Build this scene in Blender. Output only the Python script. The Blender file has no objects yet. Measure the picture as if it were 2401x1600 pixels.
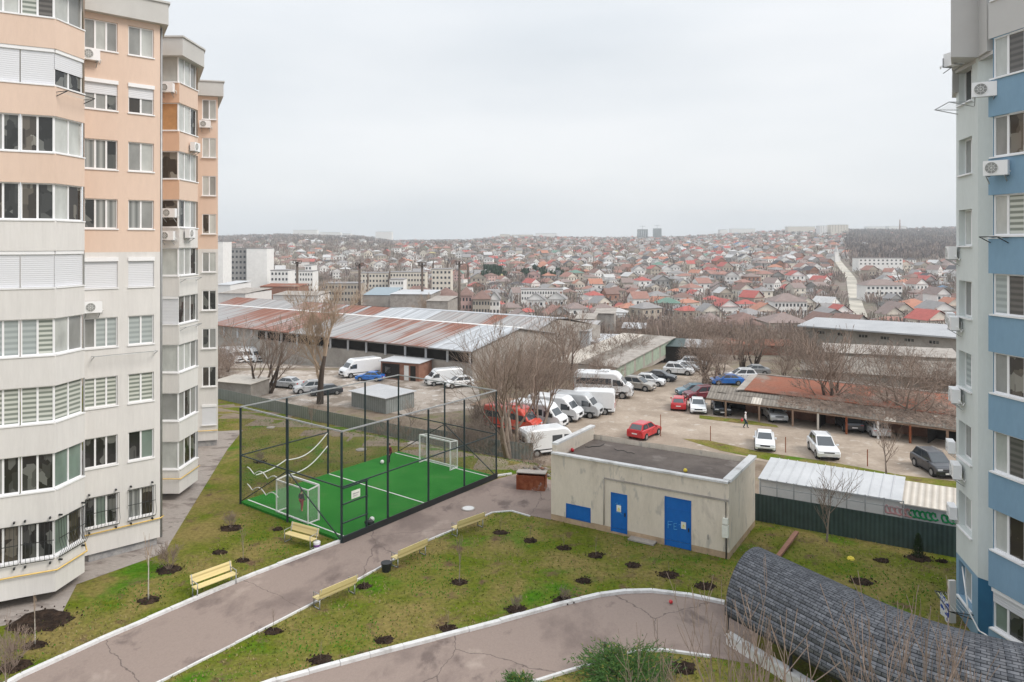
import bpy, bmesh, math, random
from mathutils import Vector, Matrix
R = math.radians
sc = bpy.context.scene
col = sc.collection
F, H, CX, CY = 1700.0, 16.0, 1200.5, 571.0

# ---------------------------------------------------------------- camera, world, sun
cam = bpy.data.cameras.new('camera'); co = bpy.data.objects.new('camera', cam); col.objects.link(co)
co.location = (0, 0, H); co.rotation_euler = (R(90), 0, 0)
cam.sensor_width = 36; cam.lens = 36*F/2401; cam.shift_y = -(800-CY)/2401
cam.clip_start = 0.3; cam.clip_end = 20000
sc.camera = co
w = bpy.data.worlds.new("World"); sc.world = w; w.use_nodes = True
nt = w.node_tree; bg = nt.nodes['Background']; bg.inputs['Strength'].default_value = 0.1
sky = nt.nodes.new('ShaderNodeTexSky'); sky.sky_type = 'NISHITA'; sky.sun_disc = False
SUN_EL, SUN_AZ = 46, 116
sky.sun_elevation = R(SUN_EL); sky.sun_rotation = R(SUN_AZ); sky.dust_density = 4; sky.air_density = 1.0
tc = nt.nodes.new('ShaderNodeTexCoord'); mp = nt.nodes.new('ShaderNodeMapping'); mp.inputs['Scale'].default_value = (0.8, 0.8, 3.2)
nz = nt.nodes.new('ShaderNodeTexNoise'); nz.inputs['Scale'].default_value = 1.7; nz.inputs['Detail'].default_value = 5; nz.inputs['Roughness'].default_value = .45
rp = nt.nodes.new('ShaderNodeValToRGB')
rp.color_ramp.elements[0].position = .3; rp.color_ramp.elements[0].color = (.63, .675, .715, 1)
rp.color_ramp.elements[1].position = .68; rp.color_ramp.elements[1].color = (.86, .87, .88, 1)
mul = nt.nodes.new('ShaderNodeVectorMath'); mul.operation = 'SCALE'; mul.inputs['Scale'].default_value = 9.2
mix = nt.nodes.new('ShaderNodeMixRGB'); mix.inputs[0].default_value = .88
nt.links.new(tc.outputs['Generated'], mp.inputs[0]); nt.links.new(mp.outputs[0], nz.inputs['Vector'])
nt.links.new(nz.outputs['Fac'], rp.inputs[0]); nt.links.new(rp.outputs[0], mul.inputs[0])
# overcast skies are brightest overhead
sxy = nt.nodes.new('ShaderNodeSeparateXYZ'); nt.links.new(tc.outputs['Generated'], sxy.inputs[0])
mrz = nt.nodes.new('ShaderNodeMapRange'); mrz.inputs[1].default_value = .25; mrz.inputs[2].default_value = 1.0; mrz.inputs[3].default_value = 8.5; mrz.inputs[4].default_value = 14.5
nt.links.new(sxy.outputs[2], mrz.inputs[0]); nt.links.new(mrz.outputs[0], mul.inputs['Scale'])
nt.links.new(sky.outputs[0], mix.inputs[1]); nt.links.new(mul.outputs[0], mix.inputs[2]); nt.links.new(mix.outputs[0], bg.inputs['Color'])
sl = bpy.data.lights.new('sun', 'SUN'); sl.energy = 1.5; sl.angle = R(22); sl.color = (1, .93, .85)
so = bpy.data.objects.new('sun', sl); col.objects.link(so)
az = R(SUN_AZ); el = R(SUN_EL)
sd = Vector((math.sin(az)*math.cos(el), math.cos(az)*math.cos(el), math.sin(el)))
so.rotation_euler = sd.to_track_quat('Z', 'Y').to_euler()
sc.view_settings.view_transform = 'Standard'; sc.view_settings.look = 'None'; sc.view_settings.exposure = 0.5; sc.view_settings.gamma = 1

# ---------------------------------------------------------------- terrain and picture-to-place helpers
def lerp(a, b, t): return a+(b-a)*t
def ss(t): t = max(0, min(1, t)); return t*t*(3-2*t)
def pw(x, pts):
    if x <= pts[0][0]: return pts[0][1]
    for (a, va), (b, vb) in zip(pts, pts[1:]):
        if x <= b: return lerp(va, vb, (x-a)/(b-a))
    return pts[-1][1]
SKYL = [(300, 561), (520, 556), (700, 550), (850, 555), (930, 568), (1100, 565), (1200, 556), (1400, 560), (1600, 558), (1700, 550), (1900, 541), (2100, 538), (2400, 533)]
FP = [(110, -3), (150, -7), (200, -13), (300, -18), (400, -18.5), (500, -15.5), (700, -7), (1000, 5)]
def zt(X, D):
    s = D+.6*X-52
    z = -3*ss(s/12)
    if D > 110:
        z += pw(D, FP)+3
        if D > 1000:
            px = CX+X/D*F; zs = 16+(CY-pw(px, SKYL))*2600/F
            t = (D-1000)/1600
            z = lerp(5, zs, min(t, 1)) if t <= 1 else zs-60*ss((t-1)*1.4)
        z += 1.2*math.sin(X*.013+D*.008)*ss((D-250)/200)
    return z
def at(px, py, z):
    D = (H-z)*F/(py-CY); return Vector(((px-CX)*D/F, D, z))
def atD(px, py, D): return Vector(((px-CX)*D/F, D, H-(py-CY)*D/F))
def gp(px, py):
    D = 15.0
    while D < 3000:
        X = (px-CX)*D/F
        if H-(py-CY)*D/F <= zt(X, D): break
        D *= 1.002
    return Vector((X, D, zt(X, D)))
def gpf(px, D): X = (px-CX)*D/F; return Vector((X, D, zt(X, D)))

# ---------------------------------------------------------------- materials
def N(m, t, **k):
    n = m.node_tree.nodes.new(t)
    for a, b in k.items():
        if a in n.inputs: n.inputs[a].default_value = b
        else: setattr(n, a, b)
    return n
def base(name, rough=.8, spec=.3, metal=0):
    m = bpy.data.materials.new(name); m.use_nodes = True
    b = m.node_tree.nodes['Principled BSDF']; b.inputs['Roughness'].default_value = rough
    b.inputs['Specular IOR Level'].default_value = spec; b.inputs['Metallic'].default_value = metal
    return m, b
def L(m, a, b): m.node_tree.links.new(a, b)
def c4(c): return (c[0], c[1], c[2], 1)
def coords(m, mode, scale=(1, 1, 1)):
    mpn = N(m, 'ShaderNodeMapping'); mpn.inputs['Scale'].default_value = scale
    if mode == 'P': g = N(m, 'ShaderNodeNewGeometry'); L(m, g.outputs['Position'], mpn.inputs[0])
    else:
        g = N(m, 'ShaderNodeTexCoord'); L(m, g.outputs['UV' if mode == 'U' else 'Object'], mpn.inputs[0])
    return mpn.outputs[0]
def mott(name, cols, scale=1, rough=.85, mode='P', st=(1, 1, 1), det=6, bump=0, bs=None, spec=.25, fine=0, fs=20, metal=0, nr=.6):
    """noise ramp through cols [(pos,(r,g,b)),...] with optional fine value noise and bump"""
    m, b = base(name, rough, spec, metal)
    v = coords(m, mode, st)
    n = N(m, 'ShaderNodeTexNoise', Scale=scale, Detail=det, Roughness=nr); L(m, v, n.inputs['Vector'])
    r = N(m, 'ShaderNodeValToRGB'); e = r.color_ramp.elements
    while len(e) < len(cols): e.new(.5)
    for i, (p, c) in enumerate(cols): e[i].position = p; e[i].color = c4(c)
    L(m, n.outputs['Fac'], r.inputs[0]); out = r.outputs[0]
    if fine:
        n2 = N(m, 'ShaderNodeTexNoise', Scale=fs, Detail=4, Roughness=.7); L(m, v, n2.inputs['Vector'])
        mr = N(m, 'ShaderNodeMapRange'); mr.inputs[1].default_value = .25; mr.inputs[2].default_value = .75
        mr.inputs[3].default_value = 1-fine; mr.inputs[4].default_value = 1+fine; L(m, n2.outputs['Fac'], mr.inputs[0])
        vm = N(m, 'ShaderNodeVectorMath', operation='SCALE'); L(m, out, vm.inputs[0]); L(m, mr.outputs[0], vm.inputs['Scale']); out = vm.outputs[0]
    L(m, out, b.inputs['Base Color'])
    if bump:
        n3 = N(m, 'ShaderNodeTexNoise', Scale=bs or scale*8, Detail=4); L(m, v, n3.inputs['Vector'])
        bp = N(m, 'ShaderNodeBump', Strength=bump, Distance=.05); L(m, n3.outputs['Fac'], bp.inputs['Height']); L(m, bp.outputs[0], b.inputs['Normal'])
    return m
def plain(name, c, rough=.6, spec=.3, metal=0, coat=0, var=.12, mode='O', s=3):
    d = [max(0, x*(1-var)) for x in c]; u = [min(1, x*(1+var)) for x in c]
    m = mott(name, [(.3, d), (.7, u)], s, rough, mode, spec=spec, metal=metal)
    if coat: m.node_tree.nodes['Principled BSDF'].inputs['Coat Weight'].default_value = coat
    return m
def two(name, c1, c2, s1, lo, hi, rough=.9, mode='P', st=(1, 1, 1), fine=.25, fs=15, bump=.3, c3=None, s3=.1, lo3=.5, hi3=.6, c4_=None, s4=6, lo4=.5, hi4=.6):
    """ground: c1/c2 mixed by a sharp noise, c3 patches and c4 flecks over them"""
    m, b = base(name, rough, .08); v = coords(m, mode, st)
    def mask(s, lo, hi, d=7):
        n = N(m, 'ShaderNodeTexNoise', Scale=s, Detail=d, Roughness=.62, Distortion=.3); L(m, v, n.inputs['Vector'])
        r = N(m, 'ShaderNodeMapRange'); r.inputs[1].default_value = lo; r.inputs[2].default_value = hi; L(m, n.outputs['Fac'], r.inputs[0]); return r.outputs[0]
    mx = N(m, 'ShaderNodeMixRGB'); mx.inputs[1].default_value = c4(c1); mx.inputs[2].default_value = c4(c2); L(m, mask(s1, lo, hi), mx.inputs[0]); out = mx.outputs[0]
    if c3: mx = N(m, 'ShaderNodeMixRGB'); L(m, out, mx.inputs[1]); mx.inputs[2].default_value = c4(c3); L(m, mask(s3, lo3, hi3), mx.inputs[0]); out = mx.outputs[0]
    if c4_: mx = N(m, 'ShaderNodeMixRGB'); L(m, out, mx.inputs[1]); mx.inputs[2].default_value = c4(c4_); L(m, mask(s4, lo4, hi4, 4), mx.inputs[0]); out = mx.outputs[0]
    n2 = N(m, 'ShaderNodeTexNoise', Scale=fs, Detail=5, Roughness=.75); L(m, v, n2.inputs['Vector'])
    mr = N(m, 'ShaderNodeMapRange'); mr.inputs[1].default_value = .25; mr.inputs[2].default_value = .75; mr.inputs[3].default_value = 1-fine; mr.inputs[4].default_value = 1+fine; L(m, n2.outputs['Fac'], mr.inputs[0])
    vm = N(m, 'ShaderNodeVectorMath', operation='SCALE'); L(m, out, vm.inputs[0]); L(m, mr.outputs[0], vm.inputs['Scale']); L(m, vm.outputs[0], b.inputs['Base Color'])
    if bump: bp = N(m, 'ShaderNodeBump', Strength=bump, Distance=.06); L(m, n2.outputs['Fac'], bp.inputs['Height']); L(m, bp.outputs[0], b.inputs['Normal'])
    return m
def stripes(name, c1, c2, axis, freq, rough=.4, duty=.5, mode='O', bump=0, soft=.08, vary=0):
    """straight stripes across one axis: blinds, shutters, ribbed sheet"""
    m, b = base(name, rough, .4); v = coords(m, mode)
    sx = N(m, 'ShaderNodeSeparateXYZ'); L(m, v, sx.inputs[0])
    a = N(m, 'ShaderNodeMath', operation='MULTIPLY'); L(m, sx.outputs[axis], a.inputs[0]); a.inputs[1].default_value = freq
    fr = N(m, 'ShaderNodeMath', operation='PINGPONG'); L(m, a.outputs[0], fr.inputs[0]); fr.inputs[1].default_value = 1
    mr = N(m, 'ShaderNodeMapRange'); mr.inputs[1].default_value = duty-soft; mr.inputs[2].default_value = duty+soft; L(m, fr.outputs[0], mr.inputs[0])
    mx = N(m, 'ShaderNodeMixRGB'); mx.inputs[1].default_value = c4(c1); mx.inputs[2].default_value = c4(c2); L(m, mr.outputs[0], mx.inputs[0]); out = mx.outputs[0]
    if vary:
        n = N(m, 'ShaderNodeTexNoise', Scale=.8, Detail=6, Roughness=.7); L(m, v, n.inputs['Vector'])
        q = N(m, 'ShaderNodeMapRange'); q.inputs[1].default_value = .3; q.inputs[2].default_value = .7; q.inputs[3].default_value = 1-vary; q.inputs[4].default_value = 1+vary; L(m, n.outputs['Fac'], q.inputs[0])
        vm = N(m, 'ShaderNodeVectorMath', operation='SCALE'); L(m, out, vm.inputs[0]); L(m, q.outputs[0], vm.inputs['Scale']); out = vm.outputs[0]
    L(m, out, b.inputs['Base Color'])
    if bump: bp = N(m, 'ShaderNodeBump', Strength=bump, Distance=.04); L(m, fr.outputs[0], bp.inputs['Height']); L(m, bp.outputs[0], b.inputs['Normal'])
    return m

M = {}
M['grass'] = two('grass', (.105, .135, .010), (.205, .165, .055), .32, .40, .60, fine=.5, fs=5, c3=(.06, .15, .006), s3=.24, lo3=.55, hi3=.66, c4_=(.13, .085, .05), s4=.8, lo4=.57, hi4=.70, bump=.8)
M['soil'] = two('soil', (.13, .10, .075), (.085, .065, .05), .5, .4, .6, fine=.3, fs=5, c3=(.09, .10, .035), s3=.16, lo3=.54, hi3=.64)
M['dirt'] = two('dirt', (.40, .335, .275), (.31, .255, .205), .22, .42, .58, fine=.16, fs=3.5, c3=(.25, .205, .165), s3=.12, lo3=.55, hi3=.68, c4_=(.46, .41, .36), s4=.9, lo4=.6, hi4=.7, bump=.2)
M['yard'] = two('yard', (.42, .37, .325), (.24, .20, .165), .3, .46, .6, fine=.25, fs=3, c4_=(.56, .53, .5), s4=.7, lo4=.56, hi4=.66)
M['asphalt'] = two('asphalt', (.285, .228, .20), (.205, .162, .145), .28, .5, .62, st=(1, .7, 1), fine=.10, fs=14, c3=(.165, .13, .118), s3=.5, lo3=.58, hi3=.66, c4_=(.38, .315, .275), s4=.35, lo4=.62, hi4=.72, bump=.15)
m = M['asphalt']; b = m.node_tree.nodes['Principled BSDF']; lk = b.inputs['Base Color'].links[0]; src = lk.from_socket
vo = N(m, 'ShaderNodeTexVoronoi', feature='DISTANCE_TO_EDGE', Scale=.22); cv = coords(m, 'P'); nn = N(m, 'ShaderNodeTexNoise', Scale=1.2, Detail=5); L(m, cv, nn.inputs['Vector']); av = N(m, 'ShaderNodeMixRGB'); av.inputs[0].default_value = .35; L(m, cv, av.inputs[1]); L(m, nn.outputs['Color'], av.inputs[2]); L(m, av.outputs[0], vo.inputs['Vector'])
cr = N(m, 'ShaderNodeMapRange'); cr.inputs[1].default_value = .0005; cr.inputs[2].default_value = .0032; L(m, vo.outputs['Distance'], cr.inputs[0])
cx2 = N(m, 'ShaderNodeMixRGB'); cx2.inputs[1].default_value = (.13, .105, .095, 1); L(m, cr.outputs[0], cx2.inputs[0]); L(m, src, cx2.inputs[2]); L(m, cx2.outputs[0], b.inputs['Base Color'])
M['kerb'] = two('kerb', (.66, .66, .66), (.45, .44, .43), 1.2, .5, .7, fine=.12, fs=8, bump=.1)
M['concrete'] = two('concrete', (.40, .37, .34), (.30, .275, .25), .8, .4, .6, fine=.15, fs=10)
M['paving'] = two('paving', (.33, .295, .27), (.20, .17, .155), .8, .52, .62, fine=.2, fs=7, c4_=(.13, .11, .1), s4=1.6, lo4=.62, hi4=.68, st=(.5, 1, 1))
M['turf'] = two('turf', (.022, .17, .022), (.034, .20, .030), .4, .4, .6, fine=.2, fs=18, c4_=(.075, .19, .05), s4=.35, lo4=.58, hi4=.75, bump=.2)
M['white'] = plain('white_paint', (.78, .78, .77), .5, var=.04)
M['pvc'] = plain('white_pvc', (.82, .82, .83), .35, .4, var=.02)
M['plaster_w'] = mott('plaster_white', [(.3, (.63, .612, .595)), (.7, (.71, .692, .672))], .5, .9, st=(1, 1, .12), fine=.06, fs=6, bump=.05, bs=30)
M['plaster_p'] = mott('plaster_peach', [(.3, (.665, .51, .415)), (.7, (.715, .555, .455))], .5, .9, st=(1, 1, .25), fine=.04, fs=6, bump=.05, bs=30)
M['plaster_o'] = mott('plaster_orange', [(.3, (.67, .455, .325)), (.7, (.71, .49, .355))], .5, .9, st=(1, 1, .25), fine=.04, fs=6)
M['grey_cap'] = plain('parapet_grey', (.52, .51, .49), .8, var=.06, mode='P', s=1)
M['stone_base'] = two('stone_base', (.40, .39, .38), (.27, .27, .28), 1.5, .4, .6, fine=.2, fs=8)
M['blue_wall'] = mott('plaster_blue', [(.3, (.20, .325, .445)), (.7, (.235, .37, .495))], .6, .85, st=(1, 1, .3), fine=.05, fs=8, bump=.06, bs=30)
M['blue_dark'] = plain('plaster_deep_blue', (.03, .13, .24), .8, mode='P', s=1)
M['pale_wall'] = mott('plaster_pale_green', [(.3, (.60, .64, .63)), (.7, (.655, .695, .685))], .6, .85, st=(1, 1, .3), fine=.04, fs=8, bump=.05, bs=30)
M['grey_wall'] = plain('plaster_light_grey', (.53, .52, .51), .85, mode='P', s=.6, var=.05)
def glass(name, c, rough=.06, spec=.6):
    return mott(name, [(.3, [x*.75 for x in c]), (.7, [x*1.25 for x in c])], .9, rough, 'P', st=(1, 1, .5), spec=spec)
def room(name, a, b_, c):
    """glass with the blocky lights and darks of a room behind it"""
    m, b = base(name, .06, .6); v = coords(m, 'P', (1.5, 1.5, 1.0)); vo = N(m, 'ShaderNodeTexVoronoi', distance='CHEBYCHEV', Scale=1.5); L(m, v, vo.inputs['Vector'])
    sx = N(m, 'ShaderNodeSeparateXYZ'); L(m, vo.outputs['Color'], sx.inputs[0]); r = N(m, 'ShaderNodeValToRGB'); e = r.color_ramp.elements; e.new(.5)
    for q, (p, c_) in zip(e, ((.35, a), (.6, b_), (.85, c))): q.position = p; q.color = c4(c_)
    L(m, sx.outputs[0], r.inputs[0]); L(m, r.outputs[0], b.inputs['Base Color']); return m
M['g_dark'] = room('glass_dark_room', (.02, .021, .02), (.05, .052, .05), (.14, .145, .135)); M['g_brown'] = room('glass_brown_room', (.04, .034, .028), (.12, .105, .085), (.24, .23, .20))
M['g_grey'] = glass('glass_grey_curtain', (.27, .275, .265)); M['g_light'] = glass('glass_light_curtain', (.46, .475, .455)); M['g_green'] = glass('glass_greenish', (.17, .22, .19))
M['g_curt'] = stripes('glass_net_curtain', (.16, .17, .165), (.36, .37, .36), 0, 9, .12, mode='P', soft=.4)
M['g_blind'] = stripes('day_night_blind', (.56, .58, .53), (.21, .235, .205), 2, 9.5, .15, mode='P', soft=.15)
M['g_blind2'] = stripes('soft_blind', (.42, .46, .455), (.31, .345, .34), 2, 8, .15, mode='P', soft=.2)
M['g_blind3'] = stripes('dark_blind', (.15, .14, .13), (.085, .08, .075), 2, 9, .15, mode='P', soft=.2)
M['g_orange'] = plain('orange_screen', (.50, .28, .135), .7, mode='P')
M['shutter'] = stripes('roller_shutter', (.70, .71, .74), (.63, .64, .67), 2, 22, .5, mode='P', soft=.3, bump=.2)
M['black'] = plain('black_metal', (.02, .022, .024), .45, .4); M['dkgreen'] = plain('cage_steel', (.018, .032, .036), .45, .4)
M['gas'] = plain('yellow_gas_pipe', (.72, .50, .16), .5)
M['steel'] = plain('grey_steel', (.38, .39, .40), .45, metal=.4)
M['seat'] = stripes('yellow_bench_paint', (.72, .60, .30), (.50, .40, .18), 1, 16, .55, duty=.88, soft=.06)
M['wood'] = mott('weathered_wood', [(.3, (.20, .13, .09)), (.7, (.34, .24, .18))], 2, .9, 'O', st=(8, 1, 1))
M['mulch'] = two('mulch', (.025, .017, .013), (.055, .036, .026), 3, .4, .6, fine=.5, fs=14, bump=1)
M['bark'] = mott('bark_brown', [(.3, (.09, .068, .055)), (.7, (.18, .14, .115))], 2, .95, 'O', st=(1, 1, .2))
M['bark_l'] = mott('bark_pale', [(.3, (.22, .18, .15)), (.7, (.34, .29, .25))], 2, .95, 'O', st=(1, 1, .3))
M['twig'] = mott('twig_brown', [(.3, (.20, .15, .12)), (.7, (.29, .225, .185))], 1, .95, 'O')
M['twig_l'] = mott('twig_tan', [(.3, (.33, .25, .185)), (.7, (.43, .33, .25))], 1, .95, 'O')
M['twig_d'] = mott('twig_dark', [(.3, (.10, .072, .062)), (.7, (.19, .14, .12))], 3, .9, 'O')
M['bark_d'] = mott('bark_dark', [(.3, (.045, .034, .028)), (.7, (.10, .076, .062))], 2, .95, 'O', st=(1, 1, .2))
M['roof_pale'] = mott('pale_metal_roof', [(.3, (.36, .37, .385)), (.7, (.43, .44, .455))], .3, .6, fine=.06, fs=3)
M['birch'] = mott('birch_bark', [(.4, (.62, .58, .52)), (.7, (.3, .26, .22))], 5, .85, 'O')
M['conifer'] = mott('conifer_green', [(.3, (.012, .03, .01)), (.7, (.04, .075, .02))], 6, .9, 'O')
M['juniper'] = mott('juniper_green', [(.3, (.03, .085, .018)), (.7, (.085, .17, .04))], 5, .85, 'O')
M['juniper_y'] = mott('juniper_tips', [(.3, (.16, .17, .03)), (.7, (.28, .27, .06))], 5, .85, 'O')
M['f_green'] = stripes('dark_green_sheet', (.048, .078, .074), (.030, .052, .050), 0, 9, .45, bump=.6, vary=.3, soft=.3, mode='U')
M['f_grey'] = stripes('grey_green_sheet', (.27, .29, .285), (.20, .22, .215), 0, 6, .5, bump=.6, vary=.15, soft=.3, mode='U')
M['tb_wall'] = two('stucco_beige', (.70, .63, .54), (.62, .555, .47), .6, .4, .6, fine=.07, fs=8, st=(1, 1, .35), c3=(.42, .37, .32), s3=.7, lo3=.60, hi3=.72, c4_=(.50, .46, .41), s4=2.2, lo4=.58, hi4=.66, bump=.1)
M['tb_low'] = plain('stucco_stained', (.42, .31, .21), .95, mode='P', s=2, var=.25)
M['roof_felt'] = two('roof_felt', (.17, .145, .13), (.13, .11, .10), .7, .4, .6, fine=.12, fs=10, c4_=(.24, .21, .19), s4=.5, lo4=.6, hi4=.7)
M['door'] = mott('blue_door_paint', [(.3, (.008, .115, .42)), (.7, (.012, .145, .50))], 1.2, .45, st=(1, 1, .4), fine=.08, fs=8)
M['paper'] = plain('paper_sign', (.75, .76, .70), .7); M['yellow'] = plain('yellow_mark', (.75, .6, .08), .6); M['ltblue'] = plain('light_blue_paint', (.10, .42, .75), .6)
M['cream_sheet'] = stripes('beige_corrugated', (.62, .58, .52), (.42, .38, .33), 0, 6, .7, bump=.8, vary=.12, soft=.4, mode='U')
M['white_sheet'] = mott('white_roof_sheet', [(.3, (.47, .485, .505)), (.7, (.56, .575, .595))], .5, .5, fine=.05, fs=3)
M['slate'] = stripes('asbestos_cement', (.25, .225, .195), (.17, .15, .13), 0, 5, .95, bump=.8, vary=.35, soft=.4, mode='U')
M['graffiti'] = plain('green_graffiti', (.02, .28, .10), .7); M['pinkg'] = plain('pink_graffiti', (.6, .35, .35), .7)
M['rustroof'] = two('rusted_roof', (.29, .115, .075), (.25, .12, .085), .4, .4, .6, fine=.25, fs=3, c3=(.25, .205, .175), s3=.14, lo3=.50, hi3=.58)
M['rustbox'] = two('rusty_steel', (.20, .055, .025), (.28, .10, .05), 2, .4, .6, mode='O', fine=.25, fs=8, c4_=(.35, .34, .33), s4=1.5, lo4=.6, hi4=.7)
M['brick'] = mott('brick_brown', [(.3, (.24, .12, .085)), (.7, (.33, .18, .13))], 1.5, .9, fine=.15, fs=8)
M['block'] = two('block_wall', (.42, .39, .355), (.32, .295, .265), .35, .4, .6, fine=.15, fs=3)
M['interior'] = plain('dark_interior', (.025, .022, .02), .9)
M['tire'] = plain('rubber', (.018, .018, .019), .8); M['rim'] = plain('rim_metal', (.36, .37, .38), .35, metal=.6)
M['carglass'] = plain('car_glass', (.05, .06, .07), .05, 1.0); M['plate'] = plain('number_plate', (.7, .7, .7), .5)
M['lamp_w'] = plain('clear_lamp', (.62, .65, .68), .12, .6); M['lamp_r'] = plain('red_lamp', (.42, .01, .01), .2, .6)
M['trim'] = plain('black_trim', (.02, .02, .022), .6)
for n, c in dict(white=(.74, .76, .78), silver=(.45, .47, .49), red=(.50, .014, .022), blue=(.012, .14, .50), dark=(.022, .026, .036), burg=(.15, .014, .03), teal=(.10, .19, .24), beige=(.34, .32, .29), grey=(.22, .23, .24), orange=(.62, .075, .045)).items():
    M['p_'+n] = plain('car_paint_'+n, c, .28, .5, coat=.6, var=.03)
M['skin'] = plain('skin', (.5, .3, .22), .6); M['hair'] = plain('hair', (.03, .02, .015), .8)
M['cl_black'] = plain('black_cloth', (.02, .02, .025), .9); M['cl_red'] = plain('red_cloth', (.35, .025, .035), .9); M['cl_maroon'] = plain('maroon_cloth', (.16, .02, .03), .9)
M['cl_white'] = plain('white_cloth', (.72, .70, .70), .9); M['cl_navy'] = plain('navy_cloth', (.015, .05, .07), .9); M['cl_orange'] = plain('orange_shoe', (.7, .2, .1), .7)
M['cloth_blue'] = mott('blue_white_towel', [(.47, (.7, .72, .76)), (.53, (.02, .07, .35))], 5, .9, 'O', det=1)
# net: thin cords with gaps, a real partly open surface
m, b = base('netting', .8); b.inputs['Base Color'].default_value = (.05, .065, .065, 1); b.inputs['Alpha'].default_value = .15; M['net'] = m
m, b = base('goal_netting', .8); b.inputs['Base Color'].default_value = (.75, .76, .75, 1); b.inputs['Alpha'].default_value = .16; M['gnet'] = m
# shingles along UV
m, b = base('shingles', .9, .2); v = coords(m, 'U')
br = N(m, 'ShaderNodeTexBrick'); br.inputs['Scale'].default_value = 1; br.inputs['Brick Width'].default_value = .30; br.inputs['Row Height'].default_value = .112; br.inputs['Mortar Size'].default_value = .012
br.offset = .5; br.inputs['Color1'].default_value = (.115, .122, .138, 1); br.inputs['Color2'].default_value = (.185, .195, .215, 1); br.inputs['Mortar'].default_value = (.035, .037, .045, 1); br.inputs['Bias'].default_value = -.1
L(m, v, br.inputs['Vector'])
n2 = N(m, 'ShaderNodeTexNoise', Scale=1.5, Detail=8, Roughness=.8); L(m, v, n2.inputs['Vector'])
mr = N(m, 'ShaderNodeMapRange'); mr.inputs[1].default_value = .25; mr.inputs[2].default_value = .75; mr.inputs[3].default_value = .65; mr.inputs[4].default_value = 1.35; L(m, n2.outputs['Fac'], mr.inputs[0])
vm = N(m, 'ShaderNodeVectorMath', operation='SCALE'); L(m, br.outputs['Color'], vm.inputs[0]); L(m, mr.outputs[0], vm.inputs['Scale']); L(m, vm.outputs[0], b.inputs['Base Color'])
bp = N(m, 'ShaderNodeBump', Strength=.7, Distance=.02); L(m, br.outputs['Fac'], bp.inputs['Height']); bp.invert = True; L(m, bp.outputs[0], b.inputs['Normal']); M['shingle'] = m
# streaky rusting sheet along UV (u across the sheets, v down the slope)
def rusty(name, lo, hi, c1=(.33, .31, .305), c2=(.235, .095, .06)):
    m, b = base(name, .65, .3); v = coords(m, 'U', (1.5, .05, 1))
    n = N(m, 'ShaderNodeTexNoise', Scale=1, Detail=3, Roughness=.6); L(m, v, n.inputs['Vector'])
    v2 = coords(m, 'U', (.05, .07, 1)); n0 = N(m, 'ShaderNodeTexNoise', Scale=1, Detail=3); L(m, v2, n0.inputs['Vector'])
    ad = N(m, 'ShaderNodeMath', operation='ADD'); L(m, n.outputs['Fac'], ad.inputs[0]); L(m, n0.outputs['Fac'], ad.inputs[1])
    r = N(m, 'ShaderNodeMapRange'); r.inputs[1].default_value = lo; r.inputs[2].default_value = hi; L(m, ad.outputs[0], r.inputs[0])
    mx = N(m, 'ShaderNodeMixRGB'); mx.inputs[1].default_value = c4(c1); mx.inputs[2].default_value = c4(c2); L(m, r.outputs[0], mx.inputs[0])
    v3 = coords(m, 'U', (1.1, .01, 1)); n3 = N(m, 'ShaderNodeTexNoise', Scale=1.3, Detail=2); L(m, v3, n3.inputs['Vector'])
    q = N(m, 'ShaderNodeMapRange'); q.inputs[1].default_value = .35; q.inputs[2].default_value = .65; q.inputs[3].default_value = .72; q.inputs[4].default_value = 1.25; L(m, n3.outputs['Fac'], q.inputs[0])
    vm = N(m, 'ShaderNodeVectorMath', operation='SCALE'); L(m, mx.outputs[0], vm.inputs[0]); L(m, q.outputs[0], vm.inputs['Scale']); L(m, vm.outputs[0], b.inputs['Base Color'])
    return m
M['rust_a'] = rusty('sheet_half_rusted', .90, 1.05); M['rust_b'] = rusty('sheet_rusted', .80, .98); M['sheet_w'] = rusty('sheet_pale', 1.25, 1.5, (.43, .45, .475)); M['sheet_g'] = rusty('sheet_grey', 1.0, 1.3, (.33, .325, .325), (.25, .15, .115))

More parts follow.
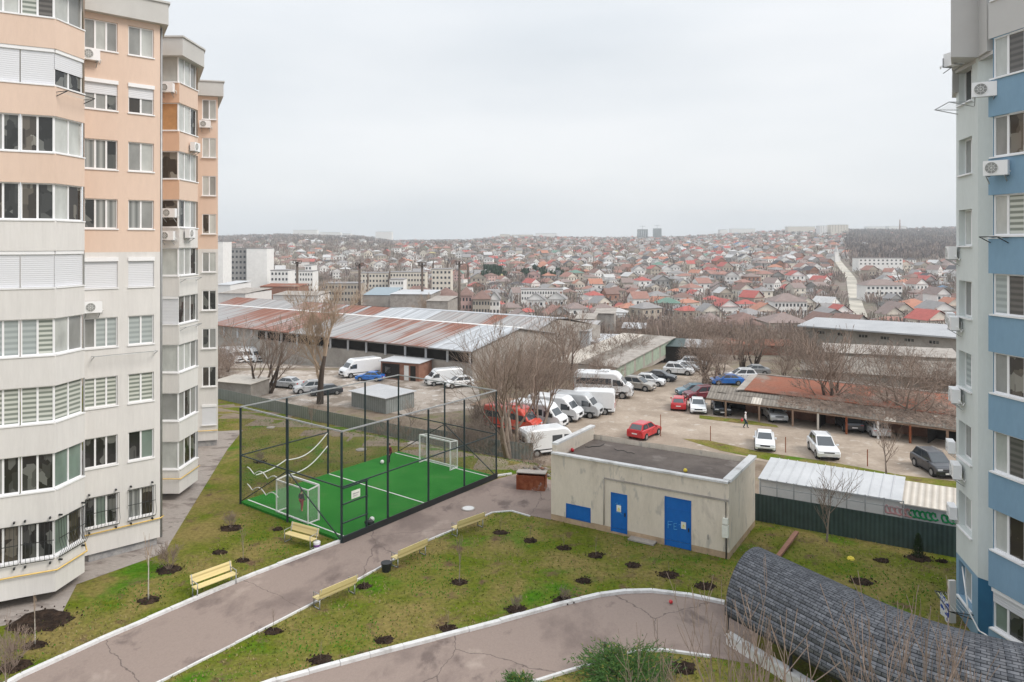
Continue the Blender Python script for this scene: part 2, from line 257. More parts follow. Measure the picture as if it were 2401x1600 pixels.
# ---------------------------------------------------------------- mesh building
class MB:
    def __init__(s): s.v = []; s.f = []; s.m = []; s.uv = []; s.sm = []
    def add(s, vs, fs, m=0, uvs=None, sm=False):
        o = len(s.v); s.v += [tuple(p) for p in vs]
        for i, f in enumerate(fs):
            s.f.append([o+k for k in f]); s.m.append(m); s.uv.append(uvs[i] if uvs else None); s.sm.append(sm)
    def quad(s, a, b, c, d, m=0, uv=None): s.add([a, b, c, d], [(0, 1, 2, 3)], m, [uv] if uv else None)
    def box(s, x0, x1, y0, y1, z0, z1, m=0):
        s.add([(x0, y0, z0), (x1, y0, z0), (x1, y1, z0), (x0, y1, z0), (x0, y0, z1), (x1, y0, z1), (x1, y1, z1), (x0, y1, z1)],
              [(3, 2, 1, 0), (4, 5, 6, 7), (0, 1, 5, 4), (1, 2, 6, 5), (2, 3, 7, 6), (3, 0, 4, 7)], m)
    def bar(s, a, b, wd, ht, m=0, up=(0, 0, 1)):
        a = Vector(a); b = Vector(b); d = (b-a)
        if d.length < 1e-6: return
        d.normalize(); u = Vector(up)
        if abs(d.dot(u)) > .98: u = Vector((0, 1, 0))
        sx = d.cross(u).normalized(); uz = sx.cross(d).normalized(); p = sx*wd/2; q = uz*ht/2
        vs = [e+i*p+j*q for e in (a, b) for i, j in ((-1, -1), (1, -1), (1, 1), (-1, 1))]
        s.add(vs, [(0, 1, 2, 3), (7, 6, 5, 4), (0, 4, 5, 1), (1, 5, 6, 2), (2, 6, 7, 3), (3, 7, 4, 0)], m)
    def tube(s, pts, rad, n=6, m=0, cap=True):
        pts = [Vector(p) for p in pts]; k = len(pts); rr = rad if isinstance(rad, (list, tuple)) else [rad]*k
        vs = []; d0 = (pts[1]-pts[0]).normalized(); u = Vector((0, 0, 1)) if abs(d0.z) < .9 else Vector((1, 0, 0)); sx = d0.cross(u).normalized()
        for i in range(k):
            d = (pts[min(i+1, k-1)]-pts[max(i-1, 0)])
            d = d.normalized() if d.length > 1e-9 else d0
            sx = (sx-d*sx.dot(d)); sx = sx.normalized() if sx.length > 1e-6 else d.orthogonal().normalized(); sy = d.cross(sx)
            for j in range(n):
                a = 2*math.pi*j/n; vs.append(pts[i]+(sx*math.cos(a)+sy*math.sin(a))*rr[i])
        fs = [(i*n+j, i*n+(j+1) % n, (i+1)*n+(j+1) % n, (i+1)*n+j) for i in range(k-1) for j in range(n)]
        if cap: fs += [tuple(range(n))[::-1], tuple((k-1)*n+j for j in range(n))]
        s.add(vs, fs, m, sm=n > 5)
    def cyl(s, c, r, z0, z1, n=16, m=0, r2=None):
        r2 = r if r2 is None else r2
        vs = [(c[0]+r*math.cos(2*math.pi*j/n), c[1]+r*math.sin(2*math.pi*j/n), z0) for j in range(n)]+[(c[0]+r2*math.cos(2*math.pi*j/n), c[1]+r2*math.sin(2*math.pi*j/n), z1) for j in range(n)]
        s.add(vs, [(j, (j+1) % n, n+(j+1) % n, n+j) for j in range(n)]+[tuple(range(n))[::-1], tuple(range(n, 2*n))], m)
    def prism(s, poly, z0, z1, m=0, mtop=None, mbot=None):
        n = len(poly); A = sum(poly[i][0]*poly[(i+1) % n][1]-poly[(i+1) % n][0]*poly[i][1] for i in range(n))
        if A < 0: poly = poly[::-1]
        vs = [(p[0], p[1], z0) for p in poly]+[(p[0], p[1], z1) for p in poly]
        s.add(vs, [(j, (j+1) % n, n+(j+1) % n, n+j) for j in range(n)], m)
        s.add(vs[n:], [tuple(range(n))], m if mtop is None else mtop); s.add(vs[:n], [tuple(range(n))[::-1]], m)
    def sphere(s, c, r, n=10, m=0, sq=(1, 1, 1)):
        vs = []; fs = []
        for i in range(n//2+1):
            t = math.pi*i/(n//2)
            for j in range(n): a = 2*math.pi*j/n; vs.append((c[0]+r*sq[0]*math.sin(t)*math.cos(a), c[1]+r*sq[1]*math.sin(t)*math.sin(a), c[2]+r*sq[2]*math.cos(t)))
        for i in range(n//2):
            for j in range(n): fs.append((i*n+j, (i+1)*n+j, (i+1)*n+(j+1) % n, i*n+(j+1) % n))
        s.add(vs, fs, m, sm=True)
    def mesh(s, name, mats):
        me = bpy.data.meshes.new(name); me.from_pydata(s.v, [], s.f)
        for x in (mats if isinstance(mats, (list, tuple)) else [mats]): me.materials.append(M[x] if isinstance(x, str) else x)
        me.polygons.foreach_set('material_index', s.m); me.polygons.foreach_set('use_smooth', s.sm)
        if any(u is not None for u in s.uv):
            ul = me.uv_layers.new(name='UVMap'); k = 0
            for f, u in zip(s.f, s.uv):
                for i in range(len(f)):
                    if u: ul.data[k].uv = u[i]
                    k += 1
        me.update(); return me
    def build(s, name, mats, parent=None, loc=None):
        o = bpy.data.objects.new(name, s.mesh(name, mats)); col.objects.link(o)
        if parent: o.parent = parent
        if loc is not None: o.location = loc
        return o
def tag(o, label=None, cat=None, group=None, kind=None):
    if label: o['label'] = label
    if cat: o['category'] = cat
    if group: o['group'] = group
    if kind: o['kind'] = kind
    return o
def empty(name, loc=(0, 0, 0), rz=0, label=None, cat=None, group=None):
    o = bpy.data.objects.new(name, None); col.objects.link(o); o.location = loc; o.rotation_euler = (0, 0, rz); o.empty_display_size = .1
    return tag(o, label, cat, group)
KIDS = {}
def kids(o):
    if o.name not in KIDS: KIDS[o.name] = list(o.children)
    return KIDS[o.name]
def dup(o, loc=None, rz=None, label=None, group=None, parent=None, scale=None):
    c = o.copy(); col.objects.link(c)
    if parent is not None: c.parent = parent
    if loc is not None: c.location = loc
    if rz is not None: c.rotation_euler = (0, 0, rz)
    if scale is not None: c.scale = (scale,)*3 if not isinstance(scale, tuple) else scale
    if label: c['label'] = label
    if group: c['group'] = group
    for ch in kids(o): dup(ch, parent=c)
    return c
class Proto:
    """first use moves the thing itself, later uses copy it with its parts"""
    def __init__(s, o): s.o = o; s.used = False
    def place(s, loc, rz=0, label=None, group=None, scale=None, cat=None):
        if not s.used:
            s.used = True; o = s.o; kids(o); [kids(c) for c in kids(o)]
            o.location = loc; o.rotation_euler = (0, 0, rz)
            if scale is not None: o.scale = (scale,)*3 if not isinstance(scale, tuple) else scale
            if label: o['label'] = label
            if group: o['group'] = group
        else:
            base_rz = rz; o = dup(s.o, loc, rz, label, None, scale=scale if scale is not None else (1.0, 1.0, 1.0))
            if group: o['group'] = group
            elif 'group' in o.keys(): del o['group']
        if cat: o['category'] = cat
        return o
# ================================================================ THE GROUND
def struct(o): return tag(o, kind='structure')
def ground():
    mb = MB(); xs = []; ys = []
    x = -1
    ys = [-60, -30, 0, 12]+[14+2*i for i in range(33)]+[82+4*i for i in range(20)]+[165+12*i for i in range(30)]+[530+35*i for i in range(60)]+[2640, 2740, 2850]
    us = [i/70-1.05 for i in range(0, 148)]
    # fan-shaped grid: columns run with direction, rows with distance
    nx = len(us)
    for D in ys:
        for u in us:
            X = u*(max(D, 60)*1.15+40)
            mb.v.append((X, D, zt(X, max(D, 1))))
    fs = [(r*nx+c, r*nx+c+1, (r+1)*nx+c+1, (r+1)*nx+c) for r in range(len(ys)-1) for c in range(nx-1)]
    vs = mb.v; mb.v = []; mb.add(vs, fs, sm=True)
    m, b = base('ground_mix', .95, .15); v = coords(m, 'P')
    # near soil; beyond 150 m brown-grey hillside of plots and scrub
    g = N(m, 'ShaderNodeNewGeometry'); sx = N(m, 'ShaderNodeSeparateXYZ'); L(m, g.outputs['Position'], sx.inputs[0])
    def nr(s, stops, st=(1, 1, 1), det=6):
        mpn = N(m, 'ShaderNodeMapping'); mpn.inputs['Scale'].default_value = st; L(m, v, mpn.inputs[0])
        n = N(m, 'ShaderNodeTexNoise', Scale=s, Detail=det, Roughness=.65); L(m, mpn.outputs[0], n.inputs['Vector'])
        r = N(m, 'ShaderNodeValToRGB'); e = r.color_ramp.elements
        while len(e) < len(stops): e.new(.5)
        for i, (p, c) in enumerate(stops): e[i].position = p; e[i].color = c4(c)
        L(m, n.outputs['Fac'], r.inputs[0]); return r.outputs[0]
    near = nr(.4, [(.3, (.14, .105, .075)), (.5, (.25, .20, .155)), (.66, (.16, .155, .07)), (.8, (.33, .27, .22))])
    far = nr(.03, [(.3, (.15, .12, .105)), (.45, (.23, .19, .165)), (.56, (.17, .155, .12)), (.72, (.32, .28, .24))], det=9)
    r = N(m, 'ShaderNodeMapRange'); r.inputs[1].default_value = 100; r.inputs[2].default_value = 160; L(m, sx.outputs[1], r.inputs[0])
    mx = N(m, 'ShaderNodeMixRGB'); L(m, r.outputs[0], mx.inputs[0]); L(m, near, mx.inputs[1]); L(m, far, mx.inputs[2]); L(m, mx.outputs[0], b.inputs['Base Color'])
    M['ground_mix'] = m
    struct(mb.build('ground', 'ground_mix'))
ground()
def clip_line(a, b, step=2.5):
    n = max(1, int((b-a).length/step)); return [a.lerp(b, i/n) for i in range(n)]
def sheet(name, poly, mat, dz, kind='structure', grid=None):
    """a draped sheet: polygon of points, gridded so that it follows the terrain"""
    bm = bmesh.new(); P = []
    for a, b in zip(poly, poly[1:]+poly[:1]): P += clip_line(Vector(a), Vector(b))
    f = bm.faces.new([bm.verts.new((p.x, p.y, 0)) for p in P])
    x0 = min(p.x for p in P); x1 = max(p.x for p in P); y0 = min(p.y for p in P); y1 = max(p.y for p in P); g = grid or 3
    k = math.ceil(x0/g)
    while k*g < x1: bmesh.ops.bisect_plane(bm, geom=bm.verts[:]+bm.edges[:]+bm.faces[:], plane_co=(k*g, 0, 0), plane_no=(1, 0, 0)); k += 1
    k = math.ceil(y0/g)
    while k*g < y1: bmesh.ops.bisect_plane(bm, geom=bm.verts[:]+bm.edges[:]+bm.faces[:], plane_co=(0, k*g, 0), plane_no=(0, 1, 0)); k += 1
    bmesh.ops.triangulate(bm, faces=bm.faces[:])
    for v_ in bm.verts: v_.co.z = zt(v_.co.x, v_.co.y)+dz
    bmesh.ops.recalc_face_normals(bm, faces=bm.faces[:])
    if sum(q.normal.z for q in bm.faces) < 0: bmesh.ops.reverse_faces(bm, faces=bm.faces[:])
    me = bpy.data.meshes.new(name); bm.to_mesh(me); bm.free(); me.materials.append(M[mat])
    o = bpy.data.objects.new(name, me); col.objects.link(o); return tag(o, kind=kind)
def G(*pts): return [gp(x, y) for x, y in pts]
# lawn of the courtyard up to both fences
FL = [Vector((-48, 82.4)), gp(510, 936), gp(745, 990), gp(945, 1031), gp(1187, 1075), gp(1250, 1080)]
FL = [Vector((p.x, p.y, 0)) for p in FL]
FR = [Vector((13.9, 41.9, 0)), Vector((22.6, 36.86, 0)), Vector((34, 30.3, 0))]
lawn = [(-48, 82.4), (-60, 10), (40, 10), (40, 26)]+[(p.x, p.y) for p in FR[::-1]]+[(5.6, 47.3)]+[(p.x, p.y) for p in FL[:0:-1]]
sheet('lawn', [Vector((x, y, 0)) for x, y in lawn], 'grass', .02)
# asphalt paths
p1 = G((801, 1275), (1163, 1126), (1215, 1112), (1297, 1128), (1300, 1222), (1240, 1211), (1199, 1199), (1155, 1202), (1082, 1235), (1000, 1270), (837, 1362), (653, 1459), (377, 1600), (60, 1770), (-300, 2000), (-520, 1900), (51, 1592), (230, 1510), (500, 1392), (600, 1351), (700, 1313))
sheet('asphalt_path', p1, 'asphalt', .035)
up2 = G((-50, 1900), (250, 1750), (440, 1675), (648, 1602), (867, 1543), (1020, 1502), (1173, 1463), (1316, 1422), (1408, 1400), (1469, 1392), (1530, 1390), (1612, 1400), (1699, 1418), (1790, 1450))
lo2 = G((1760, 1560), (1669, 1545), (1557, 1529), (1500, 1530), (1450, 1542), (1354, 1571), (1257, 1602), (1000, 1700), (500, 1990))
sheet('asphalt_driveway', up2+lo2, 'asphalt', .035)
sheet('paving', [Vector(p) for p in ((-27, 27.5, 0), (-19.4, 31.2, 0), *[tuple(gp(*q)) for q in ((180, 1372), (384, 1299), (533, 1056))], (-23, 62, 0), (-34, 60, 0))], 'paving', .03)
lot = G((1252, 1078), (1290, 985), (1400, 930), (1520, 905), (1600, 862), (1640, 853), (1700, 853), (1730, 880), (1700, 930), (2300, 1010), (2420, 1060), (2420, 1200), (2260, 1175), (1950, 1116), (1790, 1083), (1560, 1045), (1420, 1062), (1300, 1090))
sheet('parking_lot', lot, 'dirt', .02, grid=4)
yard = G((470, 915), (640, 950), (800, 955), (960, 975), (1130, 960), (1120, 900), (1000, 882), (860, 862), (640, 830), (470, 822))
sheet('storage_yard', yard, 'yard', .02, grid=4)
for a in (((1600, 1030), (1660, 1034), (1780, 1060), (1950, 1085), (2110, 1115), (2250, 1132), (2250, 1148), (2080, 1130), (1900, 1100), (1790, 1078), (1690, 1058)), ((1640, 975), (1740, 985), (1820, 998), (1826, 1004), (1740, 995), (1640, 982)), ((1500, 905), (1560, 893), (1590, 880), (1540, 908))):
    sheet('grass_strip', G(*a), 'grass', .035)
def kerb(name, pts, wd, ht, mat='kerb', side=0):
    """a kerb of separate stones along a line on the ground"""
    mb = MB(); P = []
    for a, b in zip(pts, pts[1:]):
        n = max(1, int((b-a).length/1.0)); P += [a.lerp(b, i/n) for i in range(n)]
    P.append(pts[-1]); rnd = random.Random(5)
    for a, b in zip(P, P[1:]):
        d = (b-a).normalized(); a2 = a+d*.008; b2 = b-d*.008; h = ht+rnd.uniform(-.012, .012)
        c = Vector((-d.y, d.x, 0))*rnd.uniform(-.012, .012)
        A = a2+c+Vector((0, 0, h/2)); B = b2+c+Vector((0, 0, h/2)); mb.bar(A, B, wd, h)
    return struct(mb.build(name, mat))
kerb('kerb', G((-420, 1860), (51, 1590), (230, 1508), (500, 1390), (600, 1349), (700, 1311), (797, 1274)), .21, .15)
kerb('kerb', G((-100, 1850), (377, 1602), (653, 1461), (837, 1364), (1000, 1272), (1082, 1237), (1155, 1204), (1199, 1201), (1243, 1213)), .09, .09)
kerb('kerb', up2[:-1], .22, .16)
kerb('kerb', lo2[1:-1], .12, .10)
kerb('kerb', G((1150, 1128), (1168, 1118), (1200, 1114)), .14, .12)

# ================================================================ WINDOWS AND WALLS
def ulen(a, b): return (Vector(b)-Vector(a)).length
def hit(a, b, px):
    """distance along wall a->b where the sight line of picture column px meets it"""
    k = (px-CX)/F; den = (b[0]-a[0])-k*(b[1]-a[1]); t = (k*a[1]-a[0])/den; return t*ulen(a, b)
def wall_pts(a, b):
    a = Vector((a[0], a[1], 0)); b = Vector((b[0], b[1], 0)); d = (b-a).normalized(); n = Vector((d.y, -d.x, 0))   # outward for a left-to-right wall seen from the front
    return a, d, n
def facet(mb, a, b, z0, z1, ops=(), split=(), mats=(0,), rec=.14, mrev=0):
    """one straight wall with real openings; split heights switch the material"""
    A, d, n = wall_pts(a, b); Lw = ulen(a, b)
    ops = [(o[0], o[1], max(o[2], z0), min(o[3], z1)) for o in ops]
    us = sorted({0, Lw, *[o[0] for o in ops], *[o[1] for o in ops]}); zs = sorted({z0, z1, *[o[2] for o in ops], *[o[3] for o in ops], *[s for s in split if z0 < s < z1]})
    P = lambda u, z, k=0: A+d*u-n*k+Vector((0, 0, z))
    for u0, u1 in zip(us, us[1:]):
        for a0, a1 in zip(zs, zs[1:]):
            cu, cz = (u0+u1)/2, (a0+a1)/2
            if any(o[0] < cu < o[1] and o[2] < cz < o[3] for o in ops): continue
            mi = mats[sum(cz > s for s in split)]
            mb.quad(P(u0, a0), P(u1, a0), P(u1, a1), P(u0, a1), mi)
    for o in ops:
        u0, u1, a0, a1 = o[:4]; mi = mats[sum((a0+a1)/2 > s for s in split)]
        mb.quad(P(u0, a0), P(u0, a1), P(u0, a1, rec), P(u0, a0, rec), mi); mb.quad(P(u1, a0), P(u1, a0, rec), P(u1, a1, rec), P(u1, a1), mi)
        mb.quad(P(u0, a0), P(u0, a0, rec), P(u1, a0, rec), P(u1, a0), mi); mb.quad(P(u0, a1), P(u1, a1), P(u1, a1, rec), P(u0, a1, rec), mi)
def window(parent, a, b, u0, u1, z0, z1, panes, rec=.1, fr=.06, sill=.12, split=None, shut=0, label=None):
    """frame with sill (the window), each kind of glass or blind a pane under it"""
    A, d, n = wall_pts(a, b); W = u1-u0; k = len(panes); P = lambda u, z, q=0: A+d*u-n*q+Vector((0, 0, z))
    split = split or [i/k for i in range(k+1)]; mb = MB()
    def bx(ua, ub, za, zb, q0, q1, m=0, t=mb):
        vs = [P(ua, za, q1), P(ub, za, q1), P(ub, za, q0), P(ua, za, q0), P(ua, zb, q1), P(ub, zb, q1), P(ub, zb, q0), P(ua, zb, q0)]
        t.add(vs, [(0, 1, 2, 3), (7, 6, 5, 4), (4, 5, 1, 0), (5, 6, 2, 1), (6, 7, 3, 2), (7, 4, 0, 3)], m)
    q0, q1 = rec+.07, rec
    full = shut >= .99
    if not full:
        bx(u0, u1, z0, z0+fr, q0, q1); bx(u0, u1, z1-fr, z1, q0, q1)
        for i, s in enumerate(split):
            c = u0+W*s; w_ = fr if 0 < i < k else fr
            ca, cb = (c, c+w_) if i == 0 else ((c-w_, c) if i == k else (c-w_*.75, c+w_*.75)); bx(ca, cb, z0+fr, z1-fr, q0, q1)
    bx(u0-.04, u1+.04, z0-.06, z0-.002, rec, -sill)
    if shut: bx(u0-.02, u1+.02, z1-.16, z1+.03, rec, -.07)
    o = mb.build('window', 'pvc', parent)
    if label: o['label'] = label
    if not full:
        for i, mt in enumerate(panes):
            p = MB(); ua = u0+W*split[i]+fr*.7; ub = u0+W*split[i+1]-fr*.7; p.quad(P(ua, z0+fr*.9, q1+.035), P(ub, z0+fr*.9, q1+.035), P(ub, z1-fr*.9, q1+.035), P(ua, z1-fr*.9, q1+.035)); p.build('pane', mt, o)
    if shut:
        p = MB(); zz = z1-.16-(z1-.16-z0)*min(shut, 1); bx(u0, u1, zz+.01, z1-.16, rec-.01, rec-.035, 0, p); p.build('roller_shutter', 'shutter', o)
    return o
def offset_chain(pts, d):
    out = []
    for i, p in enumerate(pts):
        ns = []
        for a, b in ((pts[max(i-1, 0)], p), (p, pts[min(i+1, len(pts)-1)])):
            if ulen(a, b) > 1e-6: ns.append(wall_pts(a, b)[2])
        n = (ns[0]+ns[-1]); n.normalize(); c = max(.45, n.dot(ns[0])); out.append((p[0]+n.x*d/c, p[1]+n.y*d/c))
    return out
def band(mb, pts, d_out, z0, z1, m=0, d_in=0):
    """a course running along a chain of wall points"""
    o = offset_chain(pts, d_out); i_ = offset_chain(pts, -.3 if d_in == 0 else d_in)
    for k in range(len(pts)-1):
        a, b, c, d = i_[k], i_[k+1], o[k+1], o[k]
        vs = [(p[0], p[1], z) for z in (z0, z1) for p in (a, b, c, d)]
        mb.add(vs, [(0, 1, 2, 3), (7, 6, 5, 4), (3, 2, 6, 7)]+([(0, 3, 7, 4)] if k == 0 else [])+([(1, 5, 6, 2)] if k == len(pts)-2 else []), m)

# ================================================================ LEFT APARTMENT BUILDING
LB = empty('apartment_building', (-24, 40, 0), 0, 'tall peach and white apartment building with faceted glazed bays at the left edge', 'apartment building')
MV = Vector((24, -40, 0))
class Sub:                       # parts are written in world metres and shifted under their Empty
    pass
def fix(o, root):                # keeps world placement of a part whose mesh is in world coordinates
    o.location = -Vector(root.location); return o
bay = [(-26.5, 28.6), (-22.6, 31.1), (-21.52, 31.7), (-20.33, 32.3), (-20.16, 34.2)]
m0, m1 = (-21.3, 36.0), (-18.64, 38.4)
c0, c1_, c2_ = (-22.6, 44.9), (-20.6, 44.9), (-20.58, 47.5)
d0, d1 = (-25.5, 56.6), (-23.2, 57.2)
ZT = 28.75; FLO = range(9)
shell = MB(); winj = []
SPL = (15.55,)
def row(fl, table): return table[fl]
# --- bay: parapet bands with a glazing strip between them, per storey
zsill = [2.05+3*k for k in FLO]
GL = {8: (['g_light', 'g_light'], ['g_blind', 'g_blind3'], ['g_light', 'g_grey'], 0), 7: (['g_light']*2, ['g_light']*2, ['g_dark', 'g_dark'], 'S'), 6: (['g_grey', 'g_dark'], ['g_brown', 'g_dark'], ['g_light', 'g_light'], 0),
      5: (['g_brown', 'g_dark'], ['g_brown', 'g_dark'], ['g_light', 'g_brown'], 0), 4: (['g_light']*2, ['g_light']*2, ['g_light']*2, 'F'), 3: (['g_blind2', 'g_blind2'], ['g_blind2', 'g_blind'], ['g_light', 'g_grey'], 0),
      2: (['g_blind']*2, ['g_blind']*2, ['g_blind']*2, 0), 1: (['g_grey', 'g_dark'], ['g_dark', 'g_dark'], ['g_green', 'g_green'], 0), 0: (['g_brown', 'g_brown'], ['g_dark', 'g_dark'], ['g_green', 'g_brown'], 0)}
pk = bay[1:]
inner = offset_chain(bay, -.10)
for k in FLO:
    zs = zsill[k]; zlow = .5 if k == 0 else zsill[k-1]+1.62; mt = 1 if k >= 6-1+0 and zs > 17.5 else 0
    for a, b in zip(bay, bay[1:]): facet(shell, a, b, zlow, zs-.06, mats=(mt,))
    # soffit and ledge of the band
    for (a, b), (ia, ib) in zip(zip(bay, bay[1:]), zip(inner, inner[1:])):
        for z in (zlow, zs-.06): shell.quad((a[0], a[1], z), (b[0], b[1], z), (ib[0], ib[1], z), (ia[0], ia[1], z), mt)
    for si, (a, b) in enumerate(zip(inner, inner[1:])):
        fi = max(0, si-1); g = GL[k]; Lw = ulen(a, b); pn = g[fi]
        if si == 0: pn = pn*2
        sh = 0
        if g[3] == 'F': sh = 1
        if g[3] == 'S': sh = 1 if fi < 2 else .5
        winj.append((a, b, .02, Lw-.02, zs, zs+1.62, pn, sh, k))
# underside of the bay and its dark recessed base
bo = [(p[0], p[1]) for p in bay]+[m0, (-27, 35)]
shell.add([(p[0], p[1], .5) for p in bo], [tuple(range(len(bo)))[::-1]], 0)
for a, b in zip(bay[-1:]+[], [m0]): facet(shell, a, b, .5, ZT, mats=(0, 1), split=SPL)
# --- main wall with its two window columns
W3 = (hit(m0, m1, 190), hit(m0, m1, 276)); W2 = (hit(m0, m1, 301), hit(m0, m1, 361))
mg = {8: (['g_grey', 'g_light', 'g_grey'], ['g_grey', 'g_light'], 0), 7: (['g_grey', 'g_grey', 'g_dark'], ['g_brown', 'g_grey'], .42), 6: (['g_curt', 'g_curt', 'g_dark'], ['g_grey', 'g_light'], 0), 5: (['g_dark', 'g_curt', 'g_curt'], ['g_curt', 'g_grey'], 0), 4: ([], [], 1),
      3: (['g_grey', 'g_blind2', 'g_blind2'], ['g_blind2', 'g_blind2'], .001), 2: (['g_blind']*3, ['g_blind']*2, 0), 1: (['g_dark']*3, ['g_dark', 'g_green'], 0), 0: (['g_dark', 'g_green', 'g_dark'], ['g_curt', 'g_brown'], 0)}
ops = []
for k in FLO:
    z = 1.75+3*k
    for (u0, u1), pn in ((W3, mg[k][0]), (W2, mg[k][1])): ops.append((max(u0, .05), u1, z, z+1.5))
facet(shell, m0, m1, .45, ZT-.1, ops, SPL, (0, 1), rec=.16)
for k in FLO:
    z = 1.75+3*k; sh = mg[k][2] if mg[k][2] > .01 else 0
    for (u0, u1), pn in ((W3, mg[k][0] or ['g_light']*3), (W2, mg[k][1] or ['g_light']*2)): winj.append((m0, m1, max(u0, .05), u1, z, z+1.5, pn, sh, -1-k))
facet(shell, m1, (-22.5, 44.95), .45, ZT-.1, (), SPL, (0, 1))
# --- narrow tower with facing and side bays
CG = {8: (['g_light'], ['g_light', 'g_light', 'g_grey'], 0), 7: (['g_orange'], ['g_light', 'g_light', 'g_dark'], 0), 6: (['g_brown'], ['g_light', 'g_light', 'g_light'], 0), 5: (['g_brown'], ['g_dark', 'g_light', 'g_grey'], 0), 4: (['g_light'], ['g_light', 'g_light', 'g_dark'], 0),
      3: (['g_light'], ['g_dark', 'g_grey', 'g_dark'], 0), 2: (['g_light'], ['g_light', 'g_light', 'g_grey'], 0), 1: (['g_grey'], ['g_grey', 'g_dark', 'g_grey'], 0), 0: (['g_light'], ['g_grey', 'g_dark', 'g_dark'], 0)}
cch = [c0, c1_, c2_]; ci = offset_chain(cch, -.08)
for k in FLO:
    zs = 2.0+3*k; zl = .5 if k == 0 else zs-3+1.72
    for j, (a, b) in enumerate(zip(cch, cch[1:])): facet(shell, a, b, zl, zs-.06, mats=((2 if j == 0 else 1) if zs > 17.5 else 0,))
    for j in (0, 1):
        for z in (zl, zs-.06): shell.quad((*cch[j], z), (*cch[j+1], z), (*ci[j+1], z), (*ci[j], z), 1 if zs > 17.5 else 0)
        Lw = ulen(ci[j], ci[j+1]); winj.append((ci[j], ci[j+1], .02, Lw-.02, zs, zs+1.72, CG[k][j], 1 if (k == 3 and j == 0) else 0, 20))
shell.add([(*c0, .5), (*c1_, .5), (*c2_, .5), (-24, 48.5, .5)], [(3, 2, 1, 0)], 0)
facet(shell, c2_, (-25.4, 56.6), .5, ZT-.1, (), SPL, (0, 1))
DG = {8: ['g_grey', 'g_light'], 7: ['g_light', 'g_light'], 6: ['g_light', 'g_grey'], 5: ['g_brown', 'g_light'], 4: ['g_grey', 'g_light'], 3: ['g_dark', 'g_dark'], 2: ['g_dark', 'g_grey'], 1: ['g_brown', 'g_dark'], 0: ['g_light', 'g_light']}
u0, u1 = hit(d0, d1, 474), hit(d0, d1, 507); ops = [(u0, u1, 1.75+3*k, 1.75+3*k+1.55) for k in FLO]
facet(shell, d0, d1, .5, ZT-.1, ops, SPL, (0, 1), rec=.14); facet(shell, d1, (-33, 78), .5, ZT-.1, (), SPL, (0, 1))
for k in FLO: winj.append((d0, d1, u0, u1, 1.75+3*k, 1.75+3*k+1.55, DG[k], 1 if k == 0 else 0, 20))
# roof slab and grey parapets
rf = [(-27, 28.6)]+[m0, m1, (-22.5, 44.95), c1_, c2_, (-25.4, 56.6), d1, (-33, 78), (-45, 70), (-45, 30)]
shell.prism(rf, ZT-.35, ZT-.12, 3)
o = shell.build('wall', ['plaster_w', 'plaster_p', 'plaster_o', 'grey_cap'], LB); fix(o, LB)
for ch, zo in ((bay, 0), ([m0, m1, (m1[0]-1.8, m1[1]+3)], 0), ([c0, c1_, c2_, (-22.9, 52)], 0), ([d0, d1, (-26, 63)], 0)):
    par = MB(); band(par, ch, .38, 27.55, ZT-.1, 0); band(par, ch, .46, ZT-.098, ZT, 1, -.2); fix(par.build('parapet', ['grey_cap', 'grey_cap'], LB), LB)
bs = MB()
for ch in ([(-26.5, 30.4), (-22.9, 33), (-21.5, 34.6), m0], [(m0[0]+.1, m0[1]+.3), (m1[0]-.2, m1[1]+.05), (-22.6, 44.95)], [(-22, 46), (-21.7, 47.9), (-25.4, 56.7)], [(-25.4, 56.75), (-23.35, 57.35), (-33.2, 78)]):
    for a, b in zip(ch, ch[1:]): facet(bs, a, b, -.3, .52)
fix(bs.build('stone_base', 'stone_base', LB), LB)
for (a, b, ua, ub, z0, z1, pn, sh, k) in winj:
    fix(window(LB, a, b, ua, ub, z0, z1, pn, rec=.1 if k < 0 else .03, fr=.055, sill=.06 if k < 0 else .14, shut=sh), LB)
g = MB(); gch = offset_chain([(-26.5, 28.6)]+bay[1:], .12)
g.tube([(x, y, 1.5) for x, y in gch]+[(*offset_chain([m0, m1], .12)[0], 1.4)], .035)
g.tube([(x, y, 1.5) for x, y in offset_chain([m0, m1], .12)]+[(-18.55, 38.6, 1.5)], .035)
g.tube([(x, y, 1.45) for x, y in offset_chain([c0, c1_, c2_], .12)], .035); g.tube([(x, y, 1.3) for x, y in offset_chain([d0, d1], .12)], .035)
fix(g.build('gas_pipe', 'gas', LB), LB)
dp = MB(); dp.tube([(-18.75, 38.75, .3), (-18.75, 38.75, 27.5)], .06); fix(dp.build('drainpipe', 'steel', LB), LB)
def grille(a, b, u0, u1, z0, z1):
    A, d, n = wall_pts(a, b); P = lambda u, z, q: A+d*u+n*q+Vector((0, 0, z)); mb = MB(); k = max(3, int((u1-u0)/.16))
    for i in range(k+1):
        u = lerp(u0, u1, i/k); mb.tube([P(u, z1, .1), P(u, lerp(z0, z1, .45), .13), P(u, lerp(z0, z1, .2), .27), P(u, z0, .12)], .011, 4)
    for z in (z0, z1, lerp(z0, z1, .5)): mb.bar(P(u0, z, .12), P(u1, z, .12), .025, .025)
    for u in (u0+.15, u1-.15):
        for z in (z0-.16, z1+.16): mb.bar(P(u, z, 0), P(u, z, .16), .07, .07)
    fix(mb.build('window_grille', 'black', LB), LB)
for a, b in zip(bay, bay[1:]): grille(a, b, .05, ulen(a, b)-.05, 2.0, 3.68)
grille(m0, m1, max(W3[0], .1), W3[1]+.05, 1.72, 3.3); grille(m0, m1, W2[0]-.05, W2[1]+.05, 1.72, 3.3)

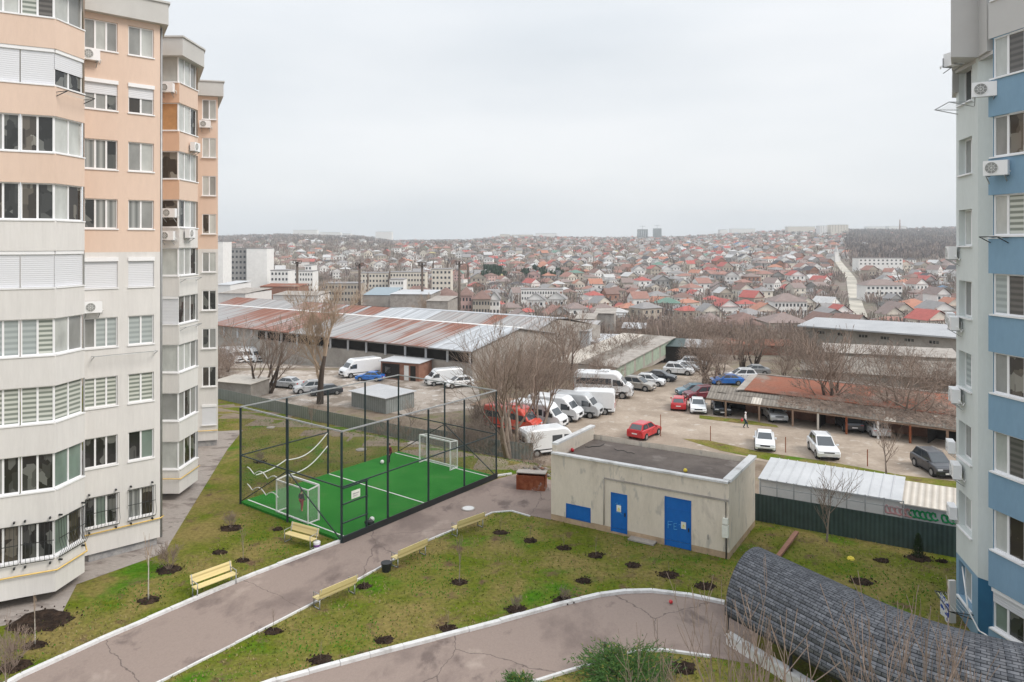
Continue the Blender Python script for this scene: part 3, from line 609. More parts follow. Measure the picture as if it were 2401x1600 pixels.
# ================================================================ RIGHT APARTMENT BUILDING
RB = empty('apartment_building', (20, 27, 0), 0, 'tall apartment building with blue bands and a pale curved wall at the right edge', 'apartment building')
s = MB()
r_1, r0, r1, r2, r3 = (22.5, 36.2), (19.3, 31.5), (18.86, 30.3), (18.7, 29.1), (18.98, 28.65)
q0, q1, q2, q3 = (18.33, 27.9), (18.6, 26.4), (19.3, 23.5), (20.8, 20.5)
wins = []
curve = [r_1, r0]
for i in range(1, 8):
    t = i/8; curve.append((lerp(r0[0], r2[0], 1-(1-t)**1.7), lerp(r0[1], r2[1], t)))
curve.append(r2)
# the pale wall is one curved run with deep window openings between columns 2247 and 2278
ua = hit(r0, r2, 2248); ub = hit(r0, r2, 2279)
ops = [(ua, ub, .9+3*k, 2.42+3*k) for k in range(8)]
facet(s, r_1, r0, 0, 23.45, (), (2.6,), (2, 0)); facet(s, r0, r2, 0, 23.45, ops, (2.6,), (2, 0), rec=.32)
facet(s, r2, r3, 0, 23.45, (), (2.6,), (3, 0)); facet(s, r3, (19.05, 27.9), 0, 23.45, (), (2.6,), (3, 0))
for k in range(8): wins.append((r0, r2, ua, ub, .9+3*k, 2.42+3*k, [['g_light', 'g_grey'], ['g_light', 'g_light'], ['g_grey', 'g_light'], ['g_blind2', 'g_blind2'], ['g_grey', 'g_blind2'], ['g_light', 'g_grey'], ['g_grey', 'g_light'], ['g_dark', 'g_grey']][k], .24, .10, 0))
BG = {0: ('g_green', 'g_dark'), 1: ('g_light', 'g_brown'), 2: ('g_light', 'g_blind3'), 3: ('g_grey', 'g_brown'), 4: ('g_blind2', 'g_blind3'), 5: ('g_light', 'g_blind'), 6: ('g_grey', 'g_brown'), 7: ('g_light', 'g_blind3'), 8: ('g_light', 'g_light'), }
qc = [(19.1, 27.95), q0, q1, q2, q3]; qi = offset_chain(qc, -.1)
for k in range(9):
    z = 1.3+3*k; zl = 0 if k == 0 else z-3+1.55
    for a, b in zip(qc, qc[1:]): facet(s, a, b, zl, z-.06, mats=(1 if k < 8 else 4,))
    for j in range(4):
        for zz in (zl, z-.06): s.quad((*qc[j], zz), (*qc[j+1], zz), (*qi[j+1], zz), (*qi[j], zz), 1)
    for j in (1, 2, 3):
        Lw = ulen(qi[j], qi[j+1]); wins.append((qi[j], qi[j+1], .02, Lw-.02, z, z+1.55, list(BG[k]), .03, .16, [0, .46, 1]))
facet(s, qi[0], qi[1], 0, 26.8, (), (), (1,))
s.prism([r_1, (19.1, 31.4), (18.7, 29), (18.5, 27.9), (18.8, 26.4), (19.5, 23.5), (21, 20.5), (30, 22), (30, 40)], 23.3, 23.44, 4)
# overhanging grey volume of the upper floors, with its bracket
s.prism([(17.55, 29.0), (18.62, 28.95), (18.4, 28.1), (19, 28), (26, 28), (26, 34), (20.75, 34), (18.8, 31.0)], 23.45, 34, 4)
s.prism([(18.95, 31.2), (19.3, 31.2), (19.95, 32.4), (19.66, 32.4)], 22.5, 23.449, 4)
fix(s.build('wall', ['pale_wall', 'blue_wall', 'blue_wall', 'blue_dark', 'grey_wall'], RB), RB)
for (a, b, ua_, ub_, z0, z1, pn, rc, sl_, sp) in wins: fix(window(RB, a, b, ua_, ub_, z0, z1, pn, rec=rc, fr=.06, sill=sl_, split=sp or None, shut=.3 if (z0 == 1.3) else 0), RB)
p = MB(); p.tube([at(2262, 1330, 2.2)+Vector((-.1, 0, 0)), atD(2262, 1370, 29.4), atD(2270, 1430, 29.2), atD(2296, 1480, 28.6), atD(2310, 1488, 27.6), atD(2362, 1527, 26.4)], .03)
fix(p.build('water_pipe', 'white', RB), RB)
st = MB(); st.prism([(18.4, 30.5), (18.68, 30.5), (18.68, 30.62), (18.4, 30.62)], .02, 1.8); fix(st.build('entrance_side_wall', 'plaster_w', RB), RB)

# ================================================================ TRANSFORMER HOUSE
A_, B_, C_ = Vector((2.26, 41.97)), Vector((10.97, 36.66)), Vector((13.75, 41.02)); E_ = A_+C_-B_
TB = empty('transformer_house', (A_.x, A_.y, 0), 0, 'flat-roofed beige utility building with blue steel doors beside the football cage', 'utility building')
t = MB(); Q = [tuple(A_), tuple(B_), tuple(C_), tuple(E_)]
cx_ = sum(p[0] for p in Q)/4; cy_ = sum(p[1] for p in Q)/4
ins = lambda k: [(p[0]+(cx_-p[0])*k, p[1]+(cy_-p[1])*k) for p in Q]
for i in range(4):
    a, b = Q[i], Q[(i+1) % 4]
    if i == 0:
        L0 = ulen(a, b); dd = [(hit(a, b, x0), hit(a, b, x1), z0, z1) for x0, x1, z0, z1 in ((1327, 1385, .30, 1.15), (1432, 1471, .12, 2.28), (1558, 1621, .02, 2.62))]
        facet(t, a, b, .35, 3.84, dd, (), (0,), rec=.08); facet(t, a, b, -.2, .35, [q for q in dd if q[2] < .34], (), (1,), rec=.08)
    else: facet(t, a, b, .35, 3.84, (), (), (0,)); facet(t, a, b, -.2, .35, (), (), (1,))
i1 = ins(.05); t.add([(p[0], p[1], 3.55) for p in i1], [(0, 1, 2, 3)], 2)
for i in (0, 1, 3):
    a, b, c, d = Q[i], Q[(i+1) % 4], i1[(i+1) % 4], i1[i]; t.quad((*d, 3.55), (*c, 3.55), (*c, 3.84), (*d, 3.84), 0)
fix(t.build('wall', ['tb_wall', 'tb_low', 'roof_felt'], TB), TB)
cp = MB()
def coping(a, b, z0, z1, w_):
    a, b = Vector(a), Vector(b); d = (b-a).normalized(); a = a-d*.08; b = b+d*.08; A3 = Vector((a.x, a.y, (z0+z1)/2)); B3 = Vector((b.x, b.y, (z0+z1)/2)); cp.bar(A3, B3, w_, z1-z0)
q2_ = [(Q[i][0]+(i1[i][0]-Q[i][0])*.5, Q[i][1]+(i1[i][1]-Q[i][1])*.5) for i in range(4)]
coping(q2_[0], q2_[1], 3.842, 3.94, .34); coping(Vector(q2_[1])+Vector((.1, .2)), q2_[2], 3.85, 4.0, .42)
coping(Vector(q2_[0])+Vector((.1, .2)), q2_[3], 4.30, 4.42, .34)
fix(cp.build('coping', 'kerb', TB), TB)
lp = MB(); a, b = Vector(q2_[0]), Vector(q2_[3]); lp.bar(Vector((*(a.lerp(b, .02)), 4.07)), Vector((*b, 4.07)), .28, .455); fix(lp.build('raised_parapet', 'tb_wall', TB), TB)
Aw, dw, nw = wall_pts(Q[0], Q[1])
def on(u, z, q=0): return Aw+dw*u+nw*q+Vector((0, 0, z))
def wbox(mb, u0, u1, z0, z1, qa, qb, m=0):
    vs = [on(u0, z0, qa), on(u1, z0, qa), on(u1, z0, qb), on(u0, z0, qb), on(u0, z1, qa), on(u1, z1, qa), on(u1, z1, qb), on(u0, z1, qb)]
    mb.add(vs, [(0, 1, 2, 3), (7, 6, 5, 4), (4, 5, 1, 0), (5, 6, 2, 1), (6, 7, 3, 2), (7, 4, 0, 3)], m)
for i, (u0, u1, z0, z1) in enumerate(dd):
    d_ = MB(); wbox(d_, u0+.01, u1-.01, z0+.01, z1-.01, -.05, -.015)
    for zz in (.25, .75):
        for e in (u0+.03,): wbox(d_, e, e+.05, lerp(z0, z1, zz)-.07, lerp(z0, z1, zz)+.07, .02, .04)
    for e in (u0+.01, u1-.05): wbox(d_, e, e+.04, z0+.01, z1-.01, -.012, .02)
    wbox(d_, u0+.051, u1-.051, z1-.05, z1-.01, -.012, .02)
    if i == 2: wbox(d_, u0+.06, u1-.06, z1-.62, z1-.58, -.012, .0); wbox(d_, (u0+u1)/2-.01, (u0+u1)/2+.01, z0+.02, z1-.63, -.012, -.005)
    o = fix(d_.build(['hatch', 'door', 'door'][i], 'door', TB), TB)
    if i == 1: o['label'] = 'narrow blue steel door with a paper notice'
    if i == 2: o['label'] = 'wide blue steel door with light blue scribbles'
    if i:
        pz = z0+(z1-z0)*(.62 if i == 1 else .48); pu = u0+(u1-u0)*(.5 if i == 1 else .72)
        n_ = MB(); wbox(n_, pu-.13, pu+.13, pz-.18, pz+.18, .021, .03); n_.build('notice', 'paper', o)
        n_ = MB(); vs = [on(pu-.07, pz-.06, .034), on(pu+.07, pz-.06, .034), on(pu, pz+.08, .034)]; n_.add(vs, [(0, 1, 2)]); wbox(n_, pu-.08, pu+.08, pz-.13, pz-.10, .0305, .033); n_.build('warning_symbol', 'yellow', o)
        h = MB(); wbox(h, u1-.16, u1-.12, z0+.95, z0+1.15, -.014, .05); h.build('handle', 'black', o)
    if i == 2:
        g = MB()
        def stroke(pts): g.tube([on(u0+(u1-u0)*x, z0+(z1-z0)*y, .012) for x, y in pts], .014, 4)
        stroke([(.14, .36), (.14, .50), (.30, .51)]); stroke([(.14, .43), (.26, .44)]); stroke([(.36, .36), (.36, .48), (.46, .49)]); stroke([(.36, .42), (.44, .43)]); stroke([(.36, .36), (.48, .37)]); stroke([(.54, .47), (.62, .50), (.60, .43)])
        g.build('scribble', 'ltblue', o)
    if i == 1:
        g = MB()
        for pts in ([(.30, .72), (.40, .76), (.44, .70), (.62, .74)], [(.34, .50), (.55, .52), (.70, .49)]): g.tube([on(u0+(u1-u0)*x, z0+(z1-z0)*y, .012) for x, y in pts], .012, 4)
        g.build('scribble', 'ltblue', o)
tr = MB(); ug = hit(Q[0], Q[1], 1417); wbox(tr, ug, L0-.02, 2.93, 3.02, 0, .05); tr.tube([on(ug, .4, .06), on(ug, 2.93, .06)], .03); fix(tr.build('wall_conduit', 'concrete', TB), TB)
mbx = MB(); um = hit(Q[0], Q[1], 1716)
um = L0-.02; wbox(mbx, um-.28, um+.02, 1.15, 1.75, .0, .22); wbox(mbx, um-.26, um, 1.82, 2.1, .0, .2); fix(mbx.build('meter_box', 'paper', TB), TB)
mbx = MB(); mbx.tube([on(um-.1, 0, .08), on(um-.1, 1.15, .08)], .035); mbx.tube([on(um-.12, 2.1, .06), on(um-.12, 2.9, .06)], .02); fix(mbx.build('cable_duct', 'black', TB), TB)
vn = MB()
for px_ in (1660,): u = hit(Q[0], Q[1], px_); wbox(vn, u-.03, u+.05, .8, 1.05, .0, .02)
wbox(vn, hit(Q[0], Q[1], 1480), hit(Q[0], Q[1], 1540), .05, .13, 0, .5); fix(vn.build('door_step', 'concrete', TB), TB)
def ball(name, pos, r, mat, label): o = MB(); o.sphere((0, 0, r), r, 14); return tag(o.build(name, mat, None, pos), label, 'ball')
pz = at(1607, 1108, 3.55); ball('ball', pz, .11, 'yellow', 'yellow ball lying on the flat felt roof of the beige utility building')
pz = at(1342, 1060, 3.55); ball('ball', pz, .12, 'p_red', 'small red ball on the felt roof beside the raised left parapet')
cb = MB(); rnd = random.Random(3); pts = [at(1372+i*9, 1050+rnd.uniform(-4, 4)-i*1.2, 3.58) for i in range(6)]; cb.tube(pts, .02, 5); tag(cb.build('cable', 'black'), 'black cable coiled on the felt roof near the red ball', 'cable')
cb = MB(); pts = [at(1440+i*8, 1054+rnd.uniform(-2, 2)+i*1.5, 3.58) for i in range(7)]; cb.tube(pts, .015, 5); tag(cb.build('cable', 'black'), 'thin dark cable lying across the middle of the felt roof', 'cable')

# ================================================================ FOOTBALL CAGE
P_, L_, R_ = Vector((-9.08, 38.64)), Vector((-16.66, 44.5)), Vector((-1.07, 49.4)); K_ = L_+R_-P_
pit = MB(); pit.prism([tuple(P_+(R_-P_)*.004), tuple(R_), tuple(K_), tuple(L_)], 0, .16); struct(pit.build('football_pitch', 'turf'))
ln = MB(); fz = .168
def line(a, b, w_=.09): d = (b-a).normalized(); n = Vector((-d.y, d.x))*w_/2; ln.quad((*(a-n), fz), (*(b-n), fz), (*(b+n), fz), (*(a+n), fz))
eS = (R_-P_).normalized(); eT = (L_-P_).normalized()
line(P_+eS*.45+eT*.15, L_+eS*.45-eT*.1); line(R_-eS*.45+eT*.15, K_-eS*.45-eT*.1); mS, mT = (P_+R_)/2, (L_+K_)/2; line(mS+eT*.1, mT-eT*.1)
line(P_+eS*.5+eT*.12, P_+eS*1.9+eT*.12, .05)
struct(ln.build('pitch_marking', 'white'))
CG_ = empty('football_cage', (P_.x, P_.y, 0), 0, 'tall dark steel and netting cage around the small green artificial football pitch', 'sports cage')
def V3(p, z): return Vector((p.x, p.y, z))
posts = [P_, P_.lerp(R_, .25), P_.lerp(R_, .5), P_.lerp(R_, .75), R_, R_.lerp(K_, .5), K_, K_.lerp(L_, .25), K_.lerp(L_, .5), K_.lerp(L_, .75), L_, L_.lerp(P_, .5)]
for q in posts: o = MB(); o.bar(V3(q, -.05), V3(q, 5.92), .11, .11); fix(o.build('post', 'dkgreen', CG_), CG_)
for a, b in ((P_, R_), (R_, K_), (K_, L_), (L_, P_)):
    o = MB(); o.bar(V3(a, 5.97), V3(b, 5.97), .07, .07); fix(o.build('top_rail', 'steel', CG_), CG_)
for a, b in ((P_, R_), (R_, K_), (L_, P_), (L_, L_.lerp(K_, .5))):
    o = MB(); o.bar(V3(a, 3.0), V3(b, 3.0), .06, .06); fix(o.build('middle_rail', 'dkgreen', CG_), CG_)
for a, b in ((P_, L_.lerp(P_, .5)), (L_, L_.lerp(P_, .5)), (R_, R_.lerp(K_, .5)), (K_, R_.lerp(K_, .5))):
    o = MB(); o.bar(V3(a, .15), V3(b, 2.95), .05, .05); fix(o.build('brace', 'dkgreen', CG_), CG_)
for a, b in ((P_, R_), (R_, K_), (K_, L_), (L_, P_)):
    o = MB(); o.quad(V3(a, .2), V3(b, .2), V3(b, 5.95 if b is not K_ else 5.95), V3(a, 5.95)); fix(o.build('netting', 'net', CG_), CG_)
o = MB(); off = Vector((eS.y, -eS.x)); a = P_+off*.09; b = R_+off*.09; o.bar(V3(a, .19), V3(b, .19), .05, .42); fix(o.build('kick_board', 'black', CG_), CG_)
gt = P_+eS*1.75; o = MB(); o.bar(V3(gt, 0), V3(gt, 3.0), .1, .1)
for z in (.35, 1.1, 2.1, 2.95): o.bar(V3(P_+off*.1, z), V3(gt+off*.1, z), .06, .06)
gate = fix(o.build('gate', 'dkgreen', CG_), CG_)
o = MB(); a = P_+eS*.55+off*.15; b = P_+eS*1.15+off*.15; o.bar(V3(a, 2.45), V3(b, 2.45), .02, .42); o.build('notice', 'paper', gate); o = MB(); o.bar(V3(a+off*.02+eS*.08, 2.5), V3(b+off*.02-eS*.08, 2.5), .01, .05); o.bar(V3(a+off*.02+eS*.08, 2.38), V3(b+off*.02-eS*.2, 2.38), .01, .03); o.build('printed_lines', 'steel', gate)
# rope sags
def sag(a, b, za, zb, dip, n=14): return [V3(a.lerp(b, i/n), lerp(za, zb, i/n)-dip*math.sin(math.pi*i/n)) for i in range(n+1)]
i1_ = -off*.12
for j, (a, b, za, zb, dp_) in enumerate(((L_.lerp(K_, .25), L_.lerp(K_, .5), 1.9, 3.0, .5), (L_.lerp(K_, .25), L_.lerp(K_, .5), .9, 2.1, .45), (L_.lerp(K_, .08), L_.lerp(K_, .25), 1.5, 1.95, .12))):
    o = MB(); o.tube(sag(a, b, za, zb, dp_), .035, 6); fix(o.build('sagging_rope', 'white', CG_), CG_)
for z0, ph in ((2.2, 0), (1.2, .4)):
    o = MB(); q = []
    for i in range(40):
        tt = i/39; p = L_.lerp(P_, .06+.33*tt)+(-eS)*-.1; q.append(V3(p, z0-.25*tt*0+.3*abs(math.cos(tt*7+ph))-.15))
    o.tube(q, .03, 6); fix(o.build('sagging_rope', 'white', CG_), CG_)
def goal(c, dr, depth_dir, label):
    """c centre on the ground line, dr along the line, depth_dir to the back"""
    r = empty('football_goal', (c.x, c.y, .165), 0, label, 'goal', 'goals inside the football cage'); W_ = 1.5; Hh = 2.0; Dp = .75
    f = MB(); l3 = Vector((dr.x, dr.y, 0)); d3 = Vector((depth_dir.x, depth_dir.y, 0)); u = Vector((0, 0, 1))
    for s_ in (-1, 1):
        a = l3*W_*s_; f.bar(a, a+u*Hh, .09, .09)
    f.bar(-l3*W_+u*Hh, l3*W_+u*Hh, .09, .09); f.build('goal_frame', 'white', r)
    f = MB()
    for s_ in (-1, 1): a = l3*W_*s_; f.bar(a+u*Hh, a+d3*Dp+u*(Hh-.1), .06, .06); f.bar(a+d3*Dp, a+d3*Dp+u*(Hh-.1), .06, .06); f.bar(a+u*.04, a+d3*Dp+u*.04, .06, .06)
    f.bar(-l3*W_+d3*Dp+u*.05, l3*W_+d3*Dp+u*.05, .06, .06); f.bar(-l3*W_+d3*Dp+u*(Hh-.1), l3*W_+d3*Dp+u*(Hh-.1), .06, .06); f.build('back_frame', 'white', r)
    f = MB()
    f.quad(-l3*W_+d3*Dp, l3*W_+d3*Dp, l3*W_+d3*Dp+u*(Hh-.1), -l3*W_+d3*Dp+u*(Hh-.1))
    for s_ in (-1, 1): a = l3*W_*s_; f.quad(a, a+d3*Dp, a+d3*Dp+u*(Hh-.1), a+u*Hh)
    f.build('goal_net', 'gnet', r)
goal((P_+L_)/2+eS*1.05, eT, -eS, 'white football goal at the near end of the cage, with a child behind it')
goal((R_+K_)/2-eS*1.05, eT, eS, 'white football goal at the far end of the cage')
ball('football', V3(gp(1.0*896, 1094), .165), .14, 'white', 'white football on the turf near the far player in maroon')
ball('football', V3(gp(872, 1232), .165), .15, 'white', 'white football beside a black lump at the near edge of the turf')
bgp = gp(866, 1238); o = MB(); o.sphere((0, 0, .14), .2, 10, sq=(1.5, .8, .75)); o.tube([(-.2, 0, .22), (0, 0, .38), (.2, 0, .22)], .02, 5); tag(o.build('bag', 'black', None, V3(bgp, .165)), 'small black rounded lump beside the football at the near cage side', 'bag')  # squashed black sphere with a loop on top, next to the ball

# ================================================================ FENCES
def sheet_fence(name, pts, ht, mat, label, cap='steel', rail=None):
    r = empty(name, pts[0], 0, label, 'fence'); mb = MB(); u = 0; O = pts[0]
    for a, b in zip(pts, pts[1:]):
        l = ulen(a, b); n = max(1, int(l/2.4))
        for i in range(n):
            p = a.lerp(b, i/n); q = a.lerp(b, (i+1)/n); p = Vector((p.x, p.y, zt(p.x, p.y))); q = Vector((q.x, q.y, zt(q.x, q.y))); h0 = ht(p) if callable(ht) else ht
            mb.quad(p-O-Vector((0, 0, .3)), q-O-Vector((0, 0, .3)), q-O+Vector((0, 0, h0)), p-O+Vector((0, 0, h0)), 0, [(u, 0), (u+l/n, 0), (u+l/n, h0), (u, h0)])
            dn = Vector((-(q-p).y, (q-p).x, 0)).normalized()*.025
            mb.quad(q-O+dn-Vector((0, 0, .3)), p-O+dn-Vector((0, 0, .3)), p-O+dn+Vector((0, 0, h0)), q-O+dn+Vector((0, 0, h0)), 0, [(u+l/n, 0), (u, 0), (u, h0), (u+l/n, h0)])
            mb.quad(p-O+Vector((0, 0, h0)), q-O+Vector((0, 0, h0)), q-O+dn+Vector((0, 0, h0)), p-O+dn+Vector((0, 0, h0)), 0)
            u += l/n
            po = MB(); po.bar(p-O+dn*2.5-Vector((0, 0, .3)), p-O+dn*2.5+Vector((0, 0, h0-.02)), .06, .06); po.build('post', 'steel', r)
    mb.build('sheet_panel', mat, r); return r
FLp = [Vector((p.x, p.y, zt(p.x, p.y))) for p in FL]
sheet_fence('sheet_fence', FLp, lambda p: 1.3 if p.x < -9 else 1.5, 'f_grey', 'long grey-green sheet metal fence behind the lawn and the football cage')
FRp = [Vector((p.x, p.y, zt(p.x, p.y))) for p in FR]
sheet_fence('sheet_fence', FRp, 1.58, 'f_green', 'dark green corrugated metal fence between the utility building and the blue building')

def tufts():
    poly = [(p[0], p[1]) for p in lawn]; holes = [[(p.x, p.y) for p in p1], [(p.x, p.y) for p in up2+lo2], [tuple(P_), tuple(R_), tuple(K_), tuple(L_)], Q, [(-27, 26), (-19.3, 31), (-15.9, 37.6), (-16, 43), (-23, 62), (-40, 62), (-60, 30)]]
    def inside(x, y, pl):
        c = False; j = len(pl)-1
        for i in range(len(pl)):
            if (pl[i][1] > y) != (pl[j][1] > y) and x < (pl[j][0]-pl[i][0])*(y-pl[i][1])/(pl[j][1]-pl[i][1])+pl[i][0]: c = not c
            j = i
        return c
    r = random.Random(99); mb = MB(); n = 0
    while n < 26000:
        D = 22+44*r.random()**1.3; px = r.uniform(-20, 2260); X = (px-CX)*D/F
        if not inside(X, D, poly) or any(inside(X, D, h) for h in holes): continue
        k = math.sin(X*.9+1.7*math.sin(D*.5))+math.sin(D*.8+X*.35); m = 0 if k > .5 else (1 if k > -.6 else 2)
        if r.random() < .25: m = r.choice((0, 1, 2))
        n += 1; z = zt(X, D)+.02; s_ = r.uniform(.02, .05); a = r.uniform(0, 6.28); h = r.uniform(.04, .10); dx, dy = math.cos(a)*s_, math.sin(a)*s_
        mb.add([(X-dx, D-dy, z), (X+dx, D+dy, z), (X+r.uniform(-.05, .05), D+r.uniform(-.05, .05), z+h)], [(0, 1, 2)], m)
    tag(mb.build('grass_tufts', ['tuft_green', 'tuft_olive', 'tuft_dry']), 'short uneven grass tufts over the courtyard lawn', 'grass', kind='stuff')
M['tuft_green'] = plain('tuft_green', (.06, .19, .01), .9); M['tuft_olive'] = plain('tuft_olive', (.14, .17, .03), .9); M['tuft_dry'] = plain('tuft_dry', (.27, .22, .10), .9)
tufts()

# ================================================================ SHINGLED CANOPY OVER THE GARAGE RAMP
axis = [(9.9, 30.15), (10.9, 28.45), (11.85, 26.85), (12.5, 25.75), (13.2, 24.8), (14.1, 23.9), (15.2, 23.1), (16.6, 22.4), (18.5, 21.7), (21, 21.1)]
def smooth_chain(pts, n):
    out = []
    for i in range(len(pts)-1):
        p0, p1, p2, p3 = [Vector(pts[max(0, min(len(pts)-1, i+k))]) for k in (-1, 0, 1, 2)]
        for j in range(n):
            t = j/n; out.append(.5*((2*p1)+(p2-p0)*t+(2*p0-5*p1+4*p2-p3)*t*t+(3*p1-p0-3*p2+p3)*t*t*t))
    out.append(Vector(pts[-1])); return out
ax = smooth_chain(axis, 4)
RC = empty('ramp_canopy', (*axis[0], 0), 0, 'curved barrel roof of grey shingles over the ramp beside the blue building', 'canopy')
mb = MB(); ku = 0; rw = []; NA = 18; rad_ = 1.92; ze = 1.32
rnd = random.Random(11)
prev = None; uu = 0
for i, p in enumerate(ax):
    d = (ax[min(i+1, len(ax)-1)]-ax[max(i-1, 0)]).normalized(); n = Vector((d.y, -d.x)) # right side when walking along
    if n.x > 0: n = -n       # towards the yard side
    if prev is not None: uu += (p-prev).length
    prev = p; rowp = []
    sk = -.45*(1 - min(1, i/6))
    for j in range(NA+1):
        a = math.pi*j/NA; q = p+n*math.cos(a)*rad_+d*(-sk*math.cos(a)); rowp.append(((q.x, q.y, ze+math.sin(a)*1.95), uu, a*rad_))
    rw.append(rowp)
for r0_, r1_ in zip(rw, rw[1:]):
    for j in range(NA):
        a, b, c, d = r0_[j], r1_[j], r1_[j+1], r0_[j+1]; mb.add([a[0], b[0], c[0], d[0]], [(0, 1, 2, 3)], 0, [[(a[1], a[2]), (b[1], b[2]), (c[1], c[2]), (d[1], d[2])]], sm=True)
o = mb.build('shingle_roof', 'shingle', RC); o.location = -Vector(RC.location)
sm_ = o.modifiers.new('thick', 'SOLIDIFY'); sm_.thickness = .07; sm_.offset = 0
for sd_ in (0, NA):
    mb = MB(); pts = [Vector(r[sd_][0])+Vector((0, 0, -.03)) for r in rw]
    for a, b in zip(pts, pts[1:]): mb.bar(a, b, .05, .09)
    fix(mb.build('eave_trim', 'black', RC), RC)
for idx in (0, 7, 13, 19, 25, 31):
    for sd_ in (0, NA):
        p = Vector(rw[min(idx, len(rw)-1)][sd_][0]); c = Vector((ax[min(idx, len(ax)-1)].x, ax[min(idx, len(ax)-1)].y, p.z)); p = p.lerp(c, .08); mb = MB(); mb.bar((p.x, p.y, 0), (p.x, p.y, ze), .09, .09); fix(mb.build('post', 'black', RC), RC)
for idx in (0, 6, 12, 18):
    mb = MB(); mb.tube([Vector(q[0])*1.0+(Vector((ax[idx].x, ax[idx].y, ze))-Vector(q[0]))*.05 for q in rw[idx]], .035, 6); fix(mb.build('arch_rib', 'black', RC), RC)
RW = empty('ramp_wall', (*axis[0], 0), 0, 'low white-coped walls of the ramp under the shingled canopy', 'wall')
for sd_ in (0, NA):
    w1 = MB(); w2 = MB()
    pts = [Vector(r[sd_][0]) for r in rw]; cs = [Vector((q.x, q.y, 0)) for q in ax]
    pts = [Vector((p.x, p.y, 0)).lerp(c, .10) for p, c in zip(pts, cs)]
    for a, b in zip(pts, pts[1:]): w1.bar(a+Vector((0, 0, .2)), b+Vector((0, 0, .2)), .22, .4); w2.bar(a+Vector((0, 0, .44)), b+Vector((0, 0, .44)), .34, .08)
    fix(w1.build('ramp_side', 'plaster_w', RW), RW); fix(w2.build('coping', 'kerb', RW), RW)

# ================================================================ BENCHES, BINS, COVERS
def bench_proto():
    r = empty('park_bench', (0, 0, 0), 0, None, 'bench')
    b = MB(); b.box(-1.0, 1.0, -.22, -.03, .43, .465); b.box(-1.0, 1.0, -.015, .20, .43, .465); b.build('seat', 'seat', r)
    b = MB()
    for z in (.53, .66, .79): b.add([(-1, .25+(z-.5)*.22, z), (1, .25+(z-.5)*.22, z), (1, .25+(z-.38)*.22, z+.12), (-1, .25+(z-.38)*.22, z+.12), (-1, .28+(z-.5)*.22, z), (1, .28+(z-.5)*.22, z), (1, .28+(z-.38)*.22, z+.12), (-1, .28+(z-.38)*.22, z+.12)], [(0, 1, 2, 3), (7, 6, 5, 4), (0, 4, 5, 1), (2, 6, 7, 3), (0, 3, 7, 4), (1, 5, 6, 2)])
    b.build('backrest', 'seat', r)
    for x in (-.93, .93):
        b = MB(); b.tube([(x, -.22, 0), (x, -.22, .42), (x, .22, .42), (x, .24, .5), (x, .36, .93)], .025, 6); b.tube([(x, .22, .42), (x, .22, 0)], .025, 6); b.tube([(x, -.22, .03), (x, .22, .03)], .02, 6)
        b.tube([(x, -.22, .42), (x, -.24, .66), (x, .30, .68)], .02, 6); b.build('leg_frame', 'steel', r)
    return Proto(r)
BP = bench_proto()
def bench(pa, pb, flip, label):
    a, b = gp(*pa), gp(*pb); c = (a+b)/2; d = b-a; rz = math.atan2(d.y, d.x)+(math.pi if flip else 0)
    BP.place(Vector((c.x, c.y, .02)), rz, label, 'yellow slatted benches along the footpath')
bench((456, 1403), (549, 1368), False, 'yellow bench on the lawn side near the peach building, seen from the front')
bench((682, 1272), (727, 1285), False, 'yellow bench at the short near side of the football cage beside a white bucket')
bench((738, 1430), (829, 1390), True, 'yellow bench seen from behind, nearest of the three on the right of the footpath')
bench((920, 1333), (996, 1299), True, 'yellow bench seen from behind with a black bin at its near end')
bench((1066, 1258), (1126, 1237), True, 'yellow bench seen from behind, near the round manhole cover')
b = MB(); b.cyl((0, 0), .2, 0, .42, 18, r2=.26); b.cyl((0, 0), .275, .42, .45, 18); tag(b.build('litter_bin', 'black', None, gp(906, 1341)), 'small black round bin at the end of the yellow bench', 'bin')
bk = empty('bucket', gp(743, 1287), 0, 'white bucket with purple band beside the bench at the cage', 'bucket'); b = MB(); b.cyl((0, 0), .15, 0, .33, 16, r2=.19); b.build('pail', 'white', bk)
M['purple'] = plain('purple_band', (.22, .10, .3), .6); b = MB(); b.cyl((0, 0), .170, .1, .22, 16, r2=.185); b.build('printed_band', 'purple', bk); b = MB(); b.tube([(.18*math.cos(a), 0, .33+.1*math.sin(a)) for a in [math.pi*i/8 for i in range(9)]], .008, 4); b.build('handle', 'steel', bk)
mc = empty('manhole_cover', gp(1098, 1195)+Vector((0, 0, .03)), 0, 'pale round manhole cover in the asphalt near the cage corner', 'manhole cover')
b = MB(); b.cyl((0, 0), .42, 0, .05, 28); b.build('ring', 'concrete', mc); b = MB(); b.cyl((0, 0), .34, .05, .06, 28); b.build('lid', 'kerb', mc)
for px_, py_, r_, lb in ((970, 1041, .5, 'grey round manhole collar in the lawn beyond the cage'), (847, 1057, .42, 'flat grey concrete slab in the lawn behind the cage'), (635, 1004, .35, 'small concrete cover in the grass behind the cage')):
    b = MB(); b.cyl((0, 0), r_, 0, .08, 20); b.cyl((0, 0), r_*.7, .08, .1, 20); tag(b.build('manhole_cover', 'concrete', None, gp(px_, py_)), lb, 'manhole cover')
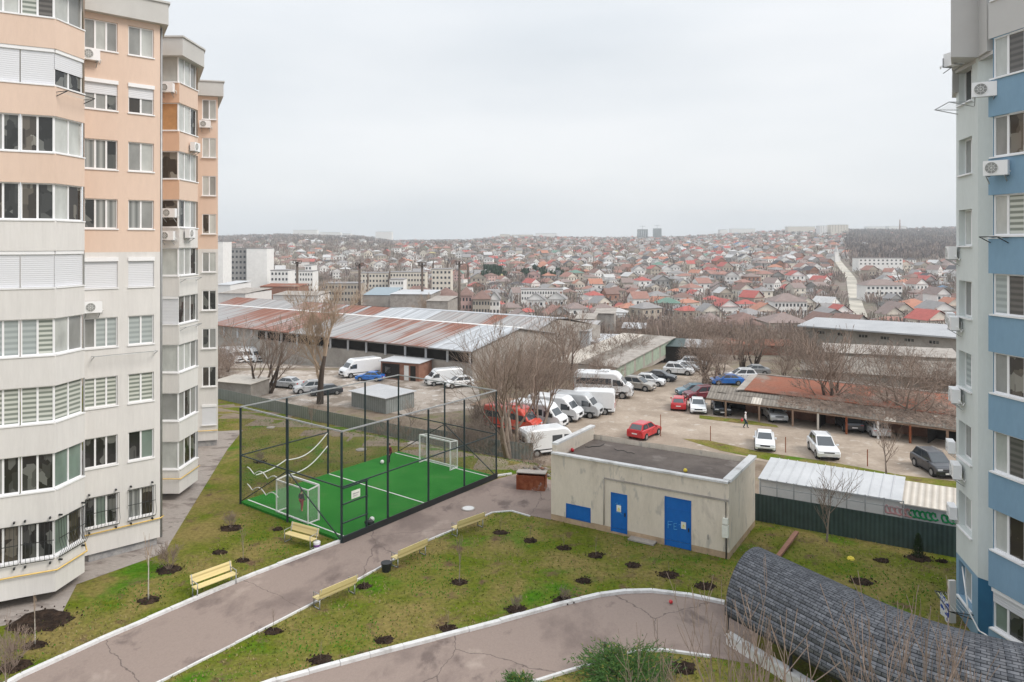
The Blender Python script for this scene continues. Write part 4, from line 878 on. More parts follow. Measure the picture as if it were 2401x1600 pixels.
# skip-like rusty box
sk = empty('rusty_bin', gp(1246, 1146), math.atan2(-5.3, 8.7)+.35, 'rusty red-brown open metal container at the end of the footpath', 'container')
b = MB(); b.box(-.8, .8, -.4, .4, .0, .06)
for x in (-.8, .8): b.add([(x, -.4, 0), (x, .4, 0), (x, .35, .85), (x, -.15, .85), (x+.03, -.4, 0), (x+.03, .4, 0), (x+.03, .35, .85), (x+.03, -.15, .85)], [(3, 2, 1, 0), (4, 5, 6, 7), (2, 3, 7, 6), (0, 4, 7, 3), (1, 2, 6, 5)])
b.add([(-.8, -.4, 0), (.8, -.4, 0), (.8, -.42, .8), (-.8, -.42, .8), (-.8, -.36, 0), (.8, -.36, 0), (.8, -.38, .8), (-.8, -.38, .8)], [(0, 1, 2, 3), (7, 6, 5, 4), (3, 2, 6, 7)]); b.box(-.8, .8, .36, .4, 0, .85); b.build('tub', 'rustbox', sk)
b = MB(); b.box(-.84, .84, -.2, .42, .86, .90); b.build('lid', 'concrete', sk); sk.scale = (1.15, 1.15, 1.2)
o = MB(); o.box(-.05, .05, -.09, .09, 0, .14); tag(o.build('litter', 'black', None, at(1419, 1516, .04)), 'small black litter can on the curved driveway', 'litter')
ball('litter_ball', at(1573, 1416, .04), .09, 'p_red', 'small red and white crumpled ball on the driveway below the kerb')
# plank, yellow lid, stones
a, b_ = gp(1818, 1318), gp(1868, 1264); o = MB(); d = b_-a; o.bar((0, 0, .08), (d.x, d.y, .35), .22, .12); tag(o.build('plank', 'brick', None, a), 'reddish wooden plank lying in the grass near the utility building', 'plank')
o = MB(); o.cyl((0, 0), .19, .02, .10, 14, r2=.15); o.cyl((0, 0), .10, .10, .15, 12, r2=.06); tag(o.build('yellow_lid', 'yellow', None, gp(1995, 1313)), 'yellow plastic lid lying on the grass in front of the green fence', 'lid')

# ================================================================ TREES AND PLANTS
def grow(rnd, p, d, ln_, r, lev, out, crook=.25, spread=.6, kids_=3, up=.25, lmin=.35, ratio=.62, sides=5, first=.35):
    n = 4 if lev > 1 else 3; pts = [p.copy()]; rr = [r]; q = p.copy(); dd = d.copy()
    for i in range(n):
        dd = (dd+Vector((rnd.uniform(-1, 1), rnd.uniform(-1, 1), rnd.uniform(-.5, .8)))*crook*.6+Vector((0, 0, up*.25))).normalized()
        q = q+dd*ln_/n; pts.append(q.copy()); rr.append(r*(1-.55*(i+1)/n) if lev > 0 else r*(1-.8*(i+1)/n))
    out.append((lev, pts, rr, sides))
    if lev == 0: return
    for k in range(kids_+(1 if rnd.random() < .5 else 0)):
        t = first+(1-first)*(k+rnd.uniform(.2, .8))/kids_; t = min(t, .99); i = min(int(t*n), n-1); pp = pts[i].lerp(pts[i+1], t*n-i)
        dl = (pts[i+1]-pts[i]).normalized(); pr = dl.orthogonal().normalized(); a = rnd.uniform(0, 6.28); side = (Matrix.Rotation(a, 3, dl) @ pr)
        nd = (dl*(1-spread*.5)+side*spread*rnd.uniform(.7, 1.2)+Vector((0, 0, up))).normalized()
        grow(rnd, pp, nd, ln_*ratio*rnd.uniform(.75, 1.15), max(rr[i]*.6, .006), lev-1, out, crook, spread, kids_, up, lmin, ratio, max(3, sides-1), .25)
    grow(rnd, pts[-1], dd, ln_*ratio, max(rr[-1], .006), lev-1, out, crook, spread, kids_, up, lmin, ratio, max(3, sides-1), .25)
def tree_proto(name, cat, seed, trunks, h, r, lev, bark='bark', twig='twig', thick=1.0, tw=None, **k):
    """trunks: list of (base offset, direction); trunk levels are the trunk, the rest the crown"""
    rnd = random.Random(seed); root = empty(name, (0, 0, 0), 0, None, cat); T = MB(); Cc = MB()
    for off_, d in trunks:
        out = []; grow(rnd, Vector(off_), Vector(d).normalized(), h, r, lev, out, **k)
        for l, pts, rr, sd_ in out:
            if l == lev: T.tube(pts, [x*thick for x in rr], max(sd_+1, 5))
            else: Cc.tube(pts, [max(x*thick, (tw or .006)) for x in rr], max(3, min(sd_, 5)), cap=False)
    T.build('trunk', bark, root); Cc.build('crown', twig, root); return Proto(root)
rv = random.Random(77)
TP = {}
TP['big'] = tree_proto('bare_tree', 'tree', 3, [((0, 0, -.3), (.02, 0, 1))], 4.6, .32, 4, tw=.016, spread=.62, kids_=3, up=.16, ratio=.66, crook=.22)
TP['multi'] = tree_proto('bare_tree', 'tree', 14, [((-.3, 0, -.3), (-.34, .05, 1)), ((.1, .2, -.3), (.03, .15, 1)), ((.4, -.1, -.3), (.32, -.1, 1)), ((.2, .4, -.3), (.55, -.1, 1))], 3.4, .19, 4, 'bark_d', 'twig', tw=.016, spread=.68, kids_=2, up=.2, ratio=.68, crook=.28)
TP['pale'] = tree_proto('bare_tree', 'tree', 21, [((-.25, 0, -.3), (-.38, .05, 1)), ((0, .2, -.3), (-.04, .2, 1)), ((.3, -.1, -.3), (.36, 0, 1)), ((.1, .3, -.3), (.62, .2, 1)), ((-.2, .3, -.3), (-.66, .1, 1))], 3.2, .16, 4, 'bark_l', 'twig', tw=.009, spread=.70, kids_=2, up=.2, ratio=.70, crook=.3)
TP['round'] = tree_proto('bare_tree', 'tree', 33, [((0, 0, -.3), (.1, 0, 1)), ((.2, .1, -.3), (-.6, .2, .9)), ((0, .1, -.3), (.65, .1, .8))], 2.5, .19, 5, 'bark', 'twig', tw=.010, spread=.85, kids_=2, up=.05, ratio=.70, crook=.45)
TP['willow'] = tree_proto('bare_tree', 'tree', 47, [((0, 0, -.3), (0, 0, 1))], 4.6, .27, 5, 'bark_d', 'twig_l', tw=.011, spread=.62, kids_=3, up=.26, ratio=.62, crook=.22)
TP['poplar'] = tree_proto('bare_poplar', 'tree', 48, [((0, 0, -.3), (0, 0, 1))], 5.5, .35, 4, 'bark', 'twig', tw=.03, spread=.32, kids_=4, up=.6, ratio=.55, crook=.1)
TP['young'] = tree_proto('young_tree', 'tree', 52, [((0, 0, -.1), (0, 0, 1))], 1.7, .055, 3, 'bark_l', 'twig', tw=.008, spread=.75, kids_=4, up=.35, ratio=.7, crook=.12)
TP['shoots'] = tree_proto('bare_tree', 'tree', 57, [((0, 0, -.3), (0, 0, 1)), ((.3, 0, -.3), (.12, .1, 1)), ((-.3, 0, -.3), (-.14, -.1, 1))], 4.4, .075, 3, 'twig', 'twig', tw=.011, spread=.6, kids_=2, up=.35, ratio=.55, crook=.34, first=.5)
TP['shrub'] = tree_proto('bare_shrub', 'shrub', 60, [((0, 0, -.1), (a, b, 1)) for a, b in ((.5, 0), (-.5, .1), (.1, .6), (-.1, -.6), (.3, .3), (-.35, -.3), (0, 0))], .55, .02, 3, 'twig', 'twig', tw=.007, spread=.7, kids_=2, up=.2, ratio=.7)
TP['thicket'] = tree_proto('bare_thicket', 'shrub', 66, [((i*.6-2, rv.uniform(-.9, .9), -.3), (rv.uniform(-.5, .5), rv.uniform(-.5, .5), 1)) for i in range(7)], 1.5, .035, 4, 'twig', 'twig', tw=.010, spread=.8, kids_=2, up=.12, ratio=.72, crook=.4)
TP['sapling'] = tree_proto('sapling', 'sapling', 71, [((0, 0, -.1), (.02, 0, 1))], 1.35, .028, 2, 'bark_l', 'twig', tw=.006, spread=.5, kids_=3, up=.5, ratio=.45, crook=.05, first=.55)
TP['stick'] = tree_proto('sapling', 'sapling', 73, [((0, 0, -.1), (.05, 0, 1))], .7, .016, 2, 'twig', 'twig', tw=.006, spread=.5, kids_=2, up=.4, ratio=.6, crook=.15)
TP['birch'] = tree_proto('sapling', 'sapling', 75, [((0, 0, -.1), (0, 0, 1))], 2.3, .04, 2, 'birch', 'twig_l', tw=.006, spread=.4, kids_=3, up=.6, ratio=.35, crook=.04, first=.7)
def hgt(key):
    me = [c for c in TP[key].o.children if 'crown' in c.name][0].data; return max(v.co.z for v in me.vertices)
HT = {k: hgt(k) for k in TP}
def tree(key, base, h, label, group=None, rz=None, wide=1):
    s = h/HT[key]; return TP[key].place(base, rz if rz is not None else rv.uniform(0, 6.28), label, group, scale=(s*wide, s*wide, s))
def htop(b, py): return H-(py-CY)*b.y/F-b.z      # height that reaches picture row py
# trees one can tell apart
b = gp(620, 924); tree('multi', b, htop(b, 735), 'dark bare tree with several leaning trunks behind the grey fence, left of the tall one', rz=.4, wide=1.15)
b = gp(750, 948); tree('willow', b, htop(b, 652), 'tallest bare tree with a dark trunk and fine tan crown, before the rusty warehouse', rz=2.1, wide=1.25)
b = gp(1203, 1078); tree('pale', b, htop(b, 705), 'pale bare tree with many trunks by the cage corner and the red minibus', rz=1.0, wide=.9)
b = gp(1262, 1010); tree('pale', b, htop(b, 745), 'thin bare tree just behind the parked vans, right of the cage', rz=3.0, wide=.8)
b = gp(1330, 890); tree('multi', b, htop(b, 712), 'bushy bare tree behind the white minibus, in front of the warehouse gable', rz=2.2, wide=1.1)
b = gp(1610, 838); tree('round', b, htop(b, 712), 'wide bare tree over the parked cars at the far end of the lot', rz=.5, wide=1.15)
b = gpf(1952, 79.2); tree('multi', b, htop(b, 758), 'bare tree with upright limbs behind the middle of the long carport roof', rz=4.1, wide=1.1)
b = gpf(2112, 73.0); tree('round', b, htop(b, 792), 'spreading bare tree behind the right end of the long carport roof', rz=1.7, wide=1.05)
b = gp(1938, 1272); tree('young', b, htop(b, 1075), 'young bare tree standing before the dark green metal fence', rz=.3, wide=1)
b = gp(2078, 1200); b.z = -.2; tree('young', b, 4.6, 'young bare tree behind the green fence by the graffiti shed', rz=2.3, wide=1.1)
b = gp(730, 1000); tree('young', b, 2.6, 'thin young tree on the lawn behind the cage, near the grey fence', rz=1.3)
b = gp(964, 1010); tree('young', b, 3.4, 'small bare tree behind the grey fence at the middle of the cage', rz=2.9, wide=1.3)
b = gp(1690, 880); tree('multi', b, htop(b, 790), 'small leaning bare tree beside the blue sedan', rz=2.9, wide=.9)
# saplings in mulch pits
pit_n = 0
def pit(px, py, rx, plant, h, label, key=None):
    p = gp(px, py); p.z = .03; m_ = MB(); rr = random.Random(int(px*7+py)); n = 22; vs = [(0, 0, .02)]
    for j in range(n): a = 6.283*j/n; k = rx*rr.uniform(.8, 1.12); vs.append((k*math.cos(a), k*.8*math.sin(a), .0)); 
    for j in range(n): a = 6.283*j/n; k = rx*rr.uniform(.4, .7); vs.append((k*math.cos(a), k*.8*math.sin(a), rr.uniform(.05, .12)))
    fs = [(1+j, 1+(j+1) % n, 1+n+(j+1) % n, 1+n+j) for j in range(n)]+[(0, 1+n+j, 1+n+(j+1) % n) for j in range(n)]
    m_.add(vs, fs); 
    for _ in range(int(60*rx)): a = rr.uniform(0, 6.28); k = rx*math.sqrt(rr.random())*1.25; s_ = rr.uniform(.02, .05); m_.sphere((k*math.cos(a), k*.8*math.sin(a), .05), s_, 5)
    tag(m_.build('mulch_pit', 'mulch', None, p), label, 'planting pit', 'dark round planting pits in the lawn')
    if plant: tree(plant, p+Vector((0, 0, .04)), h, {'birch': 'pale sapling', 'sapling': 'slender sapling', 'stick': 'tiny sapling', 'shrub': 'twiggy shrub'}[plant]+' in the '+label.replace('lone ', '').replace('small ', '').replace('faint ', '').replace('dark planting ', ''), 'saplings and shrubs in planting pits')
PITS = [(1174, 1251, .42, 'stick', .9, 'dark planting pit nearest the bend of the thin kerb by the utility building'), (1244, 1271, .40, 'stick', .8, 'dark planting pit left of the blue hatch'), (1322, 1288, .40, 'stick', .7, 'dark planting pit below the blue hatch'),
        (1397, 1305, .44, 'sapling', 1.0, 'dark planting pit before the narrow blue door'), (1484, 1327, .40, None, 0, 'dark planting pit left of the wide blue door'), (1568, 1350, .52, 'stick', .6, 'dark planting pit below the wide blue door'),
        (1369, 1365, .38, None, 0, 'lone dark planting pit in the middle of the right lawn'), (1322, 1411, .50, 'shrub', .6, 'dark planting pit just above the driveway kerb bend'), (1211, 1433, .48, 'shrub', .6, 'dark planting pit above the middle of the driveway kerb'),
        (1050, 1476, .40, 'stick', .8, 'dark planting pit touching the driveway kerb'), (902, 1505, .38, None, 0, 'dark planting pit left along the driveway kerb'), (752, 1550, .45, 'stick', .7, 'dark planting pit lowest in the frame between both paths'),
        (641, 1483, .38, 'stick', .9, 'dark planting pit by the thin kerb below the nearest bench'), (854, 1378, .36, 'stick', .8, 'dark planting pit at the far end of the nearest bench'), (1077, 1368, .42, 'sapling', 2.3, 'dark planting pit at the centre of the lawn'),
        (541, 1241, .62, 'shrub', .9, 'dark planting pit left of the cage side bench'), (652, 1243, .32, None, 0, 'dark planting pit near the left leg of the cage side bench'), (515, 1298, .40, None, 0, 'small dark planting pit behind the front-facing bench'),
        (570, 1317, .34, 'sapling', 1.7, 'dark planting pit between the front-facing bench and the cage bench'), (396, 1338, .65, 'shrub', 1.3, 'dark planting pit left of the front-facing bench'), (348, 1410, .48, 'birch', 3.0, 'dark planting pit below the corner of the paved strip'),
        (82, 1516, .45, 'birch', 2.1, 'dark planting pit near the left edge above the wide kerb'), (100, 1459, 1.3, None, 0, 'large dark mulched bed below the peach building bay'), (36, 1566, .6, 'shrub', 1.4, 'dark planting pit in the lower left corner'),
        (1654, 1378, .50, None, 0, 'dark planting pit beside the left end of the shingled canopy'), (2020, 1366, .52, None, 0, 'dark planting pit in the right lawn beyond the canopy'), (2067, 1317, .36, None, 0, 'small dark planting pit right of the yellow lid'),
        (2208, 1319, .3, None, 0, 'small dark planting pit by the blue building and green fence'), (1597, 1568, .6, None, 0, 'dark planting pit right of the juniper bush'), (2155, 1311, .62, None, 0, 'dark soil patch around the small conifer'), (610, 1085, .4, 'shrub', .8, 'faint planting pit on the lawn inside the left of the cage view')]
for q in PITS: pit(*q)
def conifer(p, h, r, label):
    root = empty('small_conifer', p, 0, label, 'conifer'); T = MB(); T.tube([(0, 0, 0), (0, 0, h*.5)], .03, 5); T.build('trunk', 'bark', root); Cm = MB(); rr = random.Random(4)
    for _ in range(1100):
        t = rr.random()**.8; a = rr.uniform(0, 6.28); k = r*(1-t)**.6*rr.uniform(.5, 1.05)+.02; c = Vector((k*math.cos(a), k*math.sin(a), .05+t*h)); d = Vector((math.cos(a)*.5, math.sin(a)*.5, 1)).normalized(); s_ = Vector((-math.sin(a), math.cos(a), 0))*.018
        Cm.add([c-s_, c+s_, c+d*.12], [(0, 1, 2)])
    Cm.build('foliage', 'conifer', root)
conifer(gp(2153, 1311), 1.15, .27, 'small dark green conifer before the green fence')
def juniper(p, r, h, n, label, mats=('juniper', 'juniper_y'), seed=5):
    root = empty('juniper_bush', p, 0, label, 'bush'); rr = random.Random(seed); A = MB(); S = MB()
    for _ in range(n):
        a = rr.uniform(0, 6.28); el_ = rr.uniform(.05, 1.35); k = rr.uniform(.45, 1)*r*(1+.15*math.sin(a*3)); b0 = Vector((rr.uniform(-.2, .2), rr.uniform(-.2, .2), .05)); d = Vector((math.cos(a)*math.cos(el_), math.sin(a)*math.cos(el_), math.sin(el_)*h/r))
        e = b0+d*k; 
        if rr.random() < .15: S.tube([b0, e], .012, 3, cap=False)
        for t in range(16):
            c = b0.lerp(e, .45+.55*t/16)+Vector([rr.gauss(0, .045) for _ in range(3)]); dd = (d+Vector([rr.uniform(-.9, .9) for _ in range(3)])).normalized(); s_ = dd.orthogonal().normalized()*.018; q = dd.cross(s_)
            A.add([c-s_, c+s_, c+dd*rr.uniform(.10, .2)], [(0, 1, 2)], 1 if rr.random() < .07 else 0)
    A.build('foliage', list(mats), root); S.build('stem', 'bark', root)
p = at(1472, 1602, 0); juniper(p, 2.15, 1.25, 800, 'dense green juniper bush by the lower edge of the driveway')
p = at(1215, 1625, 0); juniper(p, .8, .55, 160, 'low yellow-tipped green shrub at the bottom edge, left of the juniper', ('juniper', 'juniper_y'), 8)
# foreground twigs: crowns of trees growing below the frame
for i, (px_, D_, h_, w_, k_) in enumerate(((1645, 19.0, 7.0, .8, 'shoots'), (1770, 17.6, 7.9, .7, 'shoots'), (1880, 17.0, 7.4, .8, 'young'), (2010, 16.4, 8.0, .8, 'shoots'), (2200, 16.2, 8.0, .7, 'young'), (2250, 17.5, 7.5, .6, 'shoots'), (2360, 15.0, 7.4, .7, 'shoots'), (1480, 19.8, 5.6, .6, 'young'), (15, 24.8, 3.6, .6, 'young'))):
    tree(k_, gpf(px_, D_), h_, ['bare foreground tree whose twigs rise left of the canopy', 'bare foreground shoots before the left third of the shingles', 'pale branching foreground tree before the middle of the shingles', 'bare foreground shoots before the right part of the shingles', 'foreground twigs reaching up near the blue building', 'tall single foreground shoots before the canopy ridge', 'foreground twigs in the lower right corner', 'bare foreground twigs rising through the juniper', 'bare twigs at the lower left corner'][i], wide=w_)

# ================================================================ PEOPLE
def person(p, rz, h, top, bottom, shoes, hair, label, hood=False, stride=.12, bagm=None, coat=False, arms=(.18, .18)):
    """one continuous skinned figure, clothes as slightly fuller skinned shells"""
    s_ = h/1.75; root = empty('person', p, rz, label, 'person'); S = stride
    J = dict(pel=(0, 0, .94), sp=(0, -.01, 1.12), ch=(0, 0, 1.33), nk=(0, .0, 1.48), hd=(0, .02, 1.60), ht=(0, .01, 1.70),
             lh=(-.10, 0, .90), lk=(-.11, S*.6+.03, .50), la=(-.11, S-.02, .09), lt=(-.12, S+.14, .035), rh=(.10, 0, .90), rk=(.11, -S*.3+.04, .49), ra=(.11, -S-.02, .10), rt=(.12, -S+.13, .035),
             ls=(-.19, 0, 1.40), le=(-.25, -.04, 1.13), lw=(-.26, arms[0]*.6, .90), lp=(-.26, arms[0]*.7+.03, .83), rs=(.19, 0, 1.40), re=(.25, -.03, 1.13), rw=(.26, arms[1]*.6, .90), rp=(.26, arms[1]*.7+.03, .83))
    Rd = dict(pel=.135, sp=.115, ch=.135, nk=.058, hd=.088, ht=.072, lh=.085, lk=.058, la=.04, lt=.035, rh=.085, rk=.058, ra=.04, rt=.035, ls=.062, le=.042, lw=.028, lp=.036, rs=.062, re=.042, rw=.028, rp=.036)
    E = [('pel', 'sp'), ('sp', 'ch'), ('ch', 'nk'), ('nk', 'hd'), ('hd', 'ht'), ('pel', 'lh'), ('lh', 'lk'), ('lk', 'la'), ('la', 'lt'), ('pel', 'rh'), ('rh', 'rk'), ('rk', 'ra'), ('ra', 'rt'), ('ch', 'ls'), ('ls', 'le'), ('le', 'lw'), ('lw', 'lp'), ('ch', 'rs'), ('rs', 're'), ('re', 'rw'), ('rw', 'rp')]
    def skinned(name, keys, mat, extra=0, mul=1, chains=(), rk='pel'):
        ks = [k for k in J if k in keys]; ix = {k: i for i, k in enumerate(ks)}; vs = [Vector(J[k])*s_ for k in ks]; es = [(ix[a], ix[b]) for a, b in E if a in ix and b in ix]; rads = [(Rd[k]*mul+extra)*s_ for k in ks]; roots = [ix.get(rk, 0)]
        for ch in chains:
            b0 = len(vs); roots.append(b0)
            for i, (pt, rd) in enumerate(ch): vs.append(Vector(pt)*s_); rads.append(rd*s_); 
            es += [(b0+i, b0+i+1) for i in range(len(ch)-1)]
        me = bpy.data.meshes.new(name); me.from_pydata(vs, es, []); me.materials.append(M[mat]); o = bpy.data.objects.new(name, me); col.objects.link(o); o.parent = root
        md = o.modifiers.new('skin', 'SKIN'); md.use_smooth_shade = True
        for i, r_ in enumerate(rads): me.skin_vertices[0].data[i].radius = (r_, r_*.9)
        for i in range(len(vs)): me.skin_vertices[0].data[i].use_root = i in roots
        sb = o.modifiers.new('sub', 'SUBSURF'); sb.levels = 1; sb.render_levels = 2; return o
    fing = []
    for sx, k in ((-1, 'lp'), (1, 'rp')):
        x, y, z = J[k]
        for i, ln_ in enumerate((.062, .072, .068, .055)): yy = y+.027-.018*i; fing.append([((x, yy, z-.02), .009), ((x-sx*.004, yy+.005, z-.02-ln_*.55), .0085), ((x-sx*.018, yy+.008, z-.02-ln_), .0075)])
        fing.append([((x-sx*.01, y+.02, z+.01), .010), ((x-sx*.02, y+.05, z-.02), .009), ((x-sx*.025, y+.06, z-.045), .008)])
    bd = skinned('body', list(J), 'skin', 0, .97, fing)
    up = ['sp', 'ch', 'nk2', 'ls', 'le', 'lw', 'rs', 're', 'rw', 'pel']; skinned('coat' if coat else 'top', up, top, .018, 1.05)
    skinned('trousers', ['pel', 'lh', 'lk', 'la', 'rh', 'rk', 'ra'], bottom, .014, 1.04)
    for a, b in (('la', 'lt'), ('ra', 'rt')): skinned('shoe', [a, b], shoes, .012, 1.05, rk=a)
    if hood: skinned('hood', ['nk', 'hd', 'ht'], top, .03, 1.08, rk='nk')
    else:
        o = MB(); o.sphere((0, -.012*s_, 1.665*s_), .098*s_, 12, sq=(.95, 1.02, .88)); o.build('hair', hair, root)
    o = MB(); y = .02+.085
    for x in (-.032, .032): o.sphere((x*s_, (y-.004)*s_, 1.625*s_), .011*s_, 6, 1)
    o.sphere((0, (y+.012)*s_, 1.60*s_), .014*s_, 6, 0, (1, 1.2, 1.4)); o.sphere((0, (y-.002)*s_, 1.562*s_), .02*s_, 6, 2, (1.3, .5, .4))
    for x in (-.088, .088): o.sphere((x*s_, .02*s_, 1.61*s_), .022*s_, 6, 0, (.4, .8, 1.2))
    o.build('face', ['skin', 'hair', 'p_red'], root)
    return root
p = gp(707, 1206); p.z = .168; person(p, -.5, 1.25, 'cl_black', 'cl_red', 'cl_orange', 'hair', 'child in black top, red shorts and orange shoes behind the near goal')
p = gp(913, 1093); p.z = .168; person(p, 2.4, 1.45, 'cl_maroon', 'cl_black', 'cl_black', 'hair', 'child in maroon top and dark trousers by the far ball on the pitch', arms=(.3, .1))
p = gp(1748, 1004); person(p, -1.9, 1.72, 'cl_white', 'cl_navy', 'cl_black', 'hair', 'pedestrian in a white hooded coat and dark trousers walking before the carport', hood=True, coat=True, stride=.2)
bgp_ = p+Vector((-.42, -.18, .75)); o = MB(); o.sphere((0, 0, .1), .17, 10, sq=(.8, .5, 1)); o.tube([(-.08, 0, .22), (0, 0, .42), (.08, 0, .22)], .012, 5); tag(o.build('handbag', 'p_red', None, bgp_), 'red bag carried by the pedestrian in the white coat', 'bag')

# ================================================================ VEHICLES
def car_mesh(kind):
    """profile data: length, width, belt height, lower outline (x,z), cabin trapezoid rear-base, front-base, rear-roof, front-roof, roof height"""
    return dict(
        sedan=dict(L=4.4, W=1.76, low=[(-2.2, .42), (-2.18, .72), (-2.08, .94), (-1.55, .98), (1.0, .94), (1.75, .82), (2.12, .70), (2.2, .5), (2.15, .28), (1.9, .22), (-1.9, .22), (-2.15, .3)], cab=(-1.75, 1.02, -1.05, .22, .95, 1.42), wr=.32, wx=1.32),
        hatch=dict(L=3.9, W=1.70, low=[(-1.95, .42), (-1.95, .75), (-1.88, .95), (-1.5, .98), (.95, .94), (1.5, .84), (1.85, .70), (1.95, .5), (1.9, .28), (1.65, .22), (-1.7, .22), (-1.92, .3)], cab=(-1.86, 1.0, -1.40, .2, .95, 1.46), wr=.31, wx=1.22),
        suv=dict(L=4.4, W=1.84, low=[(-2.2, .5), (-2.2, .85), (-2.12, 1.06), (-1.8, 1.10), (.95, 1.06), (1.7, .99), (2.05, .88), (2.19, .66), (2.14, .36), (1.95, .28), (-1.95, .28), (-2.15, .38)], cab=(-2.08, 1.15, -1.62, .18, 1.04, 1.69), wr=.37, wx=1.33))[kind]
def loft(out, hw, mb, m=0, b=.07, tz=None):
    """rounded extrusion of an outline in the xz plane to half-width hw"""
    cxo = sum(p[0] for p in out)/len(out); czo = sum(p[1] for p in out)/len(out); n = len(out)
    def ring(y, k): return [(p[0]-math.copysign(min(abs(p[0]-cxo), k), p[0]-cxo), y, p[1]-math.copysign(min(abs(p[1]-czo), k), p[1]-czo)) for p in out]
    vs = ring(-hw, b)+ring(-hw+b*.35, b*.35)+ring(-hw+b, 0)+ring(hw-b, 0)+ring(hw-b*.35, b*.35)+ring(hw, b); fs = []
    for k in range(5): fs += [(k*n+i, k*n+(i+1) % n, (k+1)*n+(i+1) % n, (k+1)*n+i) for i in range(n)]
    fs += [tuple(range(n))[::-1], tuple(5*n+i for i in range(n))]; mb.add(vs, fs, m)
def wheels(root, xs, hw, r, mat='tire'):
    for x in xs:
        for s_ in (-1, 1):
            y = s_*(hw-.10); o = MB(); n = 18
            vs = [(r*k*math.cos(6.283*j/n), yy, r*k*math.sin(6.283*j/n)) for yy, k in ((-.11, .92), (-.08, 1), (.08, 1), (.11, .92)) for j in range(n)]; fs = [(k*n+j, k*n+(j+1) % n, (k+1)*n+(j+1) % n, (k+1)*n+j) for k in range(3) for j in range(n)]+[tuple(range(n))[::-1], tuple(3*n+j for j in range(n))]; o.add(vs, fs)
            w_ = o.build('wheel', 'tire', root, (x, y, r)); o = MB(); ys = s_*.112
            vs = [(0, ys*1.08, 0)]+[(r*.62*math.cos(6.283*j/n), ys, r*.62*math.sin(6.283*j/n)) for j in range(n)]; o.add(vs, [(0, 1+j, 1+(j+1) % n) if s_ < 0 else (0, 1+(j+1) % n, 1+j) for j in range(n)])
            o.build('rim', 'rim', w_)
def part_box(root, name, mat, x0, x1, y0, y1, z0, z1, bev=0): o = MB(); o.box(x0, x1, y0, y1, z0, z1); return o.build(name, mat, root)
def make_car(kind, colour):
    d = car_mesh(kind); hw = d['W']/2; root = empty('parked_car', (0, 0, 0), 0, None, 'car'); low = d['low']; mb = MB(); loft(low, hw, mb, 0, .09)
    rb, fb, rr_, fr_, zb, zt_ = d['cab']; zb -= .03; yb, yt = hw-.07, hw-.27
    P = lambda x, y, z: Vector((x, y, z))
    c = dict(rbl=P(rb, -yb+.06, zb), rbr=P(rb, yb-.06, zb), fbl=P(fb, -yb+.08, zb), fbr=P(fb, yb-.08, zb), rtl=P(rr_, -yt, zt_-.05), rtr=P(rr_, yt, zt_-.05), ftl=P(fr_, -yt, zt_-.03), ftr=P(fr_, yt, zt_-.03))
    mb.add([c[k] for k in ('rbl', 'fbl', 'fbr', 'rbr', 'rtl', 'ftl', 'ftr', 'rtr')], [(0, 1, 5, 4), (1, 2, 6, 5), (2, 3, 7, 6), (3, 0, 4, 7)])
    ro = [(rr_, -yt, zt_-.05), (fr_, -yt, zt_-.03), (fr_, yt, zt_-.03), (rr_, yt, zt_-.05), (rr_+.12, -yt+.12, zt_), (fr_-.15, -yt+.12, zt_+.01), (fr_-.15, yt-.12, zt_+.01), (rr_+.12, yt-.12, zt_)]
    mb.add(ro, [(0, 1, 5, 4), (1, 2, 6, 5), (2, 3, 7, 6), (3, 0, 4, 7), (4, 5, 6, 7)])
    for s_ in (-1, 1):        # wheel arches
        for x in (-d['wx'], d['wx']): mb.tube([(x, s_*(hw-.25), d['wr']), (x, s_*(hw+.004), d['wr'])], d['wr']*1.14, 18, 1)
    mb.box(-.95*hw*2, .95*hw*2, -hw-.004, hw+.004, .24, .31, 1)
    for s_ in (-1, 1):        # door seams
        for x in (-.95, -.08, .88): mb.box(x-.012, x+.012, *sorted((s_*(hw-.02), s_*(hw+.003))), .36, zb-.06, 1)
    for s_ in (-1, 1):        # handles
        for x in (-.78, .08): mb.box(x, x+.16, *sorted((s_*(hw-.01), s_*(hw+.02))), zb-.17, zb-.13, 1)
    mb.build('body', ['p_'+colour, 'trim'], root)
    def pane(name, a, b, c_, d_, u0, u1, v0, v1, off=.012):
        f = lambda u, v: a.lerp(b, u).lerp(d_.lerp(c_, u), v); n = (b-a).cross(d_-a).normalized()*off; o = MB(); o.add([f(u0, v0)+n, f(u1, v0)+n, f(u1, v1)+n, f(u0, v1)+n], [(0, 1, 2, 3)]); return o.build(name, 'carglass', root)
    pane('windscreen', c['fbl'], c['fbr'], c['ftr'], c['ftl'], .05, .95, .06, .95); pane('rear_window', c['rbr'], c['rbl'], c['rtl'], c['rtr'], .07, .93, .15, .93)
    for a, b, e, f in ((c['rbl'], c['fbl'], c['ftl'], c['rtl']), (c['fbr'], c['rbr'], c['rtr'], c['ftr'])):
        pane('side_window', a, b, e, f, .08, .48, .12, .9); pane('side_window', a, b, e, f, .52, .92, .12, .9)
    wheels(root, (-d['wx'], d['wx']), hw+.03, d['wr'])
    xf, xr = d['L']/2, -d['L']/2; zh = zb-.26
    for s_ in (-1, 1):
        y0, y1 = sorted((s_*(hw-.48), s_*(hw-.09))); part_box(root, 'headlight', 'lamp_w', xf-.28, xf-.055, y0, y1, zh-.08, zh+.06)
        y0, y1 = sorted((s_*(hw-.36), s_*(hw-.07))); part_box(root, 'tail_light', 'lamp_r', xr+.005, xr+.2, y0, y1, zb-.26, zb-.10)
        y0, y1 = sorted((s_*(hw-.02), s_*(hw+.16))); part_box(root, 'wing_mirror', 'p_'+colour, fb-.42, fb-.24, y0, y1, zb+.02, zb+.15)
